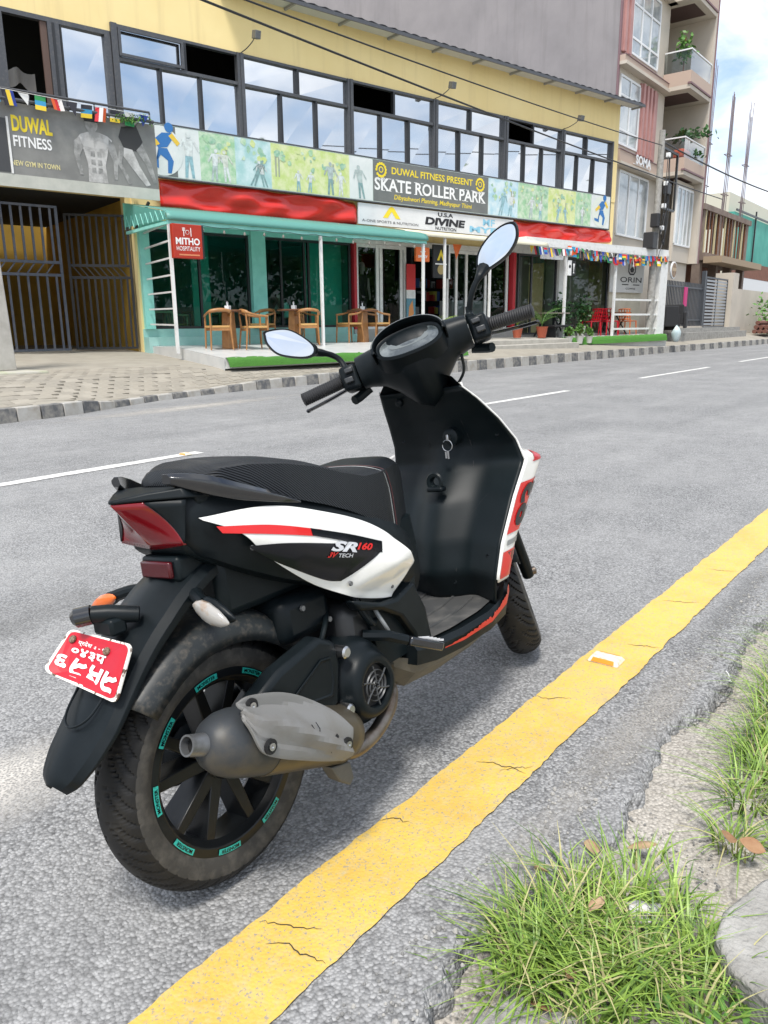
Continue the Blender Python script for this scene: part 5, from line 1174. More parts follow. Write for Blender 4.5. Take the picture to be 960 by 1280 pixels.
# teal awning with posts
aw_m, t_, b_ = node_mat('teal_awning_sheet'); b_.inputs['Base Color'].default_value = (.20, .47, .42, 1); b_.inputs['Roughness'].default_value = .4
trn = N(t_, 'ShaderNodeBsdfTranslucent'); trn.inputs[0].default_value = (.10, .62, .52, 1); mxs = N(t_, 'ShaderNodeMixShader'); mxs.inputs[0].default_value = .45
t_.links.new(b_.outputs[0], mxs.inputs[1]); t_.links.new(trn.outputs[0], mxs.inputs[2]); t_.links.new(mxs.outputs[0], t_.nodes['Material Output'].inputs[0])
aw = tag(empty('teal_awning', fl(0, 0), (0, 0, F_ROT)), 'teal sheet awning on thin white posts over the café terrace', 'awning')
b = MB(); P = []
for i in range(60):
    x = -3.98+7.3*i/59; P.append([(x, -.14, 3.93), (x, -1.2, 3.74), (x, -2.2, 3.56), (x, -2.42, 3.50), (x, -2.5, 3.42), (x, -2.52, 3.33)])
b.grid(P).build('awning_sheet', aw_m, aw, 60, solid=.006)
b = MB(); b.add([(-3.98, -.14, 3.93), (-3.98, -2.42, 3.50), (-3.98, -2.52, 3.33), (-3.98, -.14, 3.40)], [(0, 1, 2, 3)]); b.build('awning_cheek', aw_m, aw)
bpart('awning_beam', teal_paint, aw, (-3.96, 3.3, -2.47, -2.40, 3.25, 3.33), (-3.96, 3.3, -1.25, -1.2, 3.42, 3.47), (-3.97, -3.90, -2.40, -.17, 3.25, 3.31))
for x in (-3.92, -.10, 3.2): bpart('awning_post', white_paint, aw, (x-.032, x+.032, -2.47, -2.41, .60, 3.25))
for k in range(7): b = MB(); b.bar((-3.56, -.20, 1.23+.345*k), (-3.92, -2.41, 1.20+.345*k), .035, .035); b.build('screen_rail', white_paint, aw)
b = MB()
b.tube([p for k in range(9) for p in ((-3.99, -.2-.27*k, 3.34), (-3.99, -.33-.27*k, 3.62-.012*k))], .008, 5)
b.build('side_wire', teal_paint, aw)
ca = tag(empty('cream_awning', fl(0, 0), (0, 0, F_ROT)), 'cream sheet canopy over the sports shop entrance', 'awning')
b = MB(); b.grid([[(3.36+6.1*i/20, y, z) for y, z in ((-.20, 3.92), (-1.0, 3.80), (-1.5, 3.70), (-1.55, 3.58))] for i in range(21)]); b.build('canopy_sheet', mat('cream_sheet', (.66, .62, .47), .5), ca, 60, solid=.006)
for x in (4.9, 6.8): bpart('canopy_post', white_paint, ca, (x-.03, x+.03, -1.5, -1.44, .72, 3.62))
lights = tag(empty('string_lights', fl(0, 0), (0, 0, F_ROT)), 'black wire of small hanging bulbs under the teal awning edge', 'string lights')
b = MB(); pts = [(-3.9+.1*i, -2.54, 3.26-.03*abs(math.sin(i*.44))) for i in range(72)]; b.tube(pts, .006, 5); b.build('wire', frame_dark, lights)
bm = MB(); bm.lathe([(-.075, .0), (-.07, .022), (-.04, .030), (-.012, .018), (0, .014)], (0, 0, 0), 'z', 10); bo = None
for i in range(2, 72, 5):
    if bo is None: bo = bm.build('bulb', mat('bulb_glass', (.22, .21, .18), .15), lights, 60); q = bo
    else: q = bo.copy(); C.objects.link(q); q.parent = lights
    q.location = (pts[i][0], pts[i][1], pts[i][2]-.045)
    b = MB(); b.lathe([(-.05, .016), (0, .014)], q.location, 'z', 8, cap=True); b.build('bulb_holder', frame_dark, lights)
# café terrace and its turf edge
terr = MB(); terr.hexa([fl(-3.62, .06, .2), fl(-3.95, 4.62, .2), fl(2.7, 3.95, .2), fl(2.7, .06, .2), fl(-3.62, .06, .72), fl(-3.95, 4.62, .55), fl(2.7, 3.95, .55), fl(2.7, .06, .72)])
terr.v = terr.v
T_ = MB(); prof = [(.37, .72), (2.0, .72), (4.55, .555), (4.6, .35)]
P = []
for i in range(13):
    t = i/12; row = []
    for dd, zz in prof:
        a0 = -3.60-.33*min(1, dd/4.6); a1 = 3.4; k = 1-.13*t*min(1, max(0, (dd-2)/2.6)); row.append(fl(a0+(a1-a0)*t, dd*k, zz))
    P.append(row)
T_.grid(P); T_.add([fl(-3.60, .06, .72), fl(-3.75, 2.0, .72), fl(-3.935, 4.6, .55), fl(-3.935, 4.6, .2), fl(-3.6, .06, .2)], [(0, 1, 2, 3, 4)])
tag(T_.build('cafe_terrace', mat('terrace_tile', (.58, .58, .56), .35, noise=(3, (.48, .49, .48), .4, .7)), None, 30), 'pale tiled terrace under the teal awning', 'terrace')
turf_m = mat('artificial_turf', (.055, .20, .025), .9, noise=(60, (.10, .30, .04), .35, .7), bump=(300, .9, .02))
def turf(name, label, pts):
    rs_ = random.Random(6); g = MB(); P = []
    n_ = 60
    for i in range(n_+1):
        t = i/n_; a = pts[0][0]*(1-t)+pts[1][0]*t; d = pts[0][1]*(1-t)+pts[1][1]*t; z0 = pts[0][2]*(1-t)+pts[1][2]*t; z1 = pts[0][3]*(1-t)+pts[1][3]*t
        j = lambda s=.012: rs_.uniform(-s, s)
        P.append([fl(a+j(), d+.10+j(), z0), fl(a+j(), d+.08+j(), (z0+z1)/2), fl(a+j(), d+.05+j(), z1-.02), fl(a+j(), d-.02, z1+.012+j()), fl(a+j(), d-.18+j(), z1+.012+j())])
    return tag(g.grid(P).build(name, turf_m, None, 60), label, 'turf', 'artificial turf strips')
turf('turf_strip', 'green artificial turf edging the café terrace', ((-3.88, 4.60, .38, .545), (3.3, 4.0, .38, .545))); turf('turf_strip', 'long green turf strip along the flag-hung porch', ((10.75, 1.25, .42, .66), (17.2, 1.25, .48, .72)))
st = MB(); st.hexa([fl(3.5, .1, .2), fl(3.5, 2.2, .2), fl(10.7, 1.6, .2), fl(10.7, .1, .2), fl(3.5, .1, .74), fl(3.5, 2.2, .68), fl(10.7, 1.6, .66), fl(10.7, .1, .74)]); st.hexa([fl(3.5, 2.21, .2), fl(3.5, 2.7, .2), fl(10.7, 2.0, .2), fl(10.7, 1.61, .2), fl(3.5, 2.21, .53), fl(3.5, 2.7, .53), fl(10.7, 2.0, .54), fl(10.7, 1.61, .54)])
tag(st.build('shop_steps', mat('step_concrete', (.44, .42, .37), .9, noise=(4, (.34, .32, .28), .4, .7, 8)), None, None, bevel=.015), 'two broad concrete steps before the sports shop', 'steps')
pd = MB(); pd.hexa([fl(10.72, .07, .2), fl(10.72, 1.24, .2), fl(17.3, 1.24, .2), fl(17.3, .07, .2), fl(10.72, .07, .70), fl(10.72, 1.24, .66), fl(17.3, 1.24, .72), fl(17.3, .07, .74)])
tag(pd.build('porch_deck', mat('terrace_tile', (0, 0, 0))), 'white tiled deck of the flag-hung porch', 'deck')
# white pergola of the corner café
pg = tag(empty('white_pergola', fl(0, 0), (0, 0, F_ROT)), 'white flat-roofed porch frame with rails at the corner café', 'pergola')
bpart('pergola_roof', white_paint, pg, (9.0, 17.45, -.98, -.05, 3.80, 3.93)); bpart('pergola_beam', white_paint, pg, (9.0, 17.45, -.99, -.92, 3.66, 3.799))
for x in (11.15, 14.06): bpart('pergola_post', white_paint, pg, (x-.045, x+.045, -.97, -.90, .66, 3.66))
bpart('pergola_column', white_paint, pg, (16.95, 17.44, -1.0, -.70, .70, 3.66))
for z in (.95, 1.48, 2.02): bpart('pergola_rail', white_paint, pg, (14.105, 16.95, -.96, -.91, z-.035, z+.035))
OR0 = 14.9
orin = board('corner_cafe_sign', 'pale café sign with a cup emblem on the porch end wall', OR0, 17.15, 2.33, 3.62, .13, mat('sign_pale', (.62, .62, .60), .6), .04)
letters(orin, OR0, 'ORIN', 15.55, 17.0, 2.72, 2.92, bl_l, bold=.01); letters(orin, OR0, 'COFFEE', 15.95, 16.6, 2.45, 2.52, bl_l, bold=.01)
for s_ in (0, 1): blot(orin, OR0, [(15.68+.75*s_, 2.615), (16.12+.75*s_, 2.615), (16.12+.75*s_, 2.65), (15.68+.75*s_, 2.65)], bl_l, -.006, 'print_rule')
blot(orin, OR0, [(16.05, 3.40), (16.12, 3.40), (16.12, 3.15), (16.2, 3.06), (16.42, 3.06), (16.5, 3.15), (16.5, 3.40), (16.57, 3.40), (16.57, 3.12), (16.45, 3.0), (16.17, 3.0), (16.05, 3.12)], bl_l, -.006, 'cup_outline'); blot(orin, OR0, [(16.16, 3.22), (16.31, 3.32), (16.46, 3.22), (16.40, 3.10), (16.22, 3.10)], bl_l, -.006, 'cup_fill'); blot(orin, OR0, disc(16.31, 3.46, .06, 12), bl_l, -.006, 'cup_steam')
# the gym sign over the gateway
D0 = -7.4
du = board('gym_sign', 'weathered grey gym banner with two muscular figures over the gateway', D0, -3.36, 4.06, 5.53, .8, pr('gym_grey', (.175, .175, .165), (.225, .225, .21), 2), .07, None)
bpart('panel_skirt', mat('faded_strip', (.42, .43, .38), .7, noise=(3, (.52, .52, .46), .4, .7)), du, (.0, -3.36-D0, -.012, .0, 3.95, 4.19))
letters(du, D0, 'DUWAL', -6.36, -5.58, 5.00, 5.30, yel_l, bold=.04); letters(du, D0, 'FITNESS', -6.36, -5.62, 4.72, 4.93, wht_l, bold=.02); letters(du, D0, 'NEW GYM IN TOWN', -6.44, -5.50, 4.36, 4.46, mat('print_pale_yellow', (.70, .62, .30), .6), bold=.015)
bpart('white_edge', white_paint, du, (-6.46-D0, -6.42-D0, -.02, -.001, 4.20, 5.25)); blot(du, D0, [(-7.38, 4.22), (-6.47, 4.22), (-6.47, 5.22), (-7.38, 5.22)], mat('print_charcoal', (.05, .052, .055), .6), -.006, 'charcoal_panel')
fg, fg2, fg3 = mat('fig_light', (.52, .51, .49), .6, noise=(4, (.30, .295, .28), .42, .6)), mat('fig_dark', (.035, .035, .035), .6), mat('fig_mid', (.36, .355, .34), .6, noise=(5, (.20, .20, .19), .4, .6))
L = lambda pts, ox, oz, s: [(ox+x*s, oz+z*s) for x, z in pts]
ox, oz, s = -4.72, 4.20, 1.25       # front view lifter, head bowed
blot(du, D0, L([(-.16, .0), (.17, .0), (.15, .28), (.22, .55), (.30, .70), (.22, .76), (.08, .80), (-.08, .80), (-.24, .74), (-.30, .66), (-.20, .50), (-.15, .28)], ox, oz, s), fg, -.006, 'printed_torso')
blot(du, D0, L([(.24, .72), (.34, .62), (.38, .40), (.34, .08), (.28, .08), (.29, .36), (.22, .55)], ox, oz, s), fg3, -.007, 'printed_arm'); blot(du, D0, L([(-.26, .70), (-.36, .62), (-.37, .42), (-.30, .10), (-.24, .10), (-.28, .40), (-.2, .55)], ox, oz, s), fg3, -.007, 'printed_arm')
blot(du, D0, L(disc(-.04, .92, .11, 14, 1.25), ox, oz, s), fg3, -.008, 'printed_head'); blot(du, D0, L([(-.15, .95), (.07, .95), (.09, 1.06), (-.04, 1.10), (-.17, 1.04)], ox, oz, s), fg2, -.0086, 'printed_hair')
for k in range(3):
    for sg in (-1, 1): blot(du, D0, L([(sg*.02, .14+.13*k), (sg*.095, .15+.13*k), (sg*.09, .23+.13*k), (sg*.02, .235+.13*k)], ox, oz, s), fg3, -.0074, 'printed_muscle')
for sg in (-1, 1): blot(du, D0, L([(sg*.02, .54), (sg*.19, .56), (sg*.2, .64), (sg*.04, .66)], ox, oz, s), mat('fig_bright', (.46, .45, .43), .6), -.0075, 'printed_muscle')
ox = -3.85
blot(du, D0, L([(-.22, .95), (.05, 1.0), (.15, .75), (.02, .58), (-.2, .62), (-.28, .78)], ox, oz, s), fg2, -.006, 'printed_shorts'); blot(du, D0, L([(-.2, .62), (-.05, .6), (.06, .35), (.24, .05), (.16, .02), (-.08, .30), (-.22, .48)], ox, oz, s), fg, -.0066, 'printed_leg'); blot(du, D0, L([(.02, .60), (.14, .72), (.28, .42), (.36, .1), (.30, .08), (.18, .38)], ox, oz, s), fg3, -.0070, 'printed_leg'); blot(du, D0, L([(-.20, .62), (-.26, .35), (-.1, .05), (-.16, .02), (-.33, .35), (-.28, .66)], ox, oz, s), fg3, -.0072, 'printed_leg')
blot(du, D0, L([(-.1, 1.0), (.04, 1.02), (.1, 1.08), (-.14, 1.08)], ox, oz, s), fg, -.0075, 'printed_waist')
bpart('sign_bracket', frame_grey, du, (3.75, 3.80, .08, .78, 4.10, 4.15), (.5, .55, .08, .78, 4.10, 4.15))
b = MB(); b.bar((3.9, .3, 3.95), (3.72, .72, 3.4), .05); b.build('sign_strut', metal_grey, du)
rail = tag(empty('flag_rail', fl(0, 0), (0, 0, F_ROT)), 'metal rail hung with small world flags above the gym banner', 'railing')
b = MB(); b.tube([(-9.2, -.9, 5.74), (-3.5, -.9, 5.74)], .025, 8); b.tube([(-9.2, -.9, 5.56), (-3.42, -.9, 5.56)], .035, 8)
for x in (-7.5, -6.0, -4.7, -3.5): b.tube([(x, -.9, 5.5), (x, -.9, 5.74)], .018, 6)
b.build('rail_tube', frame_grey, rail, 40)
flag_cols = [(.55, .02, .03), (.03, .06, .32), (.62, .62, .60), (.02, .22, .06), (.70, .50, .03), (.03, .25, .45), (.02, .02, .03), (.65, .10, .02)]
fm = [mat('flag_%d' % i, c, .7) for i, c in enumerate(flag_cols)]
def flags(parent, pts, n_, seed, w=.20, h_=.22):
    rs_ = random.Random(seed); P0, P1 = Vector(pts[0]), Vector(pts[1]); sag = pts[2]; b = MB()
    line = [P0.lerp(P1, i/30)-Vector((0, 0, sag*4*(i/30)*(1-i/30))) for i in range(31)]; b.tube(line, .005, 4); b.build('flag_cord', white_paint, parent)
    for k in range(n_):
        t = (k+.5)/n_; p = P0.lerp(P1, t)-Vector((0, 0, sag*4*t*(1-t))); c = rs_.sample(range(8), 3); q = MB(); sw = rs_.uniform(-.06, .06); dy = rs_.uniform(-.08, .03); st_ = rs_.randrange(3)
        hh = h_*rs_.uniform(.8, 1.1)
        def g(u, v): return (p.x+w*(u-.5)+sw*v, p.y+dy*v+.03*math.sin(u*5+k), p.z-.01-hh*v*(1-.35*abs(u-.5)*0))
        if st_ < 2:
            for s_ in range(3):
                if st_ == 0: q.add([g(s_/3, 0), g((s_+1)/3, 0), g((s_+1)/3, 1), g(s_/3, 1)], [(0, 1, 2, 3)], s_)
                else: q.add([g(0, s_/3), g(1, s_/3), g(1, (s_+1)/3), g(0, (s_+1)/3)], [(0, 1, 2, 3)], s_)
        else: q.add([g(0, 0), g(1, 0), g(.5, 1)], [(0, 1, 2)], 0)
        q.build('flag', [fm[i] for i in c], parent, fixn=False)
flags(rail, ((-9.0, -.94, 5.80), (-3.5, -.94, 5.66), .02), 18, 3, .22, .26)
bun = tag(empty('flag_bunting', fl(0, 0), (0, 0, F_ROT)), 'string of small world flags along the white porch roof', 'bunting')
flags(bun, ((9.1, -1.03, 3.70), (11.2, -1.03, 3.66), .05), 9, 5, .2, .26); flags(bun, ((11.2, -1.03, 3.68), (17.4, -1.03, 3.64), .16), 30, 8, .2, .26); flags(bun, ((11.0, -1.06, 3.76), (17.4, -1.06, 3.70), .10), 26, 12, .17, .2)
# green creeper at the end of the rail
def leaf_cloud(name, m_, parent, spots, seed, L=.05):
    rs_ = random.Random(seed); g = MB()
    for (cx, cy, cz, rx, ry, rz_, n_) in spots:
        for k in range(n_):
            u = rs_.gauss(0, .5), rs_.gauss(0, .5), rs_.gauss(0, .5); p = Vector((cx+u[0]*rx, cy+u[1]*ry, cz+u[2]*rz_)); d = Vector((rs_.gauss(0, 1), rs_.gauss(0, 1), rs_.gauss(.2, .8))).normalized(); s_ = d.cross(Vector((rs_.gauss(0, 1), rs_.gauss(0, 1), rs_.gauss(0, 1)))).normalized(); l = L*rs_.uniform(.6, 1.3)
            g.add([p, p+d*l*.5+s_*l*.28, p+d*l, p+d*l*.5-s_*l*.28], [(0, 1, 2, 3)])
    return g.build(name, m_, parent, fixn=False)
leafm = mat('leaf_green', (.06, .17, .03), .5, noise=(12, (.14, .28, .05), .4, .65)); leafd = mat('leaf_dark_green', (.025, .085, .025), .45, noise=(12, (.05, .14, .03), .4, .65)); leafy_y = mat('leaf_yellow_green', (.22, .33, .05), .5)
cp = tag(empty('creeper', fl(-4.0, .92, 5.55), (0, 0, F_ROT)), 'small green creeper trailing at the end of the flag rail', 'plant'); leaf_cloud('foliage', leafm, cp, [(0, 0, -.02, .35, .06, .09, 160), (.35, 0, .03, .15, .05, .08, 60)], 4, .07)
# lamps on arms
for i, (x, lab) in enumerate(((-.62, 'floodlight on a curved arm nearest the gym banner, above the windows'), (5.84, 'floodlight on a curved arm above the middle of the window band'), (11.86, 'floodlight on a curved arm above the far end of the window band'))):
    lp = tag(empty('floodlight', fl(x, 0), (0, 0, F_ROT)), lab, 'lamp', 'floodlights on the yellow wall')
    b = MB(); b.tube(cr([(0, .0, 7.70), (0, -.25, 7.72), (.02, -.5, 7.80), (.03, -.62, 7.88)], 12), .012, 6); b.build('lamp_arm', frame_grey, lp, 60)
    b = MB(); b.hexa([(-.05, -.78, 7.80), (.10, -.78, 7.80), (.10, -.60, 7.84), (-.05, -.60, 7.84), (-.05, -.82, 7.97), (.10, -.82, 7.97), (.10, -.64, 8.01), (-.05, -.64, 8.01)]); b.build('lamp_head', metal_grey, lp, bevel=.01)

# ================================================================ TERRACE FURNITURE
wood = mat('oiled_wood', (.36, .17, .055), .45, noise=(9, (.25, .11, .035), .4, .7)); wood_d = mat('dark_wood', (.17, .07, .03), .4, noise=(8, (.10, .04, .02), .4, .7)); tan = mat('tan_seat', (.52, .30, .10), .6)
pale_wood = mat('pale_wood', (.50, .44, .26), .5)
def wooden_chair(label, a, d, z, rz, m_=wood, sc=1.08):
    c = tag(empty('wooden_chair', fl(a, d, z), (0, 0, F_ROT+rz)), label, 'chair', 'wooden café chairs'); c.scale = (sc, sc, sc)
    b = MB(); b.prism([(-.23, -.20), (.23, -.22), (.21, .22), (-.21, .22)], .43, .475); b.build('seat', tan, c, bevel=.01)
    for x, y in ((-.22, -.21), (.22, -.21)): q = MB(); q.tube([(x*1.06, y*1.08, 0), (x, y, .45), (x, y, .66)], [.016, .022, .018], 8); q.build('leg', m_, c, 60)
    for x in (-.2, .2): q = MB(); q.tube([(x*1.12, .27, 0), (x, .22, .45), (x*1.05, .245, .72)], [.016, .022, .018], 8); q.build('leg', m_, c, 60)
    q = MB(); q.tube(cr([(-.235, -.22, .66), (-.255, .05, .69), (-.20, .23, .75), (0, .285, .78), (.20, .23, .75), (.255, .05, .69), (.235, -.22, .66)], 28), [.017]*9+[.028]*10+[.017]*9, 8, flat=1.4); q.build('back_rail', m_, c, 60)
    for y in (-.21, .21): q = MB(); q.bar((-.2, y, .40), (.2, y, .40), .02, .05); q.build('stretcher', m_, c)
    return c
wooden_chair('wooden armchair with its back to the street, nearest the gateway', -3.08, 2.75, .668, rad(165)); wooden_chair('wooden armchair seen side-on, between the first table and the left mirror', -2.30, 2.95, .655, rad(80))
wooden_chair('wooden armchair just above the left mirror, at the second table', -.40, 2.25, .70, rad(150)); wooden_chair('wooden armchair behind the first table, against the teal column', -1.05, 1.15, .72, rad(-60))
wooden_chair('wooden chair on the left of the third table', 1.22, 1.75, .72, rad(-85)); wooden_chair('wooden chair on the right of the third table, with a pale cushion', 2.15, 1.75, .72, rad(95)); wooden_chair('wooden chair in the shade behind the second table', .30, .95, .72, rad(15))
def cafe_table(label, a, d, z, inside=False):
    t = tag(empty('cafe_table', fl(a, d, z), (0, 0, F_ROT+.4)), label, 'table', 'café tables')
    q = MB(); q.lathe([(.80, .0), (.80, .40), (.815, .42), (.835, .42), (.842, .40), (.842, 0)], n=32, axis='z'); q.build('table_top', wood_d, t, 40)
    q = MB(); q.hexa([(-.16, -.10, 0), (.16, -.10, 0), (.16, .10, 0), (-.16, .10, 0), (-.12, -.08, .80), (.12, -.08, .80), (.12, .08, .80), (-.12, .08, .80)]); q.build('table_base', wood, t, bevel=.01)
    return t
def tissue(label, a, d, z):
    o = tag(empty('tissue_holder', fl(a, d, z), (0, 0, F_ROT+.7)), label, 'tissue box', 'tissue holders')
    q = MB(); q.box((-.07, -.05, 0), (.07, .05, .09)); q.build('holder_box', mat('white_plastic', (.75, .75, .74), .4), o, bevel=.006)
    q = MB(); q.grid([[(-.05+.1*i/4, .012*math.sin(i*2+j), .09+.07*j/2+.015*math.sin(i*1.7)*j) for j in range(3)] for i in range(5)]); q.build('tissue', mat('white_tissue', (.8, .8, .8), .8), o, 60)
for i, (a, d, z, w1) in enumerate(((-2.75, 2.6, .675, 'first table, nearest the gateway'), (-.58, 1.9, .72, 'second table, above the left mirror'), (1.70, 1.7, .72, 'third table, before the sports shop'))):
    cafe_table('round dark wood café table with block base, the '+w1, a, d, z); tissue('white tissue holder on the '+w1.split(',')[0]+' of the terrace', a, d, z+.843)
for i, (a, y, lab) in enumerate(((-2.9, 1.2, 'pale table inside the café behind the ladder-like screen'), (-1.35, 1.6, 'pale table inside the café behind the first chair'), (.75, 1.5, 'pale table inside the café between the glass doors'))):
    t = tag(empty('indoor_table', fl(a, -y, .74), (0, 0, F_ROT)), lab, 'table', 'tables inside the café')
    bpart('table_top', pale_wood, t, (-.45, .45, -.3, .3, .78, .83))
    for x in (-.40, .40):
        for yy in (-.26, .26): bpart('table_leg', pale_wood, t, (x-.03, x+.03, yy-.03, yy+.03, 0, .78))
wooden_chair('pale wooden chair inside the café beside the ladder-like screen', -2.25, -1.1, .74, rad(60), pale_wood); wooden_chair('pale wooden chair inside the café left of the teal column', -.85, -1.4, .74, rad(-70), pale_wood); wooden_chair('pale wooden chair inside the café just right of the teal column', .12, -1.0, .74, rad(40), pale_wood)
# hanging shop signs
ms = tag(empty('hanging_sign', fl(-3.96, 2.62), (0, 0, F_ROT)), 'red square café sign on the first awning post, white lettering', 'sign')
bpart('sign_box', mat('sign_red', (.42, .030, .010), .45, noise=(4, (.36, .022, .008), .4, .7)), ms, (0, .66, -.06, .06, 2.56, 3.24), bevel=.01); bpart('sign_side', frame_dark, ms, (.661, .70, -.055, .055, 2.57, 3.23))
for body, x0, x1, z0, z1, bo_ in (('MITHO', .06, .60, 2.83, 2.97, .03), ('HOSPITALITY', .07, .60, 2.71, 2.80, .005)): text_on('lettering', body, lambda s, t, x0=x0, x1=x1, z0=z0, z1=z1: (x0+(x1-x0)*s, -.064, z0+(z1-z0)*t), wht_l, ms, bold=bo_)
bpart('lettering_line', mat('faded_orange', (.62, .22, .10), .5), ms, (.12, .58, -.0635, -.0605, 2.615, 2.645))
q = MB()
for x in (.25, .41):
    q.tube([(x, -.063, 3.0), (x, -.063, 3.17)], .008, 5)
q.tube([(.225, -.063, 3.17), (.225, -.063, 3.11), (.275, -.063, 3.11), (.275, -.063, 3.17)], .006, 5); q.lathe([(-.064, .038), (-.062, .045), (-.06, .038)], (.33, 0, 3.08), 'y', 14); q.build('cutlery_mark', wht_l, ms)
hs = tag(empty('hanging_sign', fl(4.0, 1.2), (0, 0, F_ROT)), 'small orange hanging sign under the cream canopy', 'sign'); bpart('sign_box', mat('sign_orange', (.72, .15, .03), .5), hs, (0, .52, -.04, .04, 2.93, 3.32), bevel=.01); text_on('lettering', 'SMILEY', lambda s, t: (.08+.36*s, -.043, 3.03+.07*t), wht_l, hs, bold=.03); q = MB(); q.tube([(.16, -.043, 3.20), (.26, -.043, 3.16), (.36, -.043, 3.21)], .012, 5); q.build('smile_mark', wht_l, hs)
vsn = tag(empty('vertical_sign', fl(4.95, .9), (0, 0, F_ROT)), 'black upright poster board with yellow chevron beside the orange sign', 'sign'); bpart('sign_panel', mat('poster_black', (.02, .02, .022), .4), vsn, (0, .62, -.03, .03, 2.52, 3.46)); bpart('sign_frame', white_paint, vsn, (.62, .68, -.04, .04, 2.50, 3.48))
blot(vsn, 0, [(.15, 3.02), (.31, 3.34), (.47, 3.02), (.38, 3.02), (.31, 3.17), (.24, 3.02)], yel_l, -.033, 'logo_chevron'); blot(vsn, 0, disc(.31, 2.76, .14, 16), mat('poster_gold', (.40, .30, .12), .5), -.033, 'printed_disc'); blot(vsn, 0, [(.08, 2.90), (.55, 2.90), (.55, 2.94), (.08, 2.94)], wht_l, -.033, 'printed_line')
pn_ = tag(MB().add([fl(5.77, .9, 3.52), fl(6.15, .9, 3.52), fl(5.92, .9, 3.08)], [(0, 1, 2)]).build('pennant', MATS['sign_orange'], None, solid=.004), 'small orange pennant next to the black poster board', 'pennant')
po = tag(empty('poster_stand', fl(4.60, .12), (0, 0, F_ROT)), 'narrow poster stand in red, white and blue by the shop door', 'sign'); bpart('poster', mat('poster_red', (.55, .03, .03), .5), po, (0, .34, -.02, .02, 2.2, 2.95)); bpart('poster_band', white_paint, po, (0, .34, -.021, .021, 1.95, 2.2)); bpart('poster_foot', mat('poster_blue', (.10, .25, .32), .5), po, (0, .34, -.022, .022, 1.07, 1.95)); blot(po, 0, [(.05, 1.3), (.28, 1.5), (.22, 1.9), (.08, 1.7)], mat('poster_orange', (.6, .25, .08), .5), -.024, 'printed_shape')
ns = tag(empty('notice_board', fl(11.18, 1.0), (0, 0, F_ROT)), 'small black and white notice on the porch post', 'sign'); bpart('notice', wht_l, ns, (0, .18, -.015, .015, 2.78, 3.28)); bpart('notice', frame_dark, ns, (.19, .42, -.015, .015, 2.78, 3.28)); blot(ns, 0, [(.25, 3.18), (.36, 3.18), (.33, 3.05), (.315, 2.9), (.35, 2.86), (.26, 2.86), (.295, 2.9), (.28, 3.05)], wht_l, -.018, 'glass_pictogram'); blot(ns, 0, disc(.09, 3.08, .06, 14), frame_dark, -.018, 'ring_pictogram')
bsn = board('porch_box_sign', 'blank white box sign under the flags at the porch', 9.85, 11.0, 3.28, 3.62, .93, MATS['sign_white'], .06)
# mannequin in the shop window
mq = tag(empty('mannequin', fl(3.18, -.24, 1.06), (0, 0, F_ROT)), 'pale headless-looking mannequin in black sports clothes behind the shop glass', 'mannequin')
def body_loft(rows, m_, name, parent):
    q = MB(); q.loft([[(cx+rx*math.cos(a), cy+ry*math.sin(a), z) for a in np.linspace(0, 2*math.pi, 14, endpoint=False)] for z, cx, cy, rx, ry in rows]); return q.build(name, m_, parent, 60)
skin = mat('mannequin_skin', (.62, .54, .46), .5); blackc = mat('black_cloth', (.02, .02, .022), .8)
body_loft([(.95, 0, 0, .15, .11), (1.1, 0, 0, .14, .10), (1.3, 0, 0, .18, .12), (1.48, 0, 0, .20, .11), (1.56, 0, 0, .12, .08)], blackc, 'shirt', mq); body_loft([(1.55, 0, 0, .055, .055), (1.64, 0, 0, .05, .05), (1.68, 0, -.01, .07, .08), (1.78, 0, -.01, .085, .10), (1.88, 0, 0, .07, .08), (1.92, 0, 0, .02, .02)], skin, 'head', mq)
for s in (-1, 1):
    q = MB(); q.tube([(s*.09, 0, .95), (s*.09, 0, .5), (s*.09, .01, .05), (s*.09, -.05, .0)], [.085, .07, .05, .04], 10); q.build('leg', blackc, mq, 60); q = MB(); q.tube([(s*.19, 0, 1.46), (s*.23, 0, 1.2), (s*.25, -.04, .95), (s*.25, -.05, .85)], [.055, .045, .035, .025], 8); q.build('arm', skin, mq, 60)
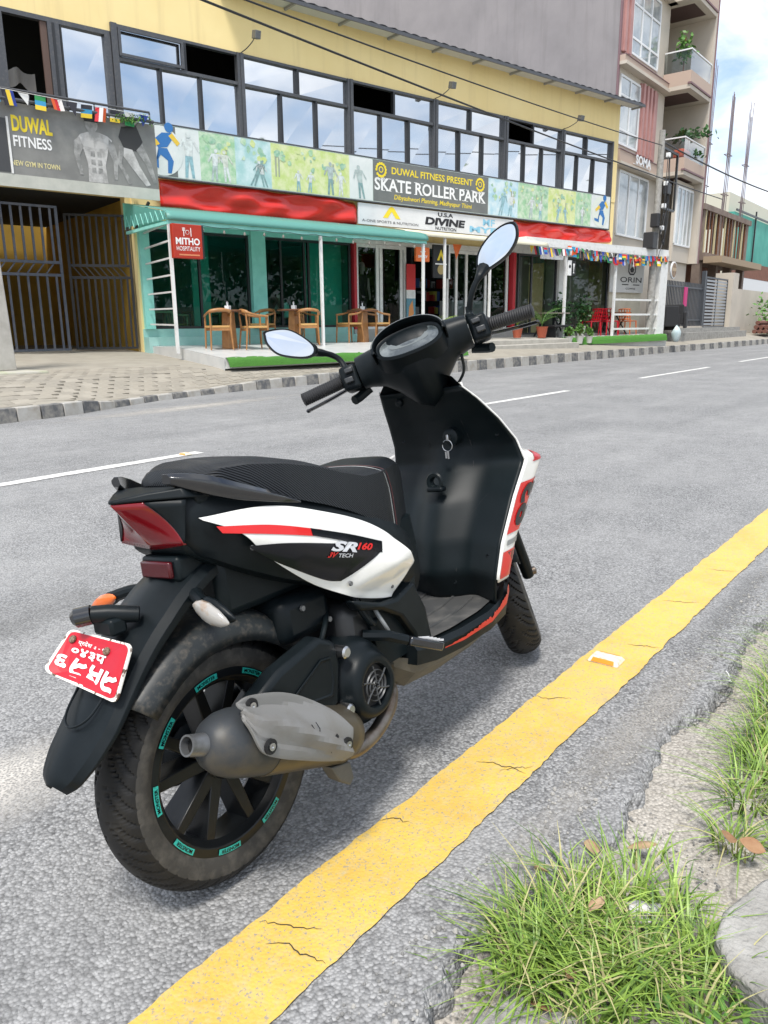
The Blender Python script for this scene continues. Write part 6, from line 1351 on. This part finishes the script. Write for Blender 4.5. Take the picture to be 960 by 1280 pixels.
# potted plants
pot_m = mat('terracotta', (.42, .10, .05), .7); pot_w = mat('white_pot', (.60, .59, .56), .6)
def potted(label, a, d, z, h_, m_, pot, kind, seed, s=1.):
    p = tag(empty('potted_plant', fl(a, d, z), (0, 0, seed)), label, 'plant', 'potted plants'); p.scale = (s, s, s)
    q = MB(); q.lathe([(0, .0), (0, .11), (.28, .16), (.31, .175), (.31, .15), (.27, .14), (.26, 0)], axis='z', n=20); q.build('pot', pot, p, 40)
    rs_ = random.Random(seed); g = MB()
    if kind == 'palm':
        for k in range(16):
            az = rs_.uniform(0, 6.28); L_ = h_*rs_.uniform(.6, 1.1); d_ = Vector((math.cos(az), math.sin(az), 0)); s_ = Vector((-d_.y, d_.x, 0)); pts = [Vector((0, 0, .27))+d_*(L_*.55*t*t*1.2)+Vector((0, 0, L_*(t-.45*t*t))) for t in np.linspace(0, 1, 6)]
            g.tube(pts, .004, 4)
            for t in np.linspace(.35, 1, 9):
                pt = Vector((0, 0, .27))+d_*(L_*.66*t*t)+Vector((0, 0, L_*(t-.45*t*t)))
                for sg in (-1, 1): e = pt+s_*sg*.09+d_*.08-Vector((0, 0, .03)); w_ = d_*.012; g.add([pt-w_, pt+w_, e], [(0, 1, 2)])
        g.build('fronds', m_, p, fixn=False)
    else:
        for k in range(5): az = k*1.3+rs_.random(); g.tube([(0, 0, .26), (.05*math.cos(az), .05*math.sin(az), .26+h_*.4), (.16*math.cos(az), .16*math.sin(az), .26+h_*.85)], [.012, .008, .004], 5)
        g.build('stems', wood_d, p, 60); leaf_cloud('foliage', m_, p, [(0, 0, .3+h_*.62, .30*h_, .30*h_, .36*h_, int(330*h_)), (.08, .05, .3+h_*.32, .20*h_, .2*h_, .2*h_, int(110*h_))], seed, .13)
potted('yellow green palm in a red pot before the poster board', 4.85, 1.35, .72, .75, leafy_y, pot_m, 'palm', 5); potted('palm in a terracotta pot left of the right grip, by the red jamb', 8.45, 1.2, .72, .8, leafy_y, pot_m, 'palm', 8, 1.1); potted('thin plant in a terracotta pot at the right grip', 9.75, 1.15, .70, .95, leafm, pot_m, 'palm', 12, 1.2)
potted('tall bushy plant in a white pot behind the porch post', 11.75, .35, .70, 1.0, leafd, pot_w, 'bush', 17, 1.05); potted('dark spreading plant behind the red chairs', 13.1, .22, .72, .85, leafd, pot_w, 'bush', 23, 1.15); potted('small plant in a white pot left of the porch post foot', 10.95, 1.36, .47, .4, leafm, pot_w, 'bush', 31, .85); potted('small plant in a white pot just right of the porch post, on the turf', 11.55, 1.36, .47, .42, leafm, pot_w, 'bush', 37, .9); potted('third small plant in a white pot, nearest the red chairs', 12.1, 1.36, .48, .36, leafm, pot_w, 'bush', 41, .8)
# plastic chairs and metal tables of the corner café
def plastic_chair(label, a, d, z, rz, m_, group):
    c = tag(empty('plastic_chair', fl(a, d, z), (0, 0, F_ROT+rz)), label, 'chair', group); c.scale = (1.15, 1.15, 1.15)
    q = MB(); q.grid([[(x, y, .45-.02*math.sin((x+.22)/.44*math.pi)+.01*(y > .15)) for y in np.linspace(-.22, .2, 5)] for x in np.linspace(-.22, .22, 6)]); q.build('seat', m_, c, 60, solid=.02)
    q = MB()
    for k in range(5): x = -.19+.095*k; q.bar((x, .19, .47), (x*1.05, .27, .84), .028, .014)
    for z_ in (.50, .60, .70, .83): q.tube(cr([(-.22, .17+(z_-.47)*.2, z_), (0, .215+(z_-.47)*.2, z_+.01), (.22, .17+(z_-.47)*.2, z_)], 9), .018, 6)
    q.build('backrest', m_, c, 60)
    for x, y in ((-.2, -.2), (.2, -.2), (-.2, .19), (.2, .19)): q = MB(); q.tube([(x, y, .44), (x*1.12, y*1.15, 0)], [.022, .017], 8); q.build('leg', m_, c, 60)
redp = mat('red_plastic', (.48, .008, .02), .4); orp = mat('orange_plastic', (.72, .16, .03), .4)
plastic_chair('red plastic chair closest to the porch post', 13.30, .55, .72, rad(-100), redp, 'red porch chairs'); plastic_chair('red plastic chair in the middle of the porch', 14.25, .62, .72, rad(70), redp, 'red porch chairs'); plastic_chair('red plastic chair tucked behind the middle one', 14.75, .35, .73, rad(100), redp, 'red porch chairs'); plastic_chair('orange plastic chair at the end of the porch', 15.75, .45, .73, rad(95), orp, 'orange porch chair')
def metal_table(label, a, d, z, top):
    t = tag(empty('metal_table', fl(a, d, z), (0, 0, F_ROT)), label, 'table', 'black trestle tables'); bpart('table_top', top, t, (-.7, .7, -.32, .32, .80, .84))
    for x in (-.5, .5):
        q = MB(); q.bar((x, -.28, 0), (x, .28, .80), .04); q.build('trestle_leg', frame_dark, t); q = MB(); q.bar((x+.001, .28, 0), (x+.001, -.28, .80), .042); q.build('trestle_leg', frame_dark, t)
metal_table('long table on black crossed legs beside the right grip', 10.75, .65, .70, mat('grey_wood', (.22, .19, .15), .5)); metal_table('table on black crossed legs between red and orange chairs', 15.1, .25, .74, wood_d)
def sofa(label, a, d, z):
    o = tag(empty('low_bench', fl(a, d, z), (0, 0, F_ROT)), label, 'bench'); bpart('seat', blackc, o, (-.5, .5, -.25, .25, .34, .42), bevel=.02)
    for x in (-.42, .42): bpart('leg', frame_dark, o, (x-.02, x+.02, -.2, .2, 0, .34))
sofa('low black bench under the long porch table', 10.95, .9, .70)
b = MB(); b.lathe([(0, .0), (.0, .10), (.2, .16), (.38, .22), (.52, .12), (.6, .05), (.62, 0)], axis='z', n=12); rs = random.Random(9); b.v = [(x*(1+rs.uniform(-.2, .2)), y*(1+rs.uniform(-.2, .2)), z*(1+rs.uniform(-.1, .1))) for x, y, z in b.v]
bag = b.build('sack', mat('pale_sack', (.52, .60, .60), .5, noise=(5, (.40, .50, .52), .4, .6)), None, 80, sub=1); bag.location = fl(17.5, 1.55, .42); tag(bag, 'knotted pale blue white sack beside the porch column', 'sack')

# ================================================================ FAR END OF THE STREET
beige = mat('beige_render', (.56, .50, .42), .85, noise=(.6, (.48, .43, .36), .4, .7, 8)); tan_r = mat('tan_band', (.47, .36, .29), .8); pink = mat('pink_cladding', (.44, .235, .215), .6, noise=(2, (.37, .19, .175), .4, .7)); grey_wall = streaked('grey_cement_wall', (.285, .265, .265), (.235, .22, .222), (.19, .175, .175)); purple = mat('mauve_trim', (.20, .12, .13), .7)
cur = mat('curtain_glass', (.40, .43, .43), .12, noise=(1.5, (.26, .29, .30), .4, .62), coat=.8); upvc = mat('white_upvc', (.74, .75, .75), .4)
so = tag(empty('apartment_building', (0, 0, 0)), 'tall beige apartment building with pink cladding and glass balconies', 'building')
SX0, SX1, SY = 31.12, 39.2, 13.0
bpart('wall', beige, so, (SX0, 36.45, SY, SY+.3, 3.9, 22), (36.45, SX1, 14.3, 14.6, 3.9, 22), (38.95, SX1, 11.85, 14.3, 3.9, 22), (SX1-.25, SX1-.001, 14.6, 26, .5, 22), (36.2, 36.449, SY+.3, 14.3, 3.9, 22))
bpart('side_wall', grey_wall, so, (SX0-.02, SX0+.2, SY+.02, 34, .5, 22)); bpart('corner_trim', purple, so, (SX0-.06, SX0+.08, SY-.06, SY-.001, 3.9, 22)); bpart('corner_trim', purple, so, (SX1, SX1+.05, 11.8, 11.95, 3.9, 22)); bpart('roof_slab', beige, so, (SX0, SX1, SY, 30, 22.01, 22.2))
bpart('ground_floor_wall', beige, so, (31.4, SX1, 12.35, 12.45, .5, 3.9), (36.5, 38.94, 12.2, 12.34, 3.9, 7.35))
for z0, z1 in ((7.28, 7.85), (10.84, 11.2), (14.3, 14.75)):
    bpart('floor_band', tan_r, so, (SX0, 36.4, 12.72, 12.999, z0+.12, z1-.03)); bpart('band_edge', purple, so, (SX0, 36.4, 12.69, 12.999, z1-.029, z1)); bpart('band_edge', beige, so, (SX0, 36.4, 12.66, 12.999, z0, z0+.119))
def flat_window(parent, x0, x1, z0, z1, y, cols, trans, fm_, gm):
    f = bpart('window', fm_, parent, (x0, x1, y-.06, y-.002, z1-.08, z1), (x0, x1, y-.06, y-.002, z0, z0+.08), *[(x0+(x1-x0)*k/cols-.04, x0+(x1-x0)*k/cols+.04, y-.064, y-.002, z0+.08, z1-.08) for k in range(cols+1)], *[(x0+.04, x1-.04, y-.055, y-.002, t-.04, t+.04) for t in trans])
    zs_ = [z0+.08]+sum([[t-.04, t+.04] for t in trans], [])+[z1-.08]
    for k in range(cols):
        for j in range(0, len(zs_), 2): q = MB(); a0, a1 = x0+(x1-x0)*k/cols+.04, x0+(x1-x0)*(k+1)/cols-.04; q.add([(a0, y-.03, zs_[j]), (a1, y-.025, zs_[j]), (a1, y-.03, zs_[j+1]), (a0, y-.027, zs_[j+1])], [(0, 1, 2, 3)]); q.build('pane', gm, f)
flat_window(so, 32.25, 35.2, 11.5, 14.1, SY, 3, (12.1, 13.3), upvc, cur); flat_window(so, 31.42, 33.45, 8.1, 10.6, SY, 2, (8.65, 9.9), upvc, cur); flat_window(so, 31.8, 35.05, 4.7, 7.2, SY, 3, (), upvc, cur); flat_window(so, 36.6, 38.8, 4.6, 7.1, 12.2, 4, (), upvc, cur); flat_window(so, 32.25, 35.2, 15.1, 17.4, SY, 3, (), upvc, cur)
for x0, x1, z0, z1 in ((33.5, 35.45, 8.0, 10.7), (31.2, 32.2, 11.35, 14.2)):
    pk = bpart('pink_cladding', pink, so, (x0, x1, SY-.08, SY-.003, z0, z1))
    for k in range(int((x1-x0)/.42)): bpart('cladding_rib', pink, pk, (x0+.1+.42*k, x0+.3+.42*k, SY-.16, SY-.081, z0, z1))
for z in (7.45, 10.87, 14.3):
    bz = bpart('balcony', beige, so, (36.05, 38.94, 11.8, 14.29, z, z+.16)); bpart('balcony_edge', purple, bz, (36.0, 38.94, 11.75, 11.9, z+.17, z+.24)); bpart('balcony_parapet', tan_r, bz, (36.05, 38.94, 11.8, 11.92, z+.241, z+.70), (36.05, 36.17, 11.92, 12.98, z+.161, z+.70)); bpart('soffit_panel', mat('brown_soffit', (.07, .035, .03), .6), bz, (36.7, 38.3, 12.1, 13.6, z-.012, z-.002))
    gm = thin_glass('balcony_glass', (.75, .83, .84), (1, 1, 1), 1.5, .02, 1.6)
    q = MB(); q.add([(36.10, 11.86, z+.70), (38.9, 11.86, z+.70), (38.9, 11.86, z+1.5), (36.10, 11.86, z+1.5)], [(0, 1, 2, 3)]); q.build('glass_panel', gm, bz, fixn=False); q = MB(); q.add([(36.10, 11.87, z+.70), (36.10, 12.97, z+.70), (36.10, 12.97, z+1.5), (36.10, 11.87, z+1.5)], [(3, 2, 1, 0)]); q.build('glass_panel', gm, bz, fixn=False); bpart('hand_rail', upvc, bz, (36.06, 38.94, 11.83, 11.89, z+1.5, z+1.55), (36.07, 36.13, 11.89, 12.98, z+1.5, z+1.55)); flat_window(so, 36.7, 38.6, z+.3, z+2.9, 14.3, 2, (z+2.2,), upvc, mat('balcony_door_glass', (.12, .15, .155), .1, coat=.8))
text_on('lettering', 'SOMA', lambda s, t: (32.55+1.75*s, 12.60, 7.48+.36*t), upvc, so, bold=.04)
bpart('floor_number_plate', upvc, so, (32.5, 34.4, 12.66, 12.70, 7.47, 7.50))
# balcony plants
for x, y, z, lab, h_ in ((36.5, 12.3, 11.1, 'thin bamboo-like plant on the upper glass balcony', 1.9), (37.6, 12.2, 7.7, 'flat-topped young tree on the lower glass balcony', 1.6)):
    p = tag(empty('balcony_plant', (x, y, z)), lab, 'plant', 'plants on the balconies'); q = MB(); q.tube([(0, 0, 0), (.03, 0, h_)], .03, 6); q.build('stem', wood_d, p); leaf_cloud('foliage', leafm if h_ > 1.7 else leafd, p, [(0, 0, h_*.75, .3, .3, .55, 150)] if h_ > 1.7 else [(0, 0, h_, .9, .9, .08, 160), (.4, 0, h_*.55, .7, .6, .06, 90)], int(z), .24)
rb = tag(MB().box((36.5, 11.98, 8.16), (37.5, 12.5, 8.62)).build('red_bundle', mat('red_cloth', (.55, .10, .05), .8), None, bevel=.12), 'orange red bundle on the lower balcony behind the pole', 'bundle')
ro = tag(empty('round_sign', (34.9, 11.55, 0)), 'round brown café sign on the wall above the fence', 'sign'); q = MB(); q.lathe([(0, .36), (-.05, .36), (-.06, .32)], (0, 0, 3.38), 'y', 28, cap=True); q.build('disc', upvc, ro, 30); q = MB(); q.lathe([(-.061, 0), (-.066, .30), (-.0605, .31)], (0, 0, 3.38), 'y', 28); q.build('face', mat('coffee_brown', (.12, .06, .03), .5, noise=(3, (.30, .19, .10), .4, .55)), ro); bpart('face_band', mat('cream_band', (.45, .33, .2), .5), ro, (-.26, .26, -.07, -.067, 3.34, 3.48))
# utility pole with clutter and cables
up_ = tag(empty('utility_pole', (30.75, 10.95, 0)), 'concrete utility pole with cable boxes before the apartment building', 'pole'); q = MB(); q.tube([(0, 0, .2), (.0, 0, 8.15)], [.16, .11], 12); q.build('shaft', conc_mat, up_, 60)
bpart('cross_arm', frame_dark, up_, (-.1, 1.9, -.04, .04, 7.55, 7.63), (1.82, 1.9, -.04, .04, 5.5, 7.549), (-.1, 1.819, -.04, .04, 5.45, 5.53)); [bpart('junction_box', mat('box_black', (.02, .02, .022), .5), up_, q, bevel=.03) for q in ((-.75, -.25, -.2, .2, 3.9, 4.5), (.0, .42, -.35, -.16, 5.9, 6.3), (-.4, -.12, -.2, .1, 4.7, 5.2))]
for k, z in enumerate((4.6, 5.4, 6.2, 7.2)): bpart('insulator', upvc, up_, (-.12+.05*k, .02+.05*k, -.32, -.17, z, z+.16), bevel=.02)
q = MB(); rs = random.Random(3)
for k in range(6): q.tube(cr([(rs.uniform(-.2, .2), -.2, rs.uniform(3.6, 5)), (rs.uniform(-.5, .5), -.3, rs.uniform(4, 6)), (rs.uniform(-.3, .5), -.25, rs.uniform(4.5, 7.6))], 12), .015, 5)
tag(q.build('coiled_wire', frame_dark, up_, 60), kind='stuff')
cab = mat('cable_black', (.012, .012, .013), .5)
def cable(label, p0, p1, sag, r_=.014, n_=40):
    P0, P1 = Vector(p0), Vector(p1); q = MB(); q.tube([P0.lerp(P1, i/n_)-Vector((0, 0, sag*4*(i/n_)*(1-i/n_))) for i in range(n_+1)], r_, 6); return tag(q.build('overhead_cable', cab, None, 60), label, 'cable', 'overhead cables')
cable('thick black cable crossing the yellow wall and the roof edge diagonally', (-25, 8.0, 5.5), (30.75, 8.6, 5.5), .42, .016); cable('cable running from the utility pole out over the right side of the street', (30.75, 10.9, 7.75), (75, 9.2, 10.2), 1.0, .03); cable('cable from the utility pole along the top of the far window bay', (30.75, 10.9, 7.62), (-20, 10.2, 5.9), .5, .016)
# wires and pole added behind the camera, unseen, for the window panes to mirror
np_ = tag(empty('utility_pole', (22.0, -3.2, 0)), 'concrete utility pole added behind the camera, seen only as a reflection in the panes', 'pole'); q = MB(); q.tube([(0, 0, -.1), (0, 0, 9.5)], [.17, .12], 12); q.build('shaft', conc_mat, np_, 60); bpart('cross_arm', frame_dark, np_, (-.9, .9, -.05, .05, 8.9, 9.0), (-.7, .7, -.05, .05, 8.2, 8.3)); bpart('transformer_box', MATS['box_black'], np_, (-.3, .3, -.5, -.15, 7.2, 8.1), bevel=.05)
for k in range(7): cable('one of the parallel wires added behind the camera for the panes to mirror', (-40, -3.2-.25*(k % 3), 6.3+.42*k), (22, -3.2-.2*(k % 3), 6.6+.4*k), .35, .022)
for k in range(5): cable('one of the parallel wires added behind the camera for the panes to mirror', (22, -3.2-.25*(k % 3), 6.6+.5*k), (90, -3.2-.2*(k % 3), 6.9+.5*k), .4, .022)
# fence and gate by the plot, pillar
fb = tag(empty('plot_fence', (0, 0, 0)), 'grey vertical bar fence on a low wall right of the porch', 'fence'); fgrey = mat('fence_grey', (.07, .078, .09), .5, .3)
bpart('base_wall', beige, fb, (33.2, 44.5, 11.62, 11.8, .3, 1.0)); bpart('fence_rail', fgrey, fb, (33.2, 39.9, 11.68, 11.74, 1.25, 1.31), (33.2, 39.9, 11.68, 11.74, 2.72, 2.79)); bpart('fence_post', fgrey, fb, (39.9, 40.1, 11.6, 11.78, 1.0, 3.6)); bpart('fence_post', fgrey, fb, (33.4, 33.5, 11.66, 11.76, 1.0, 3.0))
x = 33.6; 
while x < 39.8: bpart('fence_bar', fgrey, fb, (x-.03, x+.03, 11.69, 11.73, 1.0, 2.98)); x += .21
q = bpart('low_step', conc_mat, fb, (34.0, 46, 10.95, 11.3, .2, .72), (34.5, 46, 11.31, 11.6, .2, .92))
gg = tag(empty('slatted_gate', (40.15, 11.6, .9)), 'light grey slatted steel gate beside the bar fence', 'gate'); bpart('gate_frame', fgrey, gg, (0, .08, 0, .05, 0, 2.45), (3.7, 3.78, 0, .05, 0, 2.45), (.08, 3.7, 0, .05, 0, .08), (.08, 3.7, 0, .05, 2.37, 2.45), (1.85, 1.93, 0, .05, .08, 2.37)); gl_ = mat('gate_light_grey', (.34, .36, .38), .5, .3)
for k in range(14): bpart('gate_slat', gl_, gg, (.09, 1.84, .01, .04, .14+.16*k, .23+.16*k), (1.94, 3.69, .01, .04, .14+.16*k, .23+.16*k))
tag(bpart('gate_pillar', beige, None, (44.1, 45.2, 11.4, 12.3, .4, 3.7)), 'tall pale pillar at the end of the slatted gate', 'pillar'); tag(bpart('boundary_wall', beige, None, (45.25, 60, 12.0, 12.2, .4, 3.0)), 'pale boundary wall beyond the gate pillar', 'wall')
def armchair(label, x, y, z, rz):
    o = tag(empty('black_armchair', (x, y, z), (0, 0, rz)), label, 'chair', 'black armchairs'); bpart('seat', blackc, o, (-.42, .42, -.4, .3, .2, .5), bevel=.04); bpart('backrest', blackc, o, (-.42, .42, .31, .44, .2, 1.05), bevel=.04); bpart('armrest', blackc, o, (-.55, -.43, -.4, .42, .05, .72), bevel=.03); bpart('armrest', blackc, o, (.43, .55, -.4, .42, .05, .72), bevel=.03)
armchair('black wicker armchair turned away beside the porch column', 33.6, 11.35, .80, 2.8); armchair('second black wicker armchair against the fence', 34.9, 11.35, .88, 1.8)
tag(bpart('hanging_cloth', mat('magenta_cloth', (.55, .05, .20), .8), None, (37.0, 37.35, 11.60, 11.66, 1.9, 2.75)), 'magenta cloth hanging on the bar fence', 'cloth')
# unfinished concrete building
ub = tag(empty('unfinished_building', (0, 0, 0)), 'unfinished brown concrete frame with props and tall bare rebars', 'building'); raw = mat('raw_concrete', (.22, .17, .14), .9, noise=(1.5, (.14, .10, .08), .4, .7, 8)); brick = mat('raw_brick', (.20, .085, .055), .9, noise=(2, (.14, .06, .04), .4, .7))
bpart('slab', raw, ub, (46.4, 57, 13.6, 20, 4.6, 5.0)); bpart('slab', raw, ub, (46.2, 56.5, 13.8, 20, 7.3, 7.6)); bpart('cantilever', mat('raw_wood', (.33, .25, .17), .9), ub, (46.0, 55, 12.6, 13.59, 4.4, 4.75))
for x in (46.5, 49.7, 52.7, 55.8): bpart('column', raw, ub, (x, x+.45, 13.9, 14.35, .5, 4.599)); bpart('column', raw, ub, (x, x+.45, 13.9, 14.35, 5.0, 7.299))
for k in range(14): x = 46.8+.66*k; bpart('prop', wood_d if k % 3 else pale_wood, ub, (x, x+.09, 13.85, 13.94, 5.0, 7.3))
bpart('brick_wall', brick, ub, (47, 56, 17, 17.2, 5.0, 7.3), (46.6, 56.5, 15.5, 15.7, .5, 4.6))
rs = random.Random(12)
for x0, z1 in ((46.6, 15.2), (50.6, 14.3), (54.6, 14.6)):
    for k in range(5): q = MB(); xx = x0+.16*k; q.tube([(xx, 14.1+.1*(k % 2), 7.6), (xx+.03, 14.1, 11), (xx+rs.uniform(-.05, .25), 14.1, z1*rs.uniform(.93, 1.0))], .02, 5); q.build('rebar', mat('rebar_rust', (.16, .12, .13), .7), ub)
    for z in (8.6, 10.8): q = MB(); q.tube([(x0-.08, 14.02, z), (x0+.75, 14.02, z), (x0+.75, 14.25, z), (x0-.08, 14.25, z), (x0-.08, 14.02, z)], .022, 5); q.build('rebar_tie', MATS['rebar_rust'], ub)
# building behind green nets, and what closes the street
gn = tag(empty('netted_building', (0, 0, 0)), 'pale building wrapped in green construction net at the far right', 'building'); bpart('wall', mat('cream_far', (.58, .56, .46), .9), gn, (70, 105, 19, 30, .5, 11.6)); bpart('green_net', mat('green_net', (.05, .30, .24), .7, noise=(.6, (.09, .40, .32), .4, .7)), gn, (69.6, 105, 18.4, 18.9, 6.2, 10.0)); bpart('scaffold_pole', frame_dark, gn, (76, 76.12, 18.2, 18.32, 4, 10.6), (84, 84.12, 18.2, 18.32, 4, 10.6), (69.6, 100, 18.2, 18.3, 10.05, 10.2), (69.6, 100, 18.2, 18.3, 6.1, 6.22))
bpart('hoarding', mat('white_hoarding', (.62, .63, .64), .7), gn, (66, 100, 17.5, 17.7, .5, 4.8)); bpart('brick_band', brick, gn, (66, 100, 17.49, 17.69, 4.81, 6.05))
tag(bpart('far_house', mat('far_house', (.5, .5, .47), .9), None, (115, 150, 20, 40, .3, 15)), 'distant pale house at the right end of the street', 'building'); tag(bpart('far_house', mat('far_house_tan', (.45, .40, .33), .9), None, (160, 220, 8, 30, .3, 12)), 'farthest tan house closing the street', 'building')
lg = tag(empty('timber_pile', (49.5, 11.0, .5)), 'small pile of reddish logs by the boundary wall', 'logs')
for k in range(7): q = MB(); q.tube([(-1.6+.1*k, -.25*(k % 3), .14+.24*(k//3)), (1.6, -.25*(k % 3), .14+.24*(k//3))], .12, 8); q.build('log', mat('log_bark', (.16, .07, .05), .9), lg, 40)
bs = tag(empty('roadside_shrub', (52.5, 11.0, .45)), 'low green shrub behind the log pile', 'shrub'); q = MB(); q.tube([(0, 0, 0), (.1, 0, 1.2)], .05, 6); q.build('stem', wood_d, bs); leaf_cloud('foliage', leafm, bs, [(0, 0, 1.2, 2.4, 1.2, 1.4, 420)], 8, .3)
# concrete post on its plinth at the left edge
cp_ = tag(empty('concrete_post', (6.12, 13.25, .36)), 'pale square concrete post on a mossy plinth at the left edge', 'post'); q = MB(); q.hexa([(-.28, -.2, .1), (.28, -.2, .1), (.28, .2, .1), (-.28, .2, .1), (-.17, -.14, 4.2), (.17, -.14, 4.2), (.17, .14, 4.2), (-.17, .14, 4.2)]); q.build('shaft', mat('pale_concrete', (.47, .45, .41), .9, noise=(4, (.36, .34, .30), .4, .7, 8)), cp_, bevel=.02); bpart('plinth', mat('mossy_concrete', (.36, .37, .25), .9, noise=(4, (.42, .40, .35), .4, .6, 8)), cp_, (-1.2, .55, -.75, .4, -.3, .10), bevel=.03)
# motor scooter inside the gateway
m2 = copy_tree(scooter); m2.location = fl(-6.55, -2.2, .68); m2.rotation_euler = (rad(-8), 0, rad(70)); m2['label'] = 'dark two-wheeler with a red plate behind the closed gate leaf'; m2['group'] = 'scooters'; scooter['group'] = 'scooters'

# a guest seated inside the café, seen through the glass
guest = tag(empty('person', fl(.78, -.62, .74), (0, 0, F_ROT)), 'person in a pale shirt bent over a table behind the café glass', 'person')
def skin_body(name, verts, edges, radii, root, m_):
    me = bpy.data.meshes.new(name); me.from_pydata(verts, edges, []); me.update(); o = bpy.data.objects.new(name, me); C.objects.link(o); o.parent = guest; me.materials.append(m_)
    sk_ = o.modifiers.new('skin', 'SKIN'); sk_.use_smooth_shade = True
    for i, r_ in enumerate(radii): me.skin_vertices[0].data[i].radius = (r_, r_)
    me.skin_vertices[0].data[root].use_root = True
    q = o.modifiers.new('smooth', 'SUBSURF'); q.levels = 1; q.render_levels = 1
    return o
V_ = [(0, 0, .52), (-.03, 0, .72), (-.10, 0, .92), (-.17, 0, 1.05), (-.22, 0, 1.13), (-.27, 0, 1.22), (-.29, 0, 1.30),
      (-.13, -.18, 1.02), (-.24, -.24, .80), (-.46, -.14, .86), (-.55, -.10, .88), (-.13, .18, 1.02), (-.24, .24, .80), (-.46, .14, .86), (-.55, .10, .88),
      (-.02, -.10, .50), (-.42, -.11, .50), (-.40, -.11, .08), (-.52, -.11, .03), (-.02, .10, .50), (-.42, .11, .50), (-.40, .11, .08), (-.52, .11, .03)]
E_ = [(0, 1), (1, 2), (2, 3), (3, 4), (4, 5), (5, 6), (3, 7), (7, 8), (8, 9), (9, 10), (3, 11), (11, 12), (12, 13), (13, 14), (0, 15), (15, 16), (16, 17), (17, 18), (0, 19), (19, 20), (20, 21), (21, 22)]
R_ = [.15, .13, .15, .12, .055, .09, .085, .06, .045, .036, .03, .06, .045, .036, .03, .09, .07, .05, .035, .09, .07, .05, .035]
skin_body('body', V_, E_, R_, 0, mat('skin_tone', (.30, .17, .10), .6))
skin_body('shirt', V_[:4]+[V_[7], V_[8], V_[11], V_[12]], [(0, 1), (1, 2), (2, 3), (3, 4), (4, 5), (3, 6), (6, 7)], [.165, .15, .17, .135, .08, .066, .08, .066], 0, mat('pale_shirt', (.78, .79, .77), .8))
skin_body('trousers', [V_[0]]+V_[15:18]+V_[19:22], [(0, 1), (1, 2), (2, 3), (0, 4), (4, 5), (5, 6)], [.16, .10, .082, .06, .10, .082, .06], 0, mat('dark_trousers', (.04, .045, .06), .8))
skin_body('hair', [(-.25, 0, 1.27), (-.25, 0, 1.34), (-.30, 0, 1.37)], [(0, 1), (1, 2)], [.085, .088, .06], 0, mat('dark_hair', (.02, .015, .012), .6))

# trees and a wall added out of frame to darken the ground-floor glass reflections
wl = tag(bpart('added_wall', beige, None, (13.5, 58, -8.2, -8.0, -.1, 2.4)), 'low beige wall added across the road for the shop glass to mirror', 'wall')
for i, (x, y, h_, w_, lab) in enumerate(((16.5, -10.5, 8.0, 3.4, 'nearest of the added leafy trees mirrored in the café glass'), (22.5, -10.0, 8.8, 3.6, 'second added leafy tree mirrored in the café glass'), (28.5, -10.8, 8.2, 3.6, 'third added leafy tree mirrored in the sports shop glass'), (35, -10.2, 9.0, 3.8, 'fourth added leafy tree mirrored in the sports shop glass'), (42, -10.6, 8.6, 3.8, 'fifth added leafy tree mirrored in the porch glass'), (49.5, -10.4, 9.0, 4.0, 'farthest added leafy tree mirrored in the porch glass'))):
    t = tag(empty('added_tree', (x, y, -.06)), lab, 'tree', 'added trees across the road'); rs = random.Random(70+i)
    q = MB(); q.tube([(0, 0, 0), (.1, .05, 1.6), (.05, 0, 3.2), (.2, .1, h_*.7)], [.28, .22, .17, .06], 10); q.build('trunk', mat('bark', (.10, .075, .055), .95), t, 60)
    for k in range(6):
        az = k*1.05+rs.random(); q = MB(); q.tube([(.08, 0, 2.4+.35*k), (w_*.28*math.cos(az), w_*.28*math.sin(az), 3.4+.5*k), (w_*.55*math.cos(az), w_*.55*math.sin(az), 3.9+.55*k)], [.10, .06, .025], 6); q.build('limb', MATS['bark'], t, 60)
    sp = [(0, 0, h_*.62, w_*1.3, w_*1.3, h_*.42, 700)]+[(w_*.55*math.cos(k*1.05), w_*.55*math.sin(k*1.05), h_*(.42+.07*k), w_*.6, w_*.6, 1.5, 260) for k in range(6)]
    leaf_cloud('crown', leafd if i % 2 else leafm, t, sp, 90+i, .5)
